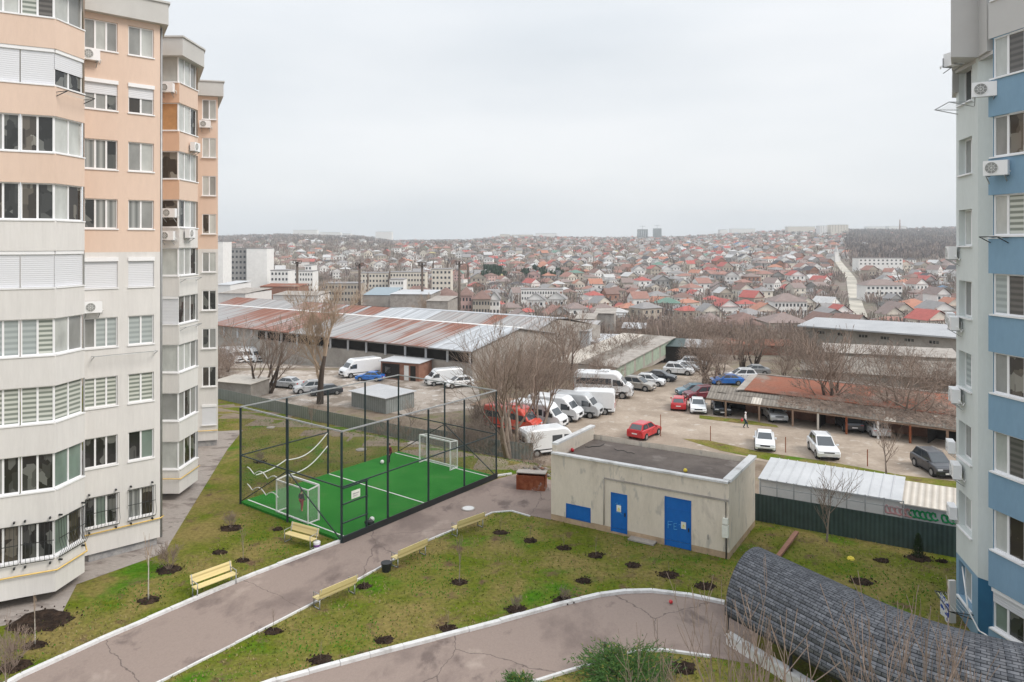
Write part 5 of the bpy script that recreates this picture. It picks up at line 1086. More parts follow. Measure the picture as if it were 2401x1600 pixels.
    part_box(root, 'grille', 'trim', xf-.2, xf-.02 if kind != 'x' else xf, -.42, .42, zh-.12, zh+.03); part_box(root, 'bumper', 'trim', xf-.15, xf+.005, -hw+.25, hw-.25, .30, .38)
    part_box(root, 'number_plate', 'plate', xf-.01, xf+.02, -.26, .26, .42, .53); part_box(root, 'number_plate', 'plate', xr-.02, xr+.01, -.26, .26, .58, .69)
    if kind == 'suv':
        for s_ in (-1, 1): o = MB(); o.bar((rr_+.1, s_*(yt-.03), zt_+.03), (fr_-.1, s_*(yt-.03), zt_+.05), .04, .05); o.build('roof_rail', 'steel', root)
    return Proto(root)
VAN = dict(L=5.9, W=2.0)
def make_van(colour, style, hgt_=2.55, roofm=None):
    hw = 1.0; root = empty('parked_van', (0, 0, 0), 0, None, 'van' if style != 'bus' else 'minibus'); mb = MB(); x0, x1 = -2.95, 2.95
    out = [(x0, .45), (x0, hgt_-.25), (x0+.14, hgt_-.05), (x0+.5, hgt_), (1.1, hgt_), (1.45, hgt_-.12), (1.75, hgt_-.45), (2.28, 1.42), (2.7, 1.22), (x1-.06, 1.02), (x1, .75), (x1, .45), (x1-.1, .30), (x0+.1, .30)]
    loft(out, hw, mb, 0, .13)
    for s_ in (-1, 1):
        for x in (-1.85, 1.95): mb.tube([(x, s_*(hw-.25), .36), (x, s_*(hw+.004), .36)], .42, 18, 1)
        mb.box(-2.6, 2.5, *sorted((s_*(hw-.01), s_*(hw+.012))), .62, .72, 1)
        mb.box(-2.85, 2.3, *sorted((s_*(hw-.05), s_*(hw+.008))), .32, .42, 1)
    mb.build('body', ['p_'+colour, 'trim'], root)
    w_ = MB(); n = .012; w_.add([(2.26+n, -.82, 1.46), (2.26+n, .82, 1.46), (1.80+n, .76, hgt_-.50), (1.80+n, -.76, hgt_-.50)], [(0, 1, 2, 3)]); w_.add([(1.80+n, -.76, hgt_-.50), (1.80+n, .76, hgt_-.50), (1.56, .74, hgt_-.18), (1.56, -.74, hgt_-.18)], [(0, 1, 2, 3)]) if False else None
    w_.build('windscreen', 'carglass', root)
    for s_ in (-1, 1):
        y = s_*(hw+.004); q = lambda pts: (pts if s_ < 0 else pts[::-1])
        o = MB(); o.add([(x, y, z) for x, z in q([(1.0, 1.28), (2.02, 1.30), (1.72, 1.86), (1.0, 1.92)])], [(0, 1, 2, 3)]); o.build('side_window', 'carglass', root)
        if style == 'bus':
            o = MB(); o.add([(x, y, z) for x, z in q([(-2.7, 1.38), (.85, 1.38), (.85, 2.0), (-2.7, 2.0)])], [(0, 1, 2, 3)]); o.build('side_window', 'carglass', root)
        if style == 'crew':
            o = MB(); o.add([(x, y, z) for x, z in q([(-.25, 1.32), (.8, 1.32), (.8, 1.92), (-.25, 1.92)])], [(0, 1, 2, 3)]); o.build('side_window', 'carglass', root)
        y0, y1 = sorted((s_*.55, s_*.88)); part_box(root, 'headlight', 'lamp_w', 2.66, 2.915, y0, y1, .86, 1.06)
        y0, y1 = sorted((s_*.84, s_*.955)); part_box(root, 'tail_light', 'lamp_r', -2.965, -2.8, y0, y1, .8, 1.35)
        y0, y1 = sorted((s_*1.0, s_*1.22)); part_box(root, 'wing_mirror', 'trim', 1.92, 2.02, y0, y1, 1.38, 1.72)
    if style != 'x':
        o = MB()
        for y0, y1 in ((-.72, -.08), (.08, .72)): o.add([(-2.957, y1, 1.4), (-2.957, y0, 1.4), (-2.957, y0, 1.98), (-2.957, y1, 1.98)], [(0, 1, 2, 3)]) if style != 'cargo' else o.box(-2.958, -2.95, y0-.02, y1+.02, .6, 2.2)
        o.build('rear_door', 'carglass' if style != 'cargo' else 'p_'+colour, root)
    part_box(root, 'grille', 'trim', 2.8, 2.955, -.45, .45, .72, .98); part_box(root, 'bumper', 'trim', 2.75, 2.965, -.85, .85, .36, .56); part_box(root, 'number_plate', 'plate', 2.96, 2.975, -.26, .26, .48, .6); part_box(root, 'number_plate', 'plate', -2.97, -2.955, -.26, .26, .62, .74)
    if style == 'bus': part_box(root, 'roof_unit', 'p_'+colour, -.3, .6, -.5, .5, hgt_-.01, hgt_+.16)
    if style == 'logo':
        o = MB()
        for xa in (-1.2, -.6):
            for s_ in (-1,):
                y = -(hw+.006)
                for a, b in (((xa, 1.35), (xa+.4, 1.35)), ((xa+.4, 1.35), (xa+.4, 1.75)), ((xa+.4, 1.75), (xa, 1.75)), ((xa, 1.75), (xa, 1.35))): o.bar((a[0], y, a[1]), (b[0], y, b[1]), .012, .045)
        o.build('emblem', 'g_grey', root)
    wheels(root, (-1.85, 1.95), hw+.02, .36); return Proto(root)
CARS = {}
def car(kind, colour, px, py, rz, label, grp=None, sc_=None, z=None):
    k = (kind, colour)
    if k not in CARS: CARS[k] = make_van(colour, kind[4:]) if kind.startswith('van') else make_car(kind, colour)
    p = gp(px, py)
    if z is not None: p.z = z
    return CARS[k].place(p, R(rz), label, grp or ('vans parked in the lot' if kind.startswith('van') else 'cars parked in the lots'), scale=sc_)
# heading angles: 0 faces right, -90 faces the camera. picture points are the centre of the footprint on the ground
V = car
V('van_bus', 'white', 1416, 930, -14, 'white minibus with a long dark window band, the last of the parked van row', sc_=1.22)
V('van_logo', 'white', 1378, 968, 170, 'white cargo van with two square outlines on its side, parked rear-out beside the minibus', sc_=1.04)
V('van_cargo', 'silver', 1350, 974, -24, 'silver-white high-roof van between the square-outline van and the twin white vans')
V('van_cargo', 'white', 1303, 982, -27, 'white high-roof van fourth from the cage in the van row')
V('van_bus', 'white', 1264, 1000, -29, 'white high-roof minibus directly beside the red minibus', sc_=1.0)
V('van_bus', 'orange', 1203, 1010, -30, 'red minibus parked behind the pale bare tree', sc_=1.0)
V('van_crew', 'white', 1290, 1062, 23, 'white van nearest the flat-roofed beige building, seen from above its roof', sc_=.95)
V('suv', 'beige', 1497, 914, -34, 'beige-grey estate car parked nearest the white minibus')
V('suv', 'white', 1525, 904, -24, 'small white crossover between the beige and the dark parked cars', sc_=.9)
V('sedan', 'dark', 1548, 893, -24, 'dark car half hidden behind the small white crossover')
V('suv', 'white', 1592, 878, -22, 'bright white sport utility car in the middle of the far row')
V('sedan', 'silver', 1604, 870, -22, 'silver car tucked behind the bright white sport utility car')
V('suv', 'white', 1628, 862, -18, 'white estate car next to the silver one in the far row', sc_=.98)
V('sedan', 'silver', 1672, 843, -12, 'silver car under the bare tree at the head of the track')
V('sedan', 'dark', 1655, 840, -12, 'dark car under the bare tree at the head of the track')
V('sedan', 'blue', 1704, 902, 178, 'bright blue sedan parked across the track from the far row')
V('suv', 'white', 1737, 893, 178, 'white car parked directly behind the blue sedan')
V('sedan', 'grey', 1768, 878, 175, 'grey car half hidden by twigs behind the white one')
V('hatch', 'teal', 1622, 927, 185, 'teal hatchback partly hidden behind the burgundy car')
V('suv', 'burg', 1642, 936, 195, 'burgundy sport utility car before the end of the carport', sc_=.95)
V('hatch', 'red', 1592, 958, 75, 'red hatchback seen from behind beside the white sedan near the carport')
V('sedan', 'white', 1636, 964, -102, 'white sedan facing the camera between the red hatchback and carport')
V('suv', 'dark', 1690, 967, -100, 'black off-road car nosed out from the first bay of the carport')
V('suv', 'silver', 1815, 983, -95, 'silver crossover parked under the carport behind the pedestrian')
V('suv', 'dark', 1990, 1006, 80, 'black car seen from behind, deep under the carport')
V('hatch', 'silver', 2052, 1018, 82, 'silver hatchback with its boot facing out under the carport right half')
V('sedan', 'white', 1793, 1048, -108, 'white sedan parked alone in the open lot before the carport')
V('suv', 'white', 1930, 1066, -100, 'white sport utility car with a sunroof in the open lot', sc_=1.03)
V('suv', 'dark', 2190, 1107, -92, 'dark grey sport utility car facing the camera at the right end of the lot')
V('hatch', 'red', 1511, 1024, 52, 'red hatchback parked behind the flat roof of the utility building', sc_=1.05)
# storage yard behind the left fence
for i, (px_, py_, c_, st_, rz_) in enumerate(((545, 851, 'white', 'van_cargo', -42), (566, 850, 'white', 'van_crew', -42), (590, 849, 'white', 'van_bus', -40), (612, 846, 'silver', 'van_cargo', -40), (633, 842, 'white', 'van_cargo', -38))):
    V(st_, c_, px_, py_, rz_, ['white van leftmost of the five parked by the far warehouse', 'white van second in the row by the far warehouse', 'white van in the middle of the row by the far warehouse', 'silver-white van fourth in the row by the far warehouse', 'white van rightmost of the row by the far warehouse'][i], 'vans parked beside the warehouse')
V('van_cargo', 'white', 845, 882, 218, 'white cargo van facing the camera beside the small kiosk')
V('sedan', 'silver', 672, 909, 160, 'silver saloon in the storage yard between two dark bare trees')
V('suv', 'silver', 725, 921, 205, 'silver estate car beside the trunk of the tallest bare tree', sc_=.9)
V('sedan', 'dark', 765, 926, 205, 'black car hidden behind the trunk of the tallest bare tree', sc_=.9)
V('sedan', 'blue', 868, 893, 170, 'dark blue car roof behind the small metal garage in the yard', sc_=.9)
V('van_cargo', 'white', 1040, 902, 205, 'white cab of a truck parked before the warehouse wall', sc_=.85)
V('hatch', 'white', 1075, 908, 205, 'small white car beside the truck cab at the warehouse')

# ================================================================ AIR CONDITIONERS, DRYING RACKS, LAUNDRY
def ac_proto():
    r = empty('air_conditioner', (0, 0, 0), 0, None, 'air conditioner'); b = MB(); b.box(-.40, .40, -.42, -.12, 0, .55); b.build('casing', 'pvc', r)
    b = MB(); n = 20; b.add([(-.12, -.428, .28)]+[(-.12+.21*math.cos(6.283*j/n), -.425, .28+.21*math.sin(6.283*j/n)) for j in range(n)], [(0, 1+j, 1+(j+1) % n) for j in range(n)]); b.build('fan_grille', 'g_grey', r)
    b = MB(); b.tube([(-.12+.22*math.cos(6.283*j/n), -.43, .28+.22*math.sin(6.283*j/n)) for j in range(n+1)], .012, 4); b.tube([(-.12+.1*math.cos(6.283*j/n), -.432, .28+.1*math.sin(6.283*j/n)) for j in range(n+1)], .006, 4)
    for a in (0, 1.57, .78, 2.36): b.bar((-.12-.21*math.cos(a), -.432, .28-.21*math.sin(a)), (-.12+.21*math.cos(a), -.432, .28+.21*math.sin(a)), .008, .008)
    b.build('fan_guard', 'white', r)
    b = MB()
    for x in (-.3, .3): b.bar((x, 0, -.02), (x, -.44, -.02), .04, .04); b.bar((x, -.02, -.02), (x, -.02, .35), .04, .04); b.bar((x, -.40, -.03), (x, -.02, -.28), .03, .03)
    b.build('bracket', 'steel', r); b = MB(); b.tube([(.40, -.2, .15), (.5, -.15, .1), (.48, -.05, -.05), (.44, 0, .05)], .02, 5); b.build('hose', 'white', r); return Proto(r)
AC = ac_proto()
def ac_on(a, b, px, z, label, grp): A, d, n = wall_pts(a, b); u = hit(a, b, px); p = A+d*u; p.z = z; AC.place(p, math.atan2(d.y, d.x), label, grp)
gL, gR = 'air conditioners on the peach and white building', 'air conditioners on the blue building'
ac_on(m0, m1, 209, 25.1, 'air conditioner between the top floors beside the peach glazed bay', gL)
ac_on(m0, m1, 214, 12.55, 'air conditioner on the white wall below the closed wide shutter', gL)
ac_on(c0, c1_, 397, 25.3, 'air conditioner just below the topmost window of the narrow tower', gL)
ac_on(c0, c1_, 398, 16.2, 'air conditioner where peach turns white on the narrow tower front', gL)
ac_on(c1_, c2_, 448, 21.9, 'air conditioner on the side of the narrow tower under the dark open pane', gL)
ac_on(c1_, c2_, 436, 16.35, 'air conditioner on the side of the narrow tower at the colour change', gL)
ac_on(d0, d1, 482, 25.05, 'air conditioner on the farthest peach wall under its top window', gL)
ac_on(c0, c1_, 402, 17.6, 'air conditioner standing inside the open glazing of the narrow tower', gL)
def ac_at(px, pytop, D, rz, label, s=1): p = atD(px, pytop, D); p.z -= .55*s; AC.place(p, rz, label, gR, scale=s)
ac_at(2224, 122, 30.2, R(180-78), 'air conditioner hanging from the grey overhang at the top right'); 
for px_, py_, D_, lb, s_ in ((2247, 578, 31.4, 'air conditioner on the corner of the pale curved wall, at the skyline', 1), (2243, 734, 31.8, 'rear one of two units level with the long grey shed roof', .9), (2252, 743, 31.0, 'front one of two units level with the long grey shed roof', 1), (2256, 911, 30.8, 'air conditioner level with the carport roof on the pale wall', 1.05), (2244, 1034, 31.9, 'air conditioner just above the dark grey parked car level', .9), (2259, 1088, 30.8, 'air conditioner with a drooping hose on the pale wall', 1.05), (2248, 1186, 31.6, 'lowest air conditioner on the pale wall above the fence line', .95)):
    ac_at(px_, py_, D_, R(-112), lb, s_)
ac_on(q0, (18.45, 27.2), 2322, 21.65, 'air conditioner with round fan facing out on the upper blue band', gR); o_ = [x for x in bpy.data.objects if x.name.startswith('air_conditioner') and x.parent is None][-1]; o_.location = (18.25, 28.05, 21.62); o_.rotation_euler = (0, 0, R(-30))
ac_on(q0, q1, 2345, 18.55, 'air conditioner on the second blue band from the top', gR); o_ = [x for x in bpy.data.objects if x.name.startswith('air_conditioner') and x.parent is None][-1]; o_.rotation_euler = (0, 0, R(-50)); o_.location += Vector((-.05, 0, 0))
def rack(a, b, u0, u1, z, label, mat='black', dep=.55, grp='clothes drying racks on the facades'):
    A, d, n = wall_pts(a, b); rt = empty('drying_rack', A+d*u0+Vector((0, 0, z)), math.atan2(d.y, d.x), label, 'drying rack', grp); W_ = u1-u0
    f = MB()
    for x in (0, W_): f.bar((x, 0, -.18), (x, -dep, .05), .03, .03); f.bar((x, 0, .0), (x, -dep, .05), .025, .025)
    f.bar((0, -dep, .05), (W_, -dep, .05), .03, .03); f.build('arm', mat, rt)
    f = MB()
    for k in range(5): y = -dep*(.2+.17*k); f.tube([(0, y, .02), (W_/2, y, -.02), (W_, y, .02)], .006, 3)
    f.build('line', 'white', rt); return rt
rack(bay[3], bay[4], .05, 1.85, 22.75, 'black clothes rack below the half shuttered bay window')
rack(m0, m1, hit(m0, m1, 215), hit(m0, m1, 362), 10.35, 'long grey clothes rack under the windows of the white main wall', 'steel')
rack(c1_, c2_, .1, 2.3, 13.75, 'grey clothes rack on the narrow tower, upper of the two', 'steel', .4); rack(c1_, c2_, .1, 2.3, 10.75, 'grey clothes rack on the narrow tower, lower of the two', 'steel', .4)
rack(r0, r2, ua-.1, ub+.2, 21.75, 'metal clothes rack under the topmost window of the pale curved wall', 'steel', .9)
rack(r0, r2, ua-.1, ub+.2, .85, 'clothes rack low on the blue building holding a towel', 'black', .9)
rack(q0, q1, .1, .9, 16.2, 'short black bracket rack under the blind window of the blue facade', 'black', .5)
tw = MB(); n = 8
Ax, dx_, nx_ = wall_pts(r0, r2); b0_ = Ax+dx_*(ua-.05)+nx_*.7
for i in range(n):
    p = b0_+dx_*(i*.12)+nx_*(.04*math.sin(i*1.3)); q = b0_+dx_*((i+1)*.12)+nx_*(.04*math.sin((i+1)*1.3)); tw.quad(p+Vector((0, 0, -.55))-b0_, q+Vector((0, 0, -.55))-b0_, q+Vector((0, 0, .88))-b0_, p+Vector((0, 0, .88))-b0_)
o = tw.build('towel', 'cloth_blue', None, b0_); md = o.modifiers.new('t', 'SOLIDIFY'); md.thickness = .015; tag(o, 'blue and white patterned towel hanging on the lowest clothes rack', 'towel')

# ================================================================ CARPORT AND SHEDS OF THE PARKING LOT
def v3(p, z): return Vector((p.x, p.y, z))
def slab(mb, q, th, m=0, uv=True):
    """thick sheet over four corner points a,b (near edge), c,d (far edge)"""
    a, b, c, d = q; l = (b-a).length; w_ = (d-a).length; dn = Vector((0, 0, -th))
    mb.quad(a, b, c, d, m, [(0, 0), (l, 0), (l, w_), (0, w_)]); mb.quad(d+dn, c+dn, b+dn, a+dn, m, [(0, 0), (l, 0), (l, w_), (0, w_)])
    for p, q_ in ((a, b), (b, c), (c, d), (d, a)): mb.quad(p+dn, q_+dn, q_, p, m, [(0, 0), (0, 0), (0, 0), (0, 0)])
def walls(mb, poly, z0, z1, m=0):
    for a, b in zip(poly, poly[1:]+poly[:1]):
        l = ulen((a.x, a.y), (b.x, b.y)); za = z1 if not isinstance(z1, (list, tuple)) else z1[poly.index(a)]; zb = z1 if not isinstance(z1, (list, tuple)) else z1[poly.index(b)]
        mb.quad(v3(a, z0), v3(b, z0), v3(b, zb), v3(a, za), m, [(0, 0), (l, 0), (l, zb-z0), (0, za-z0)])
ca, cb_, cc, cd = at(1656, 932.5, -1.1), at(2300, 1015, -1.1), at(2300, 985, -.6), at(1669, 903, -.6)
CP = empty('carport', v3(ca, -3), 0, 'long low carport with a patched grey corrugated roof across the parking lot', 'carport')
nseg = 26; mb = MB(); rr = random.Random(8)
for i in range(nseg):
    for j in range(2):
        f = lambda u, v: ca.lerp(cb_, u).lerp(cd.lerp(cc, u), v); dz = Vector((0, 0, rr.uniform(-.03, .05)+j*.03)); u0_, u1_ = i/nseg, (i+1.02)/nseg
        slab(mb, (f(u0_, j*.48)+dz, f(u1_, j*.48)+dz, f(u1_, j*.48+.53)+dz, f(u0_, j*.48+.53)+dz), .05, 1 if rr.random() < .2 else 0)
fix(mb.build('roof', ['slate', 'cream_sheet'], CP), CP)
o = MB(); o.bar(ca+Vector((0, .15, -.16)), cb_+Vector((0, .15, -.16)), .1, .16); fix(o.build('front_beam', 'wood', CP), CP)
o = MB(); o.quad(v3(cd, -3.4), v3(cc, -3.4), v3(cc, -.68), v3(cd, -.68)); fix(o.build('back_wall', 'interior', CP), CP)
for px_ in (1711, 1800, 1885, 1946, 2012, 2082, 2150, 2225):
    u = (px_-1656)/(2300-1656); p = ca.lerp(cb_, u*1.02); o = MB(); mt = {1946: 'cream_sheet', 2082: 'white', 2012: 'rustbox', 2150: 'rustbox'}.get(px_, 'wood'); o.bar((p.x, p.y+.15, -3.05), (p.x, p.y+.15, -1.27), .16, .16); fix(o.build('post', mt, CP), CP)
for t in (.08, .30, .48, .7, .86):
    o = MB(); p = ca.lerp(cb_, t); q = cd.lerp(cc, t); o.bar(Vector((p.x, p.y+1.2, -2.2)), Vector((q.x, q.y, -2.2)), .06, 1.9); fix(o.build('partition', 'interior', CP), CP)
# rusty flat roof behind
ra, rb_, rc_, rd_ = at(1745, 914, -.45), at(2330, 985, -.45), at(2330, 935, -.1), at(1777, 878, -.1)
rbd = empty('rust_roofed_shed', v3(ra, -3), 0, 'long shed with a flat rust-red roof behind the carport', 'shed')
o = MB(); slab(o, (ra, rb_, rc_, rd_), .1); fix(o.build('roof', 'rustroof', rbd), rbd); o = MB(); slab(o, (ra+Vector((-.9, .05, .01)), ra+Vector((0, .05, .01)), rd_+Vector((0, 0, .01)), rd_+Vector((-.9, 0, .01))), .1); o.bar(rd_+Vector((0, 0, .06)), rc_+Vector((0, 0, .06)), .3, .12); fix(o.build('roof_edge', 'concrete', rbd), rbd)
o = MB(); walls(o, [v3(ra, 0)+Vector((.2, .2, 0)), v3(rb_, 0)+Vector((0, .2, 0)), v3(rc_, 0), v3(rd_, 0)], -3.3, -.5); fix(o.build('wall', 'brick', rbd), rbd)
vn = MB(); rr = random.Random(5)
for _ in range(6500):
    u = rr.uniform(.30, 1); v_ = rr.random()**.7; p = ca.lerp(cb_, u).lerp(cd.lerp(cc, u), v_); w_ = .5+.5*math.sin(u*22+v_*5)
    if rr.random() > .35+.6*w_*v_: continue
    d = Vector((rr.uniform(-1, 1), rr.uniform(-1, 1), rr.uniform(-.1, .5))).normalized(); s_ = d.orthogonal().normalized()*.05; c = p+Vector((0, 0, .05)); vn.add([c-s_, c+s_, c+d*rr.uniform(.3, .8)], [(0, 1, 2)])
for _ in range(2600):
    u = .38+.62*rr.random()**.8; v_ = rr.random(); p = ra.lerp(rb_, u).lerp(rd_.lerp(rc_, u), v_); w_ = .5+.5*math.sin(u*17+v_*4)
    if rr.random() > .15+.75*w_: continue
    d = Vector((rr.uniform(-1, 1), rr.uniform(-1, 1), rr.uniform(.0, .9))).normalized(); s_ = d.orthogonal().normalized()*.05; c = p+Vector((0, 0, .03)); vn.add([c-s_, c+s_, c+d*rr.uniform(.3, 1.0)], [(0, 1, 2)])
tag(vn.build('dry_vines', 'twig'), 'dry brown vines creeping over the carport roof', 'vines', kind='stuff')
# white garages with a railing behind the green fence
wa, wb = Vector((14.75, 43.3)), Vector((21.2, 39.4)); nd = Vector((.52, .855)); 
wg = empty('white_garage_row', v3(wa, 0), 0, 'white-walled garage row with a pale sheet roof behind the dark green fence', 'garage')
o = MB(); P4 = [v3(wa, 0), v3(wb, 0), v3(wb+nd*3.1, 0), v3(wa+nd*3.1, 0)]; walls(o, P4, -2, 1.98); fix(o.build('wall', 'white', wg), wg)
o = MB(); q = [v3(wa-nd*.25, 2.05), v3(wb-nd*.25, 2.05), v3(wb+nd*3.3, 2.4), v3(wa+nd*3.3, 2.4)]; slab(o, q, .06); 
for i in range(1, 14): t = i/14; o.bar(q[0].lerp(q[1], t)+Vector((0, 0, .02)), q[3].lerp(q[2], t)+Vector((0, 0, .02)), .04, .04)
fix(o.build('roof', 'white_sheet', wg), wg)
rl = empty('railing', v3(wa, 0), 0, 'thin steel post and wire railing before the white garage row', 'railing'); fa, fb_ = Vector((14.6, 42.6)), Vector((21.0, 38.9))
for i in range(9): p = fa.lerp(fb_, i/8); o = MB(); o.bar(v3(p, -.1), v3(p, 2.2), .05, .05); fix(o.build('post', 'steel', rl), rl)
for z in (2.15, 1.75): o = MB(); o.bar(v3(fa, z), v3(fb_, z), .03, .03); fix(o.build('rail', 'steel', rl), rl)
ga, gb_ = Vector((21.3, 39.35)), Vector((24.9, 37.2)); gs = empty('painted_shed', v3(ga, 0), 0, 'small shed with green graffiti and a beige corrugated roof behind the green fence', 'shed')
o = MB(); walls(o, [v3(ga, 0), v3(gb_, 0), v3(gb_+nd*2.6, 0), v3(ga+nd*2.6, 0)], -1, 1.9); fix(o.build('wall', 'white_sheet', gs), gs)
for lo_, hi_, mt, lb in ((-.05, .62, 'cream_sheet', 'clean'), (.63, 1.25, 'slate', 'old')):
    a = ga.lerp(gb_, lo_); b_ = ga.lerp(gb_, hi_); o = MB(); slab(o, (v3(a-nd*.35, 1.98), v3(b_-nd*.35, 1.98), v3(b_+nd*2.9, 2.3), v3(a+nd*2.9, 2.3)), .06); fix(o.build('roof', mt, gs), gs)
A3, d3, n3 = wall_pts((ga.x, ga.y), (gb_.x, gb_.y)); rr = random.Random(2)
for (u0_, m_) in ((.3, 'graffiti'), (1.8, 'graffiti'), (-.9, 'pinkg')):
    o = MB()
    for k in range(5):
        c = u0_+k*.25; pts = [A3+d3*(c+.16*math.cos(a)+.03*a)+n3*.03+Vector((0, 0, 1.42+.20*math.sin(a)+rr.uniform(-.03, .03))) for a in [0, .8, 1.6, 2.4, 3.2, 4, 4.8, 5.6]]; o.tube(pts, .055, 4)
    fix(o.build('graffiti', m_, gs), gs)
# parked-out garages on the left of the track
g1, g2 = gp(1440, 902), gp(1580, 846); nd2 = Vector((-(g2-g1).y, (g2-g1).x, 0)).normalized(); g1.z = g2.z = -3
gg = empty('garage_row', g1, 0, 'row of old garages with pale green doors along the left of the dirt track', 'garage')
o = MB(); walls(o, [g1, g2, g2+nd2*9, g1+nd2*9], -3.6, -.75); fix(o.build('wall', 'block', gg), gg)
M['palegreen'] = stripes('pale_green_doors', (.40, .46, .38), (.24, .29, .24), 0, .5, .8, 'U', vary=.2) if False else plain('pale_green_doors', (.33, .40, .32), .8, mode='P', s=.8, var=.2)
for i in range(7):
    t0, t1 = i/7+.015, (i+1)/7-.015; a, b_ = g1.lerp(g2, t0)-nd2*.03, g1.lerp(g2, t1)-nd2*.03; o = MB(); o.quad(v3(a, -2.95), v3(b_, -2.95), v3(b_, -1.0), v3(a, -1.0)); fix(o.build('garage_door', 'palegreen', gg), gg)
for k, (e0, e1, mt) in enumerate(((-.4, 2.6, 'concrete'), (2.65, 5.2, 'slate'), (5.25, 9.4, 'cream_sheet'))):
    o = MB(); slab(o, (v3(g1+nd2*e0, -.7+k*.06), v3(g2+nd2*e0, -.7+k*.06), v3(g2+nd2*e1, -.6+k*.06), v3(g1+nd2*e1, -.6+k*.06)), .12); fix(o.build('roof', mt, gg), gg)
def shed(name, label, cat, a, b, depth, h, wall, roof, rise=.15, z=None, door=None):
    a, b = Vector(a), Vector(b); nb = Vector((-(b-a).y, (b-a).x, 0)).normalized(); z0 = min(a.z, b.z) if z is None else z; a.z = b.z = z0
    r = empty(name, a, 0, label, cat); o = MB(); walls(o, [a, b, b+nb*depth, a+nb*depth], z0-.6, z0+h); fix(o.build('wall', wall, r), r)
    o = MB(); e = (b-a).normalized()*.25; slab(o, (v3(a-e-nb*.3, z0+h+.06), v3(b+e-nb*.3, z0+h+.06), v3(b+e+nb*(depth+.2), z0+h+rise+.06), v3(a-e+nb*(depth+.2), z0+h+rise+.06)), .07); fix(o.build('roof', roof, r), r)
    if door:
        for t0, t1, zz0, zz1, mt, nm in door:
            o = MB(); p, q = a.lerp(b, t0)-nb*.03, a.lerp(b, t1)-nb*.03; o.quad(v3(p, z0+zz0), v3(q, z0+zz0), v3(q, z0+zz1), v3(p, z0+zz1)); fix(o.build(nm, mt, r), r)
    return r
shed('metal_garage', 'small grey metal garage with a pale roof behind the grey fence, beside the cage', 'garage', gp(824, 953), gp(905, 972), 4.2, 1.75, 'f_grey', 'white_sheet')
shed('metal_shed', 'rusty grey shed with a patched roof at the left end of the grey fence', 'shed', gp(505, 928), gp(588, 936), 3.4, 1.8, 'block', 'cream_sheet')
shed('kiosk', 'dark kiosk with a white flat roof against the warehouse wall', 'kiosk', gp(893, 888), gp(982, 896), 3.6, 2.5, 'brick', 'white_sheet', .1, door=[(.04, .5, .2, 2.2, 'interior', 'display_window'), (.12, .26, .9, 1.7, 'white', 'window'), (.62, .74, .05, 2.1, 'white', 'door'), (.78, .92, .05, 2.1, 'interior', 'doorway')])
shed('low_shed', 'low brown-roofed hut beside the red minibus at the end of the grey fence', 'shed', gp(1110, 985), gp(1160, 992), 4, 1.6, 'block', 'wood')
# ================================================================ WAREHOUSES
def shape_roof(mb, q, uvs=True): slab(mb, q, .12)
e0, e1 = at(1102, 821, 1.45), at(470, 756, 1.45); rg0 = at(1205, 771, 3.3); dirw = (e1-e0).normalized(); perp = Vector((-dirw.y, dirw.x, 0)) 
if perp.y < 0: perp = -perp
half = 11.5; zr = 3.35; Lw_ = (e1-e0).length
WH = empty('warehouse', v3(e0, -3), 0, 'long warehouse with a rust-striped sheet roof facing the courtyard', 'warehouse')
def wp(u, v, z): p = e0+dirw*u+perp*v; return Vector((p.x, p.y, z))
def rp(u, v): return wp(u, v*half, lerp(1.45, zr, v))
secs = [(-.6, 7, 'sheet_w', 'pale'), (7, 27, 'rust_a', 'rust-striped'), (27, 37, 'sheet_g', 'grey'), (37, 59, 'rust_b', 'solid rust'), (59, 84, 'sheet_g', 'grey')]
for u0_, u1_, mt, lb in secs:
    o = MB(); a, b_, c, d = rp(u1_-.02, -.05), rp(u0_+.02, -.05), rp(u0_+.02, 1), rp(u1_-.02, 1); slab(o, (a, b_, c, d), .1); x = fix(o.build('roof', mt, WH), WH); x['label'] = lb+' stretch of the sheet roof'
o = MB(); slab(o, (rp(84, 1)+Vector((0, 0, .06)), rp(-.6, 1)+Vector((0, 0, .06)), rp(-.6, 1)+perp*.9+Vector((0, 0, .05)), rp(84, 1)+perp*.9+Vector((0, 0, .05))), .12); fix(o.build('ridge_cap', 'white', WH), WH)
o = MB(); bk_ = half*2
P4 = [wp(84, .3, 0), wp(-.2, .3, 0), wp(-.2, bk_, 0), wp(84, bk_, 0)]
o.quad(wp(84, .3, -7), wp(-.2, .3, -7), wp(-.2, .3, -.5), wp(84, .3, -.5), 0); o.quad(wp(84, .3, .95), wp(-.2, .3, .95), wp(-.2, .3, 1.5), wp(84, .3, 1.5), 1)
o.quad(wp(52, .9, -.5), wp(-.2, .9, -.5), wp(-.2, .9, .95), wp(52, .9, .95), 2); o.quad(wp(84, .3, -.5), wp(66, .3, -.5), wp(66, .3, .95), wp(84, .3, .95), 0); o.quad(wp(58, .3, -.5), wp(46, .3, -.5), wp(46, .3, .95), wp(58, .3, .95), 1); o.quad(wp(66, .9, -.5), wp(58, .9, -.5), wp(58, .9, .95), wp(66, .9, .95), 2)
o.add([wp(-.2, .3, -7), wp(-.2, bk_, -7), wp(-.2, bk_, 1.4), wp(-.2, half, 3.2), wp(-.2, .3, 1.4)], [(0, 1, 2, 3, 4)], 1)
o.quad(wp(84, .3, -.5), wp(-.2, .3, -.5), wp(-.2, .9, -.5), wp(84, .9, -.5), 0)
fix(o.build('wall', ['block', 'concrete', 'interior'], WH), WH)
o = MB(); slab(o, (rp(-.6, 1), rp(84, 1), wp(84, bk_+.3, 1.4), wp(-.6, bk_+.3, 1.4)), .1); fix(o.build('back_roof', 'sheet_g', WH), WH)
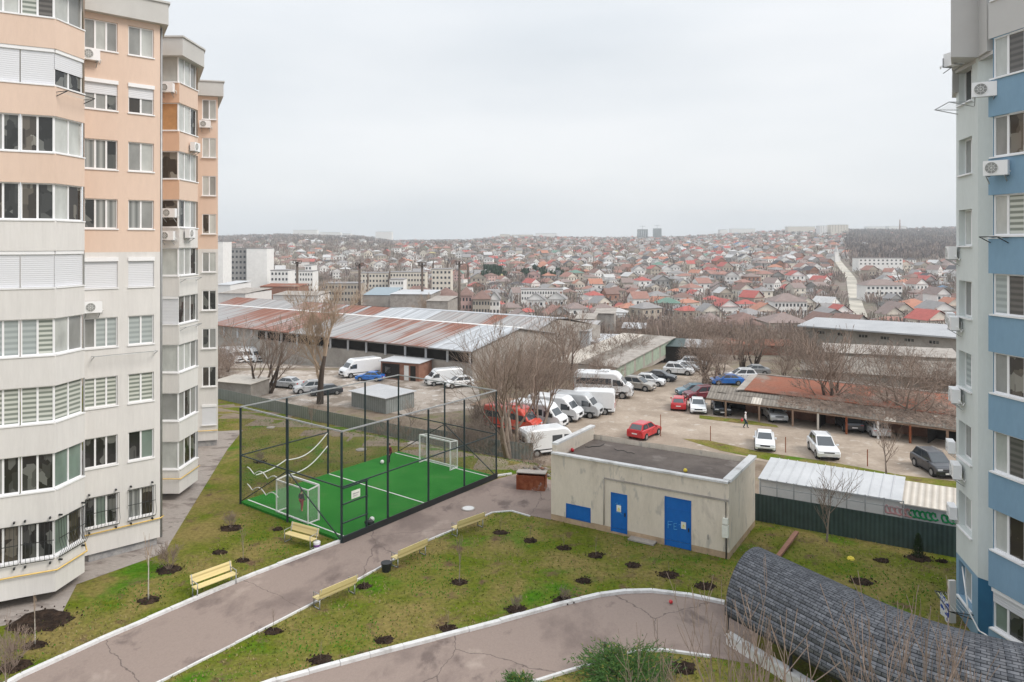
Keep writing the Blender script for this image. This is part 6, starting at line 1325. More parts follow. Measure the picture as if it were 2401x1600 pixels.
for i in range(22): u = .2+i*3.95; o = MB(); o.bar(wp(u, .25, -.6), wp(u, .25, 1.0), .3, .3); fix(o.build('pillar', 'white_sheet', WH), WH)
# second nave behind, higher
W2_ = empty('warehouse', (5, 120, -3), 0, 'second warehouse behind, with pale and rusty roof panels and a grey gable', 'warehouse')
f0 = at(1235, 786, 1.5); h0 = at(1297, 747, 3.4); dir2 = dirw; hv = (h0-f0)
def r2p(u, v): p = f0+dir2*u+(h0-f0)*v; return Vector((p.x, p.y, lerp(1.5, 3.4, v)))
for u0_, u1_, mt, lb in ((-.5, 9, 'sheet_g', 'streaked'), (9, 12, 'rust_b', 'rusty'), (12, 24, 'sheet_g', 'grey streaked'), (24, 37, 'sheet_w', 'pale'), (37, 42, 'rust_b', 'rust-red'), (42.2, 43, 'sheet_w', 'narrow white'), (43.2, 48, 'rust_b', 'rust-red'), (48.2, 49, 'sheet_w', 'narrow white'), (49, 62, 'rust_a', 'streaky rust'), (62, 78, 'sheet_g', 'grey'), (78, 86, 'rust_b', 'dark rust')):
    o = MB(); slab(o, (r2p(u1_, -.3), r2p(u0_, -.3), r2p(u0_, 1), r2p(u1_, 1)), .1); x = fix(o.build('roof', mt, W2_), W2_); x['label'] = lb+' roof panel'
o = MB(); slab(o, (r2p(36, 1)+Vector((0, 0, .05)), r2p(-.5, 1)+Vector((0, 0, .05)), r2p(-.5, 1)+perp*4+Vector((0, 0, -.2)), r2p(36, 1)+perp*4+Vector((0, 0, -.2))), .1); fix(o.build('ridge_cap', 'sheet_w', W2_), W2_)
g3 = h0+Vector((9, 9, -2.2)); o = MB(); lowf = r2p(-.3, -.3)
o.add([v3(lowf, -8), v3(h0, -8), v3(h0, 3.35), v3(lowf, 1.0)], [(0, 1, 2, 3)], 0); o.add([v3(h0, -8), v3(g3, -8), v3(g3, 1.2), v3(h0, 3.35)], [(0, 1, 2, 3)], 0); e_ = r2p(86, 1); o.quad(v3(r2p(86, -.3), -8), v3(lowf, -8), v3(lowf, 1.2), v3(r2p(86, -.3), 1.2), 0)
o.quad(v3(h0, -8)+perp*10, v3(e_, -8)+perp*10, v3(e_, 1)+perp*10, v3(h0, 1)+perp*10, 0); slab(o, (r2p(-.5, 1)+perp*4+Vector((0, 0, -.2)), r2p(86, 1), r2p(86, 1)+perp*11+Vector((0, 0, -2)), v3(g3, 1.2)), .1, 0)
fix(o.build('wall', 'concrete', W2_), W2_)
def dshed(label, px0, px1, ytop, D, ht, wall, roof, depth=10, name='shed', cat='shed', rise=.6, rz=0):
    a = gpf(px0, D); b = gpf(px1, D-(px1-px0)*.02 if not rz else D+rz); zt_ = H-(ytop-CY)*D/F; z0 = zt_-ht; return shed(name, label, cat, a, b, depth, ht, wall, roof, rise, z=z0)
dshed('light grey gabled storehouse right of the second warehouse', 1300, 1382, 775, 128, 9, 'white_sheet', 'sheet_g', 12)
dshed('white roofed open stall among bare trees at the top of the lot', 1372, 1470, 802, 128, 3, 'white', 'white_sheet', 7)
dshed('second white roofed stall at the top of the lot', 1476, 1548, 806, 133, 3, 'block', 'white_sheet', 6)
dshed('small white sheet-roofed shelter beyond the stalls', 1460, 1512, 770, 160, 4, 'block', 'white_sheet', 6)
dshed('green-roofed hut over the far parked cars', 1556, 1600, 812, 124, 3, 'interior', 'f_green', 6)
dshed('grey sheet lean-to beside the green-roofed hut', 1602, 1668, 814, 125, 3, 'interior', 'sheet_g', 6)
dshed('cream flat-roofed office left of the warehouses', 512, 575, 688, 190, 12, 'plaster_w', 'concrete', 14)
dshed('beige strip building behind the warehouse roofs', 640, 745, 692, 215, 12, 'plaster_w', 'concrete', 9)
dshed('white low hall behind the left apartment building edge', 505, 540, 668, 240, 10, 'white', 'white_sheet', 14)
dshed('blue-roofed hall behind the warehouses', 850, 915, 692, 290, 12, 'block', 'p_teal', 18, rise=2)
dshed('grey concrete works building behind the pale roof panels', 915, 1010, 690, 280, 14, 'concrete', 'white_sheet', 18)
dshed('grey tall workshop beside the works building', 1000, 1050, 706, 230, 14, 'concrete', 'concrete', 14)
dshed('long dull shed with a rusty eave behind the warehouses', 610, 700, 672, 260, 12, 'brick', 'rustroof', 9)
# long grey building on the right with its lower sheds
la, lb_, lc, ld = at(1869, 763, .2), at(2320, 797, .2), at(2320, 766, 1.2), at(1912, 744, 1.2)
LGB = empty('long_building', v3(la, -6), 0, 'long grey block-walled building with a pale metal roof at the right', 'building')
o = MB(); slab(o, (la, lb_, lc, ld), .25); fix(o.build('roof', 'roof_pale', LGB), LGB)
oa, ob = la+Vector((2.2, 1.2, 0)), lb_+Vector((0, 1.2, 0)); o = MB(); walls(o, [v3(oa, 0), v3(ob, 0), v3(lc, 0), v3(ld, 0)], -9, .0); fix(o.build('wall', 'block', LGB), LGB)
for px_ in (1900, 1960, 2018, 2075, 2135, 2195):
    t = (px_-1869)/(2320-1869)
    for k in range(3): p = oa.lerp(ob, t+k*.018); q = oa.lerp(ob, t+k*.018+.014); o = MB(); o.quad(v3(p, -1.35)-Vector((0, .04, 0)), v3(q, -1.35)-Vector((0, .04, 0)), v3(q, -.85)-Vector((0, .04, 0)), v3(p, -.85)-Vector((0, .04, 0))); fix(o.build('window', 'g_dark', LGB), LGB)
dshed('grey shed with slate roof below the long grey building', 1935, 2250, 826, 112, 5, 'block', 'concrete', 6)
dshed('low grey row of lockups before the long grey building', 1975, 2260, 856, 103, 3, 'block', 'slate', 4)
dshed('flat dark roofed strip building behind the rust-red shed', 1880, 2260, 868, 98, 2.5, 'block', 'slate', 5)
dshed('old brick outbuilding among the thicket left of the long grey building', 1660, 1860, 806, 150, 4, 'brick', 'rustroof', 5)
dshed('pale concrete block structure in the thicket', 1395, 1440, 735, 165, 9, 'concrete', 'concrete', 6)
dshed('low white walled stall in the thicket behind the warehouse', 1350, 1392, 748, 150, 6, 'concrete', 'concrete', 6)
for px_, pt, pb_, lb in ((1549, 973, 1024, 'thin steel post beside the red hatchback'), (1666, 1000, 1036, 'thin steel post on the grass strip behind the roof corner'), (1842, 1025, 1062, 'thin steel post between the two white parked cars'), (2034, 1055, 1095, 'thin steel post between the white and dark cars in the lot'), (1680, 868, 885, 'thin steel post by the blue sedan')):
    p = gp(px_, pb_); o = MB(); o.bar((0, 0, -.1), (0, 0, (pb_-pt)*p.y/F), .06, .06); tag(o.build('post', 'rustbox', None, p), lb, 'post', 'thin posts in the parking lot')
rr = random.Random(12); rub = MB(); c0_ = gp(1262, 1112)
for _ in range(120): a = rr.uniform(0, 6.28); k = abs(rr.gauss(0, .8)); s_ = rr.uniform(.06, .22); rub.sphere((k*math.cos(a), k*1.2*math.sin(a), max(0, .45-k*.25)*rr.random()), s_, 5, rr.choice((0, 0, 1)), (1, .8, .6))
tag(rub.build('rubble_heap', ['concrete', 'brick'], None, c0_), 'heap of brown rubble and dry branches beside the rusty container', 'rubble')
tree('thicket', gp(1262, 1105), 1.5, 'dry brown brushwood beside the rusty container and the beige building')
def lamp_mast(px, ytop, D, label):
    b = gpf(px, D); h = H-(ytop-CY)*D/F-b.z; r = empty('floodlight_mast', b, 0, label, 'mast', 'floodlight masts over the town'); o = MB(); o.tube([(0, 0, 0), (0, 0, h)], [.7, .45], 6); o.build('pole', 'bark', r)
    o = MB(); o.cyl((0, 0), 1.5, h-1, h-.7, 10); o.cyl((0, 0), 1.9, h+.3, h+.55, 10)
    for k in range(8): a = k*.785; o.bar((1.5*math.cos(a), 1.5*math.sin(a), h-.9), (1.9*math.cos(a), 1.9*math.sin(a), h+.5), .15, .15)
    o.build('lamp_head', 'bark', r)
for px_, yt_, D_, lb in ((697, 614, 300, 'floodlight mast leftmost, right of the white tower block'), (843, 619, 300, 'floodlight mast second from the left, above the rusty roofs'), (990, 618, 290, 'floodlight mast left of the five-storey beige block'), (1077, 615, 285, 'floodlight mast beside the pink apartment buildings')): lamp_mast(px_, yt_, D_, lb)

# ================================================================ TOWN
W_ = {}
for n, c in dict(white=(.80, .79, .77), cream=(.68, .63, .55), beige=(.43, .38, .32), grey=(.34, .33, .32), pink=(.58, .40, .37), brick=(.34, .19, .14)).items(): W_[n] = M['w_'+n] = plain('house_wall_'+n, c, .9, var=.06, s=.6)
RCOL = dict(red=(.40, .115, .10), orange=(.42, .20, .14), brown=(.21, .135, .115), mauve=(.255, .20, .185), grey=(.27, .26, .26), rust=(.31, .17, .14), blue=(.12, .20, .30), green=(.14, .23, .19), yellow=(.42, .36, .17), dark=(.09, .085, .09), pale=(.50, .50, .50))
for n, c in RCOL.items(): M['r_'+n] = plain('house_roof_'+n, c, .8, var=.14, s=.8)
M['win'] = plain('far_window', (.06, .065, .075), .2, .5)
for n, c in dict(forest=(.17, .14, .13), trees=(.30, .235, .205), trees2=(.26, .225, .185), pine=(.03, .06, .03), road=(.47, .44, .38)).items(): M['t_'+n] = plain('far_'+n, c, .95, var=.3, mode='P', s=.05)
RW_ = [('red', 5), ('orange', 4), ('brown', 5), ('mauve', 7), ('grey', 7), ('rust', 6), ('blue', .25), ('green', .5), ('yellow', .12), ('dark', 2), ('pale', 3.5)]
WW_ = [('white', 11), ('cream', 5), ('beige', 5), ('grey', 3), ('pink', 1), ('brick', 1.2)]
def pick(r, tab): t = r.uniform(0, sum(w for _, w in tab)); 
def pick(r, tab):
    t = r.uniform(0, sum(w for _, w in tab))
    for n, w in tab:
        t -= w
        if t <= 0: return n
    return tab[-1][0]
SH = [('hip', 9, 8, 3.6, 1.9), ('hip', 10.5, 8.5, 5.9, 2.1), ('gable', 8, 10, 4.4, 2.9), ('gable', 10, 8.5, 5.9, 3.0), ('hip', 12.5, 8, 3.6, 1.7), ('gable', 6.5, 7, 3.0, 2.2), ('gable', 8.5, 8, 6.2, 3.2), ('gable', 11, 8, 3.6, 2.4)]
def roof_geo(mb, kind, w, d, h, rh, m=0, M4=None, e=.5, two=True):
    x, y = w/2+e, d/2+e; f = (lambda p: M4 @ Vector(p)) if M4 else (lambda p: p); z = h-.12
    if kind == 'hip': k = max(0, x-y); vs = [(-x, -y, z), (x, -y, z), (x, y, z), (-x, y, z), (-k, 0, h+rh), (k, 0, h+rh)]; fs = [(0, 1, 5, 4), (1, 2, 5), (2, 3, 4, 5), (3, 0, 4), (3, 2, 1, 0)]
    else: vs = [(-x, -y, z), (x, -y, z), (x, y, z), (-x, y, z), (0, -y, h+rh), (0, y, h+rh)]; fs = [(0, 4, 5, 3), (4, 1, 2, 5), (3, 2, 1, 0)]
    mb.add([f(v) for v in vs], fs, m)
def wall_geo(mb, kind, w, d, h, rh, m=0, M4=None, z0=-3):
    x, y = w/2, d/2; f = (lambda p: M4 @ Vector(p)) if M4 else (lambda p: p)
    vs = [(-x, -y, z0), (x, -y, z0), (x, y, z0), (-x, y, z0), (-x, -y, h), (x, -y, h), (x, y, h), (-x, y, h)]; fs = [(0, 1, 5, 4), (1, 2, 6, 5), (2, 3, 7, 6), (3, 0, 4, 7)]
    if kind == 'gable': vs += [(0, -y, h+rh*.93), (0, y, h+rh*.93)]; fs += [(4, 5, 8), (6, 7, 9)]
    mb.add([f(v) for v in vs], fs, m)
RM, WM, NM = {}, {}, {}
def house_parts(si, wc, rc, near):
    if (si, rc) not in RM: mb = MB(); roof_geo(mb, SH[si][0], *SH[si][1:], m=0); RM[si, rc] = mb.mesh('roof', 'r_'+rc)
    if (si, wc) not in WM: mb = MB(); wall_geo(mb, SH[si][0], *SH[si][1:], m=0); WM[si, wc] = mb.mesh('wall', 'w_'+wc)
    return RM[si, rc], WM[si, wc]
mb = MB(); mb.box(-.5, .5, -.03, .03, -.65, .65, 0); WINM = mb.mesh('window', 'win'); mb = MB(); mb.box(-.35, .35, -.35, .35, 0, 1.6); CHM = mb.mesh('chimney', 'w_brick')
mb = MB(); mb.box(-.5, .5, -.03, .03, -1.05, 1.05); DRM = mb.mesh('door', 'r_brown')
def ob(me, name, parent, loc=(0, 0, 0), rz=0): o = bpy.data.objects.new(name, me); col.objects.link(o); o.parent = parent; o.location = loc; o.rotation_euler = (0, 0, rz); return o
rn = random.Random(2024); HS = []
blocks = []   # (X, D, radius) kept clear
roadA = [(155, 322), (262, 560), (372, 830)]
def near_road(X, D, m=7):
    for (x0, y0), (x1, y1) in zip(roadA, roadA[1:]):
        t = max(0, min(1, ((X-x0)*(x1-x0)+(D-y0)*(y1-y0))/((x1-x0)**2+(y1-y0)**2))); 
        if math.hypot(X-lerp(x0, x1, t), D-lerp(y0, y1, t)) < m: return True
    return False
def block(label, px0, px1, ytop, D, wall, floors, cols, roof='flat', depth=12, name='apartment_block', cat='apartment block', group=None, rz=0, roofc='grey', wins=True, wmat='win', dz=3):
    """a far building standing on the terrain, its top at picture row ytop"""
    pc = (px0+px1)/2; b = gpf(pc, D); w_ = (px1-px0)*D/F; h = H-(ytop-CY)*D/F-b.z
    if roof != 'flat': rh = min(3.2, h*.3); h -= rh
    r = empty(name, b, rz, label, cat, group); mb = MB(); wall_geo(mb, roof, w_, depth, h, rh if roof != 'flat' else 0, z0=-4)
    mb.build('wall', 'w_'+wall if 'w_'+wall in M else wall, r); mb = MB()
    if roof == 'flat': mb.box(-w_/2-.2, w_/2+.2, -depth/2-.2, depth/2+.2, h, h+.35); mb.build('roof', 'r_'+roofc, r)
    else: roof_geo(mb, roof, w_, depth, h, rh); mb.build('roof', 'r_'+roofc, r)
    if wins:
        for f in range(floors):
            z = h-1.7-f*dz
            if z < -2: break
            for k in range(cols): x = -w_/2+(k+.5)*w_/cols; ww = min(1.5, w_/cols*.5); o = ob(WINM, 'window', r, (x, -depth/2-.04, z)); o.scale = (ww, 1, 1.0)
    blocks.append((b.x, b.y+depth/2, max(w_, depth)*.6+5)); return r
block('tall white panel slab at the very edge behind the peach building', 508, 533, 567, 385, 'white', 0, 0, wins=False)
block('pale grey wing of the white panel tower, with rows of small windows', 533, 587, 583, 415, 'grey', 8, 6, wall_ if False else 'flat')
block('blank white panel wing of the tower block at the left', 587, 634, 583, 413, 'white', 0, 0, wins=False)
block('small white block with rounded windows below the tower block', 643, 684, 634, 400, 'white', 4, 5)
block('long pale block right of the leftmost floodlight mast', 690, 740, 636, 430, 'white', 4, 8)
block('narrow white gable-ended block behind the leftmost mast', 722, 737, 622, 440, 'white', 5, 2)
block('five-storey beige block between two floodlight masts', 1015, 1060, 631, 415, 'cream', 6, 5)
block('long cream block left of the five-storey beige block', 918, 1000, 638, 440, 'cream', 5, 12)
block('pale cream block above the blue-roofed hall', 846, 915, 640, 450, 'cream', 5, 9)
block('long grey-beige row behind the tall bare tree', 770, 850, 664, 360, 'beige', 4, 11)
block('white two-tone block left of the pink apartments', 918, 950, 655, 380, 'white', 4, 5)
block('pink apartment building with a brown roof, left of the pair', 1018, 1074, 674, 300, 'pink', 4, 7, 'hip', roofc='brown', group='pink apartment pair')
block('pink apartment building with a brown roof, right of the pair', 1078, 1108, 672, 298, 'pink', 4, 4, 'hip', roofc='brown', group='pink apartment pair')
block('brown-roofed pale apartment building right of the pink pair', 1110, 1150, 680, 292, 'beige', 3, 6, 'hip', roofc='brown')
block('white gable-fronted apartment building right of the pink pair', 1148, 1172, 682, 296, 'white', 4, 3, 'gable', roofc='grey')
block('long mauve-roofed terrace behind the second mast', 950, 1018, 670, 330, 'pink', 2, 12, 'hip', roofc='brown')
block('long low white school-like building in the middle of the houses', 1222, 1318, 678, 400, 'white', 2, 16)
block('tan apartment building with triple gables behind the thicket', 1700, 1782, 742, 235, 'beige', 3, 8, 'hip', roofc='brown')
block('brown-roofed apartment building with a red stair bay behind the thicket', 1788, 1882, 733, 232, 'beige', 3, 9, 'hip', roofc='mauve')
block('mauve-roofed long house above the red stair bay', 1805, 1880, 688, 330, 'white', 2, 9, 'hip', roofc='mauve')
block('pale two-storey terrace at the right of the straight street', 2020, 2103, 655, 430, 'white', 2, 8, 'hip', roofc='mauve')
block('long flat white pavilion with dark end at the top right houses', 2006, 2108, 606, 640, 'white', 2, 10)
block('white two-storey gabled house nearest the long grey roof', 2165, 2222, 706, 290, 'white', 2, 4, 'gable', roofc='grey', name='house', cat='house')
block('white three-storey house with dark windows near the right wall', 2180, 2212, 673, 350, 'white', 3, 3, 'gable', roofc='mauve', name='house', cat='house')
block('white house with red roof right above the long grey roof', 2082, 2125, 708, 300, 'cream', 2, 4, 'gable', roofc='mauve', name='house', cat='house')
block('grey three-gabled house at the start of the straight street', 1915, 1970, 722, 275, 'grey', 2, 5, 'gable', roofc='grey', name='house', cat='house')
block('pink long building behind the roofs at the end of the thicket', 1640, 1690, 733, 240, 'pink', 2, 5, 'hip', roofc='mauve')
sky_ = 'buildings on the skyline'
for lb, a, b, t, D, wl, fl, cl in (('long white building on the left skyline', 690, 745, 540, 2400, 'white', 3, 8), ('low white building on the left skyline, right of the long one', 752, 800, 545, 2400, 'white', 2, 6), ('small cube building on the left skyline', 806, 824, 548, 2400, 'white', 2, 3), ('tall grey-white block on the skyline above the masts', 882, 920, 544, 2300, 'white', 5, 4),
    ('pale skyline block left of the middle cluster', 1172, 1195, 550, 2400, 'cream', 3, 4), ('pale skyline blocks of the middle cluster', 1200, 1250, 551, 2400, 'cream', 3, 6), ('rightmost pale block of the middle skyline cluster', 1256, 1305, 548, 2400, 'white', 3, 6), ('short white block on the right skyline', 1686, 1703, 539, 2350, 'white', 4, 3), ('wide white block on the right skyline', 1712, 1768, 537, 2350, 'white', 4, 8), ('reddish long block on the right skyline', 1844, 1907, 532, 2300, 'cream', 4, 8), ('white high block with a red strip on the right skyline', 1918, 1935, 530, 1900, 'white', 6, 3), ('wide cream high block on the right skyline', 1944, 1984, 528, 1900, 'cream', 6, 6), ('flat pale sheds at the far right skyline', 2080, 2120, 531, 2300, 'white', 1, 4), ('pale building on the skyline left of the thin chimney', 2030, 2070, 532, 2350, 'white', 2, 5)):
    block(lb, a, b, t, D, wl, fl, cl, group=sky_, wins=cl > 0 and D < 2000, depth=25)
for lb, a, b, t in (('dark unfinished concrete tower with legs on the skyline, left of two', 1495, 1518, 538), ('dark unfinished concrete tower on the skyline, right of two', 1532, 1550, 536)):
    D = 2300; bb = gpf((a+b)/2, D); w_ = (b-a)*D/F; h = H-(t-CY)*D/F-bb.z; r = empty('unfinished_tower', bb, 0, lb, 'tower', 'unfinished towers'); o = MB(); o.box(-w_/2, w_/2, -8, 8, h-4, h)
    for k in range(5 if 'left' in lb else 9): x = lerp(-w_/2+1.5, w_/2-1.5, k/(4 if 'left' in lb else 8)); o.box(x-1.6, x+1.6, -8, 8, -10, h-4)
    for f in range(7): o.box(-w_/2, w_/2, -7.5, 7.5, f*(h-4)/7, f*(h-4)/7+.8)
    o.build('frame', 'f_grey', r); o = MB(); o.bar((0, 0, h), (0, 0, h+11), 1.0, 1.0); o.bar((-9, 0, h+9), (9, 0, h+9), .8, .8); o.build('crane', 'steel', r)
p = gpf(2110, 2200); o = MB(); o.tube([(0, 0, -5), (0, 0, 36)], [2, 1.2], 6); tag(o.build('chimney', 'rustbox', None, p), 'thin tall chimney on the right skyline', 'chimney')
ch = gpf(1953, 800); r = empty('church', ch, 0, 'small white church with a pointed spire left of the street top', 'church'); o = MB(); wall_geo(o, 'gable', 9, 16, 6, 3); o.build('wall', 'w_white', r); o = MB(); roof_geo(o, 'gable', 9, 16, 6, 3); o.build('roof', 'r_grey', r); o = MB(); o.box(-2, 2, -10, -6, -2, 11); o.build('tower', 'w_white', r); o = MB(); o.cyl((0, -8), 2.6, 11, 19, 8, 0, .05); o.build('spire', 'r_pale', r)
blocks.append((ch.x, ch.y, 14))
def road_strip(pts, w_, mat, name='road'):
    P = []; 
    for a, b in zip(pts, pts[1:]): n = max(1, int(math.hypot(b[0]-a[0], b[1]-a[1])/6)); P += [(lerp(a[0], b[0], i/n), lerp(a[1], b[1], i/n)) for i in range(n)]
    P.append(pts[-1]); mb = MB(); L2 = []
    for i, p in enumerate(P):
        q0_, q1_ = P[max(0, i-1)], P[min(len(P)-1, i+1)]; dx, dy = q1_[0]-q0_[0], q1_[1]-q0_[1]; l = math.hypot(dx, dy); nx, ny = -dy/l*w_/2, dx/l*w_/2
        L2.append(((p[0]+nx, p[1]+ny, zt(p[0]+nx, p[1]+ny)+.35), (p[0]-nx, p[1]-ny, zt(p[0]-nx, p[1]-ny)+.35)))
    for a, b in zip(L2, L2[1:]): mb.quad(a[1], b[1], b[0], a[0])
    return struct(mb.build(name, mat))
road_strip(roadA, 7, 't_road')
roads = []
for pts in (((1290, 640), (1340, 622), (1400, 612)), ((1600, 640), (1660, 610), (1700, 596)), ((1760, 690), (1800, 650), (1815, 620)), ((1395, 700), (1440, 678), (1480, 660)), ((1525, 716), (1600, 684)), ((1850, 600), (1862, 575))):
    q = [gp(*p) for p in pts]; q = [(v.x, v.y) for v in q]; road_strip(q, 6, 't_road'); roads.append(q)
cell = 13.2
D = 225.0; rowi = 0
while D < 2560:
    step = cell*(1.0 if D < 1300 else 1.5); x = -1.05*D*.5
    xs0 = (330-CX)/F*D; xs1 = (2420-CX)/F*D; X = xs0+rn.uniform(0, step)
    while X < xs1:
        px = CX+X/D*F; den = .70
        if D < 300 and px < 1700: den = .25
        if px < 950: den = .30 if D > 560 else .25
        elif px < 1150: den = .5 if D > 500 else .35
        if D > 1000 and px < 930: den = .17
        if D > 1750 and px < 880: den = .04
        if px > 1985 and D > 760: den = .03
        if px > 1985 and D > 2250: den = .3
        if D > 1400 and den > .3: den *= .75
        pxr, Dr = X+rn.uniform(-3.5, 3.5), D+rn.uniform(-4, 4)
        if rn.random() < den and not near_road(pxr, Dr, 12) and not any((pxr-bx_)**2+(Dr-by_)**2 < rr_**2 for bx_, by_, rr_ in blocks):
            si = rn.randrange(len(SH)); HS.append((Dr, pxr, si, pick(rn, WW_), pick(rn, RW_), rn.choice((0, 0, 1.57, .4, -.3))+rn.uniform(-.12, .12)+.2, rn.uniform(.8, 1.12)))
        X += step*rn.uniform(.95, 1.35)
    D += step*rn.uniform(1.0, 1.3)*(1 if D < 800 else 1.35)
HS.sort()
rows_ = [(0, 320, 'lowest'), (320, 420, 'lower'), (420, 540, 'middle'), (540, 5000, 'upper')]
rname = dict(red='red', orange='orange-tiled', brown='brown', mauve='mauve-brown', grey='grey', rust='rust-brown', blue='blue', green='green', yellow='yellow', dark='black', pale='pale grey')
marks = [(500, 700, 'below the white tower block'), (700, 915, 'near the second floodlight mast'), (915, 1060, 'by the five-storey beige block'), (1060, 1200, 'above the pink apartment pair'), (1200, 1330, 'near the long white school-like building'), (1330, 1450, 'left of the slanting side road'), (1450, 1560, 'below the two unfinished towers'), (1560, 1680, 'above the head of the dirt track'), (1680, 1790, 'above the tan gabled apartments'), (1790, 1890, 'above the red stair bay building'), (1890, 1990, 'left beside the straight pale street'), (1990, 2080, 'right beside the straight pale street'), (2080, 2180, 'above the long grey roof'), (2180, 2400, 'next to the blue building wall')]
seen = {}; stuff = MB(); smats = ['w_'+n for n in W_]+['r_'+n for n in RCOL]; idx = {n: i for i, n in enumerate(smats)}
indiv = 0
for (D, X, si, wc, rc, rz, s_) in HS:
    px = CX+X/D*F; z = zt(X, D); vis = 508 < px < 2244
    if vis and indiv < 262:
        indiv += 1; kd = 'hip-roofed' if SH[si][0] == 'hip' else 'gabled'; st_ = 'two-storey' if SH[si][3] > 5 else 'low'; rw_ = [n for a, b, n in rows_ if a <= D < b][0]; mk = [n for a, b, n in marks if a <= px < b][0]
        lb = f'{rname[rc]} {kd} {st_} {wc} house, {rw_} rows {mk}'; seen[lb] = seen.get(lb, 0)+1
        r = empty('house', (X, D, z), rz, lb, 'house', 'houses on the town slope'); r.scale = (s_, s_, s_); rm, wm = house_parts(si, wc, rc, True); ob(wm, 'wall', r); ro_ = ob(rm, 'roof', r)
        k, w2, d2, h2, rh2 = SH[si]
        if rn.random() < .6: ob(CHM, 'chimney', ro_, (w2*.18, d2*.12, h2+rh2*.45))
        for zz in ([1.5, 4.2] if h2 > 5 else [1.6]):
            for x in (-.3, 0, .3): ob(WINM, 'window', r, (w2*x, -d2/2-.04, zz))
            for y in (-.22, .22): ob(WINM, 'window', r, (-w2/2-.04, d2*y, zz), 1.57); ob(WINM, 'window', r, (w2/2+.04, d2*y, zz), 1.57)
    else:
        k, w2, d2, h2, rh2 = SH[si]; M4 = Matrix.Translation((X, D, z)) @ Matrix.Rotation(rz, 4, 'Z') @ Matrix.Scale(s_, 4)
        wall_geo(stuff, k, w2, d2, h2, rh2, idx['w_'+wc], M4); roof_geo(stuff, k, w2, d2, h2, rh2, idx['r_'+rc], M4, e=.45)
        if D < 1200:
            for zz in ([1.5, 4.2] if h2 > 5 else [1.6]):
                for x in (-.3, 0, .3):
                    c = w2*x; y = -d2/2-.05; stuff.add([M4 @ Vector(p) for p in ((c-.5, y, zz-.6), (c+.5, y, zz-.6), (c+.5, y, zz+.6), (c-.5, y, zz+.6))], [(0, 1, 2, 3)], len(smats))
ro3 = random.Random(404)
for (D, X, si, wc, rc, rz, s_) in HS:      # outbuildings, yard walls and lean-tos between the houses
    for _ in range(2 if D < 700 else 1):
        a = ro3.uniform(0, 6.28); k = ro3.uniform(7, 10); x, y = X+k*math.cos(a), D+k*math.sin(a); 
        if near_road(x, y, 9): continue
        M4 = Matrix.Translation((x, y, zt(x, y))) @ Matrix.Rotation(rz, 4, 'Z'); w2, d2, h2 = ro3.uniform(3, 6), ro3.uniform(2.5, 4), ro3.uniform(1.8, 2.8)
        if ro3.random() < .3: w2, d2, h2 = ro3.uniform(8, 14), .4, 1.7
        wall_geo(stuff, 'flat', w2, d2, h2, 0, idx['w_'+ro3.choice(('white', 'cream', 'beige', 'grey'))], M4); stuff.add([M4 @ Vector(p) for p in ((-w2/2-.2, -d2/2-.2, h2+.05), (w2/2+.2, -d2/2-.2, h2+.05), (w2/2+.2, d2/2+.2, h2+.25), (-w2/2-.2, d2/2+.2, h2+.25))], [(0, 1, 2, 3)], idx['r_'+ro3.choice(('pale', 'grey', 'mauve', 'rust', 'pale'))])
tag(stuff.build('distant_houses', smats+['win']), 'hundreds of small distant houses covering the far slope', 'houses', kind='stuff')
# ---- far bare trees: clumps of fine upright slivers, forest on the right ridge, some pines
ft = MB(); rt = random.Random(31)
def clump(X, D, h, r, n, m, w_=.5):
    z = zt(X, D)-.3
    for _ in range(n):
        a = rt.uniform(0, 6.28); k = r*math.sqrt(rt.random()); e = rt.uniform(.25, 1)**.7; c = Vector((X+k*math.cos(a)*.6, D+k*math.sin(a)*.6, z+h*e*.45*rt.random())); t = Vector((X+k*math.cos(a)*1.05, D+k*math.sin(a)*1.05, z+h*e)); s_ = Vector((rt.uniform(-1, 1), rt.uniform(-1, 1), rt.uniform(-.3, .3))).normalized()*w_*rt.uniform(.4, 1)
        ft.add([c-s_*.5, t-s_, t+s_, c+s_*.5], [(0, 1, 2, 3)], m)
for _ in range(8200):
    D = 150+2400*rt.random()**1.25; px = rt.uniform(330, 2400); X = (px-CX)*D/F
    if near_road(X, D, 7): continue
    if any((X-bx_)**2+(D-by_)**2 < (rr_*.6)**2 for bx_, by_, rr_ in blocks): continue
    if D < 230 and 500 < px < 1250: continue
    sc_ = 1+D/1500; clump(X, D, rt.uniform(4, 8)*(1 if D < 900 else 1.15), rt.uniform(2.2, 4.5)*sc_, 26 if D < 600 else 13, rt.choice((0, 1, 1, 2)), .14+D*.00055)
for _ in range(1500):      # forest on the right ridge
    D = rt.uniform(800, 2250); px = rt.uniform(1960+(2250-D)*.02, 2270); X = (px-CX)*D/F; clump(X, D, rt.uniform(8, 13), rt.uniform(5, 8), 14, rt.choice((0, 0, 1)), 1.0)
for _ in range(700):
    D = rt.uniform(1500, 2500); px = rt.uniform(500, 1150); X = (px-CX)*D/F; clump(X, D, rt.uniform(6, 10), rt.uniform(6, 12), 10, rt.choice((0, 1)), 1.4)
for _ in range(40):
    px = rt.choice((rt.uniform(1135, 1185), rt.uniform(1220, 1320))); D = rt.uniform(560, 640); X = (px-CX)*D/F; clump(X, D, rt.uniform(7, 11), 2.4, 50, 3, .6)
tag(ft.build('distant_trees', ['t_forest', 't_trees', 't_trees2', 't_pine']), 'bare brown trees and woods spread between the distant houses', 'trees', kind='stuff')
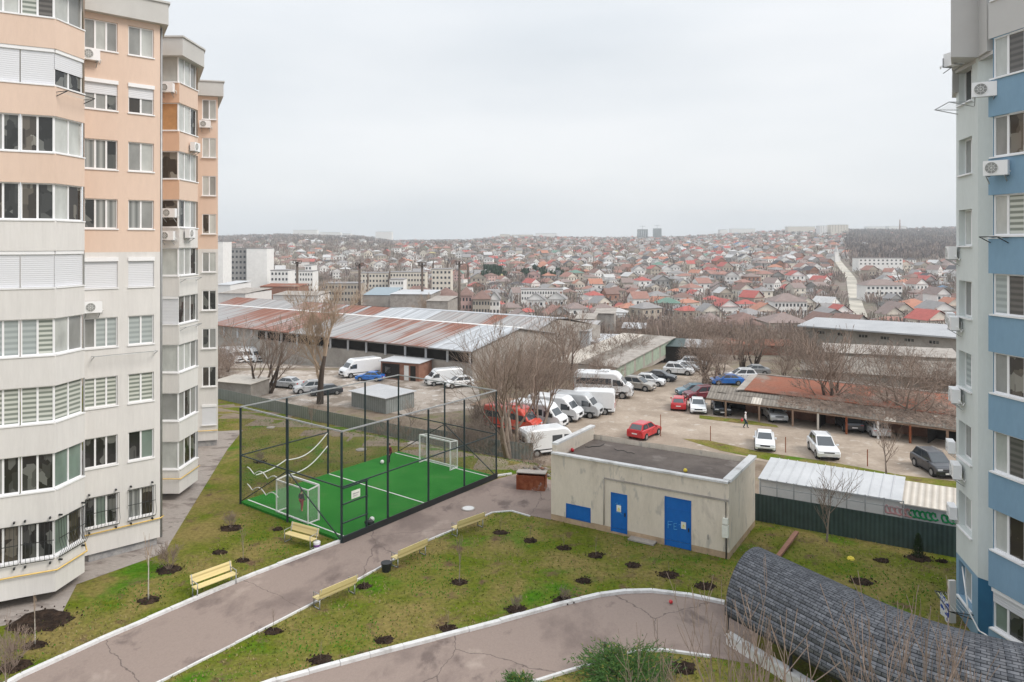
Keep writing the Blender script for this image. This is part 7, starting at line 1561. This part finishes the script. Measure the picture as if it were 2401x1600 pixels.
# ---- thickets and trees one can tell from the lot to the first houses
tg = 'leafless trees of the thicket beyond the lots'
def strew(n, px0, px1, D0, D1, keys, h0_, h1_, lb, seed, wide=1.15):
    r_ = random.Random(seed)
    for _ in range(n): px, D = r_.uniform(px0, px1), r_.uniform(D0, D1); k = r_.choice(keys); tree(k, gpf(px, D), r_.uniform(h0_, h1_), lb, tg, wide=wide)
strew(16, 1640, 1900, 96, 150, ['round', 'thicket', 'thicket', 'multi'], 4, 8, 'leafless brown tree in the thicket between the dirt track and the long grey building', 1)
strew(14, 1180, 1440, 78, 118, ['thicket', 'round', 'thicket'], 3, 6.5, 'leafless brown brush between the warehouse and the parked vans', 2)
strew(14, 1230, 1660, 135, 200, ['round', 'thicket', 'multi'], 6, 10, 'leafless brown tree behind the white roofed stalls', 3)
strew(12, 1640, 1900, 150, 215, ['round', 'multi'], 6, 9, 'leafless brown tree before the tan gabled apartments', 4)
strew(10, 1900, 2250, 86, 108, ['thicket', 'round'], 3, 6, 'leafless brush among the grey lockups on the right', 5)
strew(8, 930, 1180, 62, 78, ['thicket', 'shrub', 'thicket'], 1.6, 3, 'dry brush behind the grey fence by the cage', 6)
strew(7, 520, 700, 170, 215, ['round', 'willow'], 9, 13, 'bare tree behind the rusty warehouse at the left', 7, 1.1)
strew(4, 505, 640, 92, 110, ['round', 'thicket'], 4, 6, 'bare tree among the vans at the left warehouse', 8)
strew(5, 1080, 1290, 62, 72, ['thicket'], 2, 3.2, 'dry brush between the grey fence and the red minibus', 9)
strew(6, 800, 1100, 235, 300, ['willow', 'round'], 9, 15, 'bare tree standing among the town blocks', 10, .8)
for i, (px_, D_, h_) in enumerate(((862, 420, 17), (912, 430, 18), (1015, 520, 20), (1050, 510, 20), (1098, 500, 19), (700, 400, 12))):
    TP['poplar'].place(gpf(px_, D_), i*1.0, ['narrow poplar left of the cream blocks', 'narrow poplar before the cream block', 'reddish poplar above the five-storey beige block', 'tallest reddish poplar above the beige block', 'reddish poplar right of the five-storey beige block', 'bare poplar beside the leftmost mast'][i], 'bare poplars above the town blocks', scale=(h_/HT['poplar']*.8, h_/HT['poplar']*.8, h_/HT['poplar']))
conifer(gpf(555, 175), 9, 3.2, 'broad dark green conifer behind the white ridge of the warehouse, at the left'); conifer(gpf(2064, 262), 7, 4.2, 'round dark green evergreen between the houses above the long grey roof')
for k, pr in TP.items():
    if not pr.used:
        for c in list(pr.o.children): bpy.data.objects.remove(c)
        bpy.data.objects.remove(pr.o)

# ================================================================ HAZE
hz = MB(); hz.box(-3800, 3800, -80, 2900, -160, 130); hm = bpy.data.materials.new('haze'); hm.use_nodes = True; ntz = hm.node_tree; ntz.nodes.remove(ntz.nodes['Principled BSDF'])
vv = ntz.nodes.new('ShaderNodeVolumePrincipled'); vv.inputs['Density'].default_value = .00021; vv.inputs['Color'].default_value = (.86, .935, 1, 1); vv.inputs['Anisotropy'].default_value = 0; ntz.links.new(vv.outputs[0], ntz.nodes['Material Output'].inputs['Volume'])
M['haze'] = hm; o = hz.build('haze', 'haze'); tag(o, 'thin pale haze over the town', 'haze', kind='stuff')
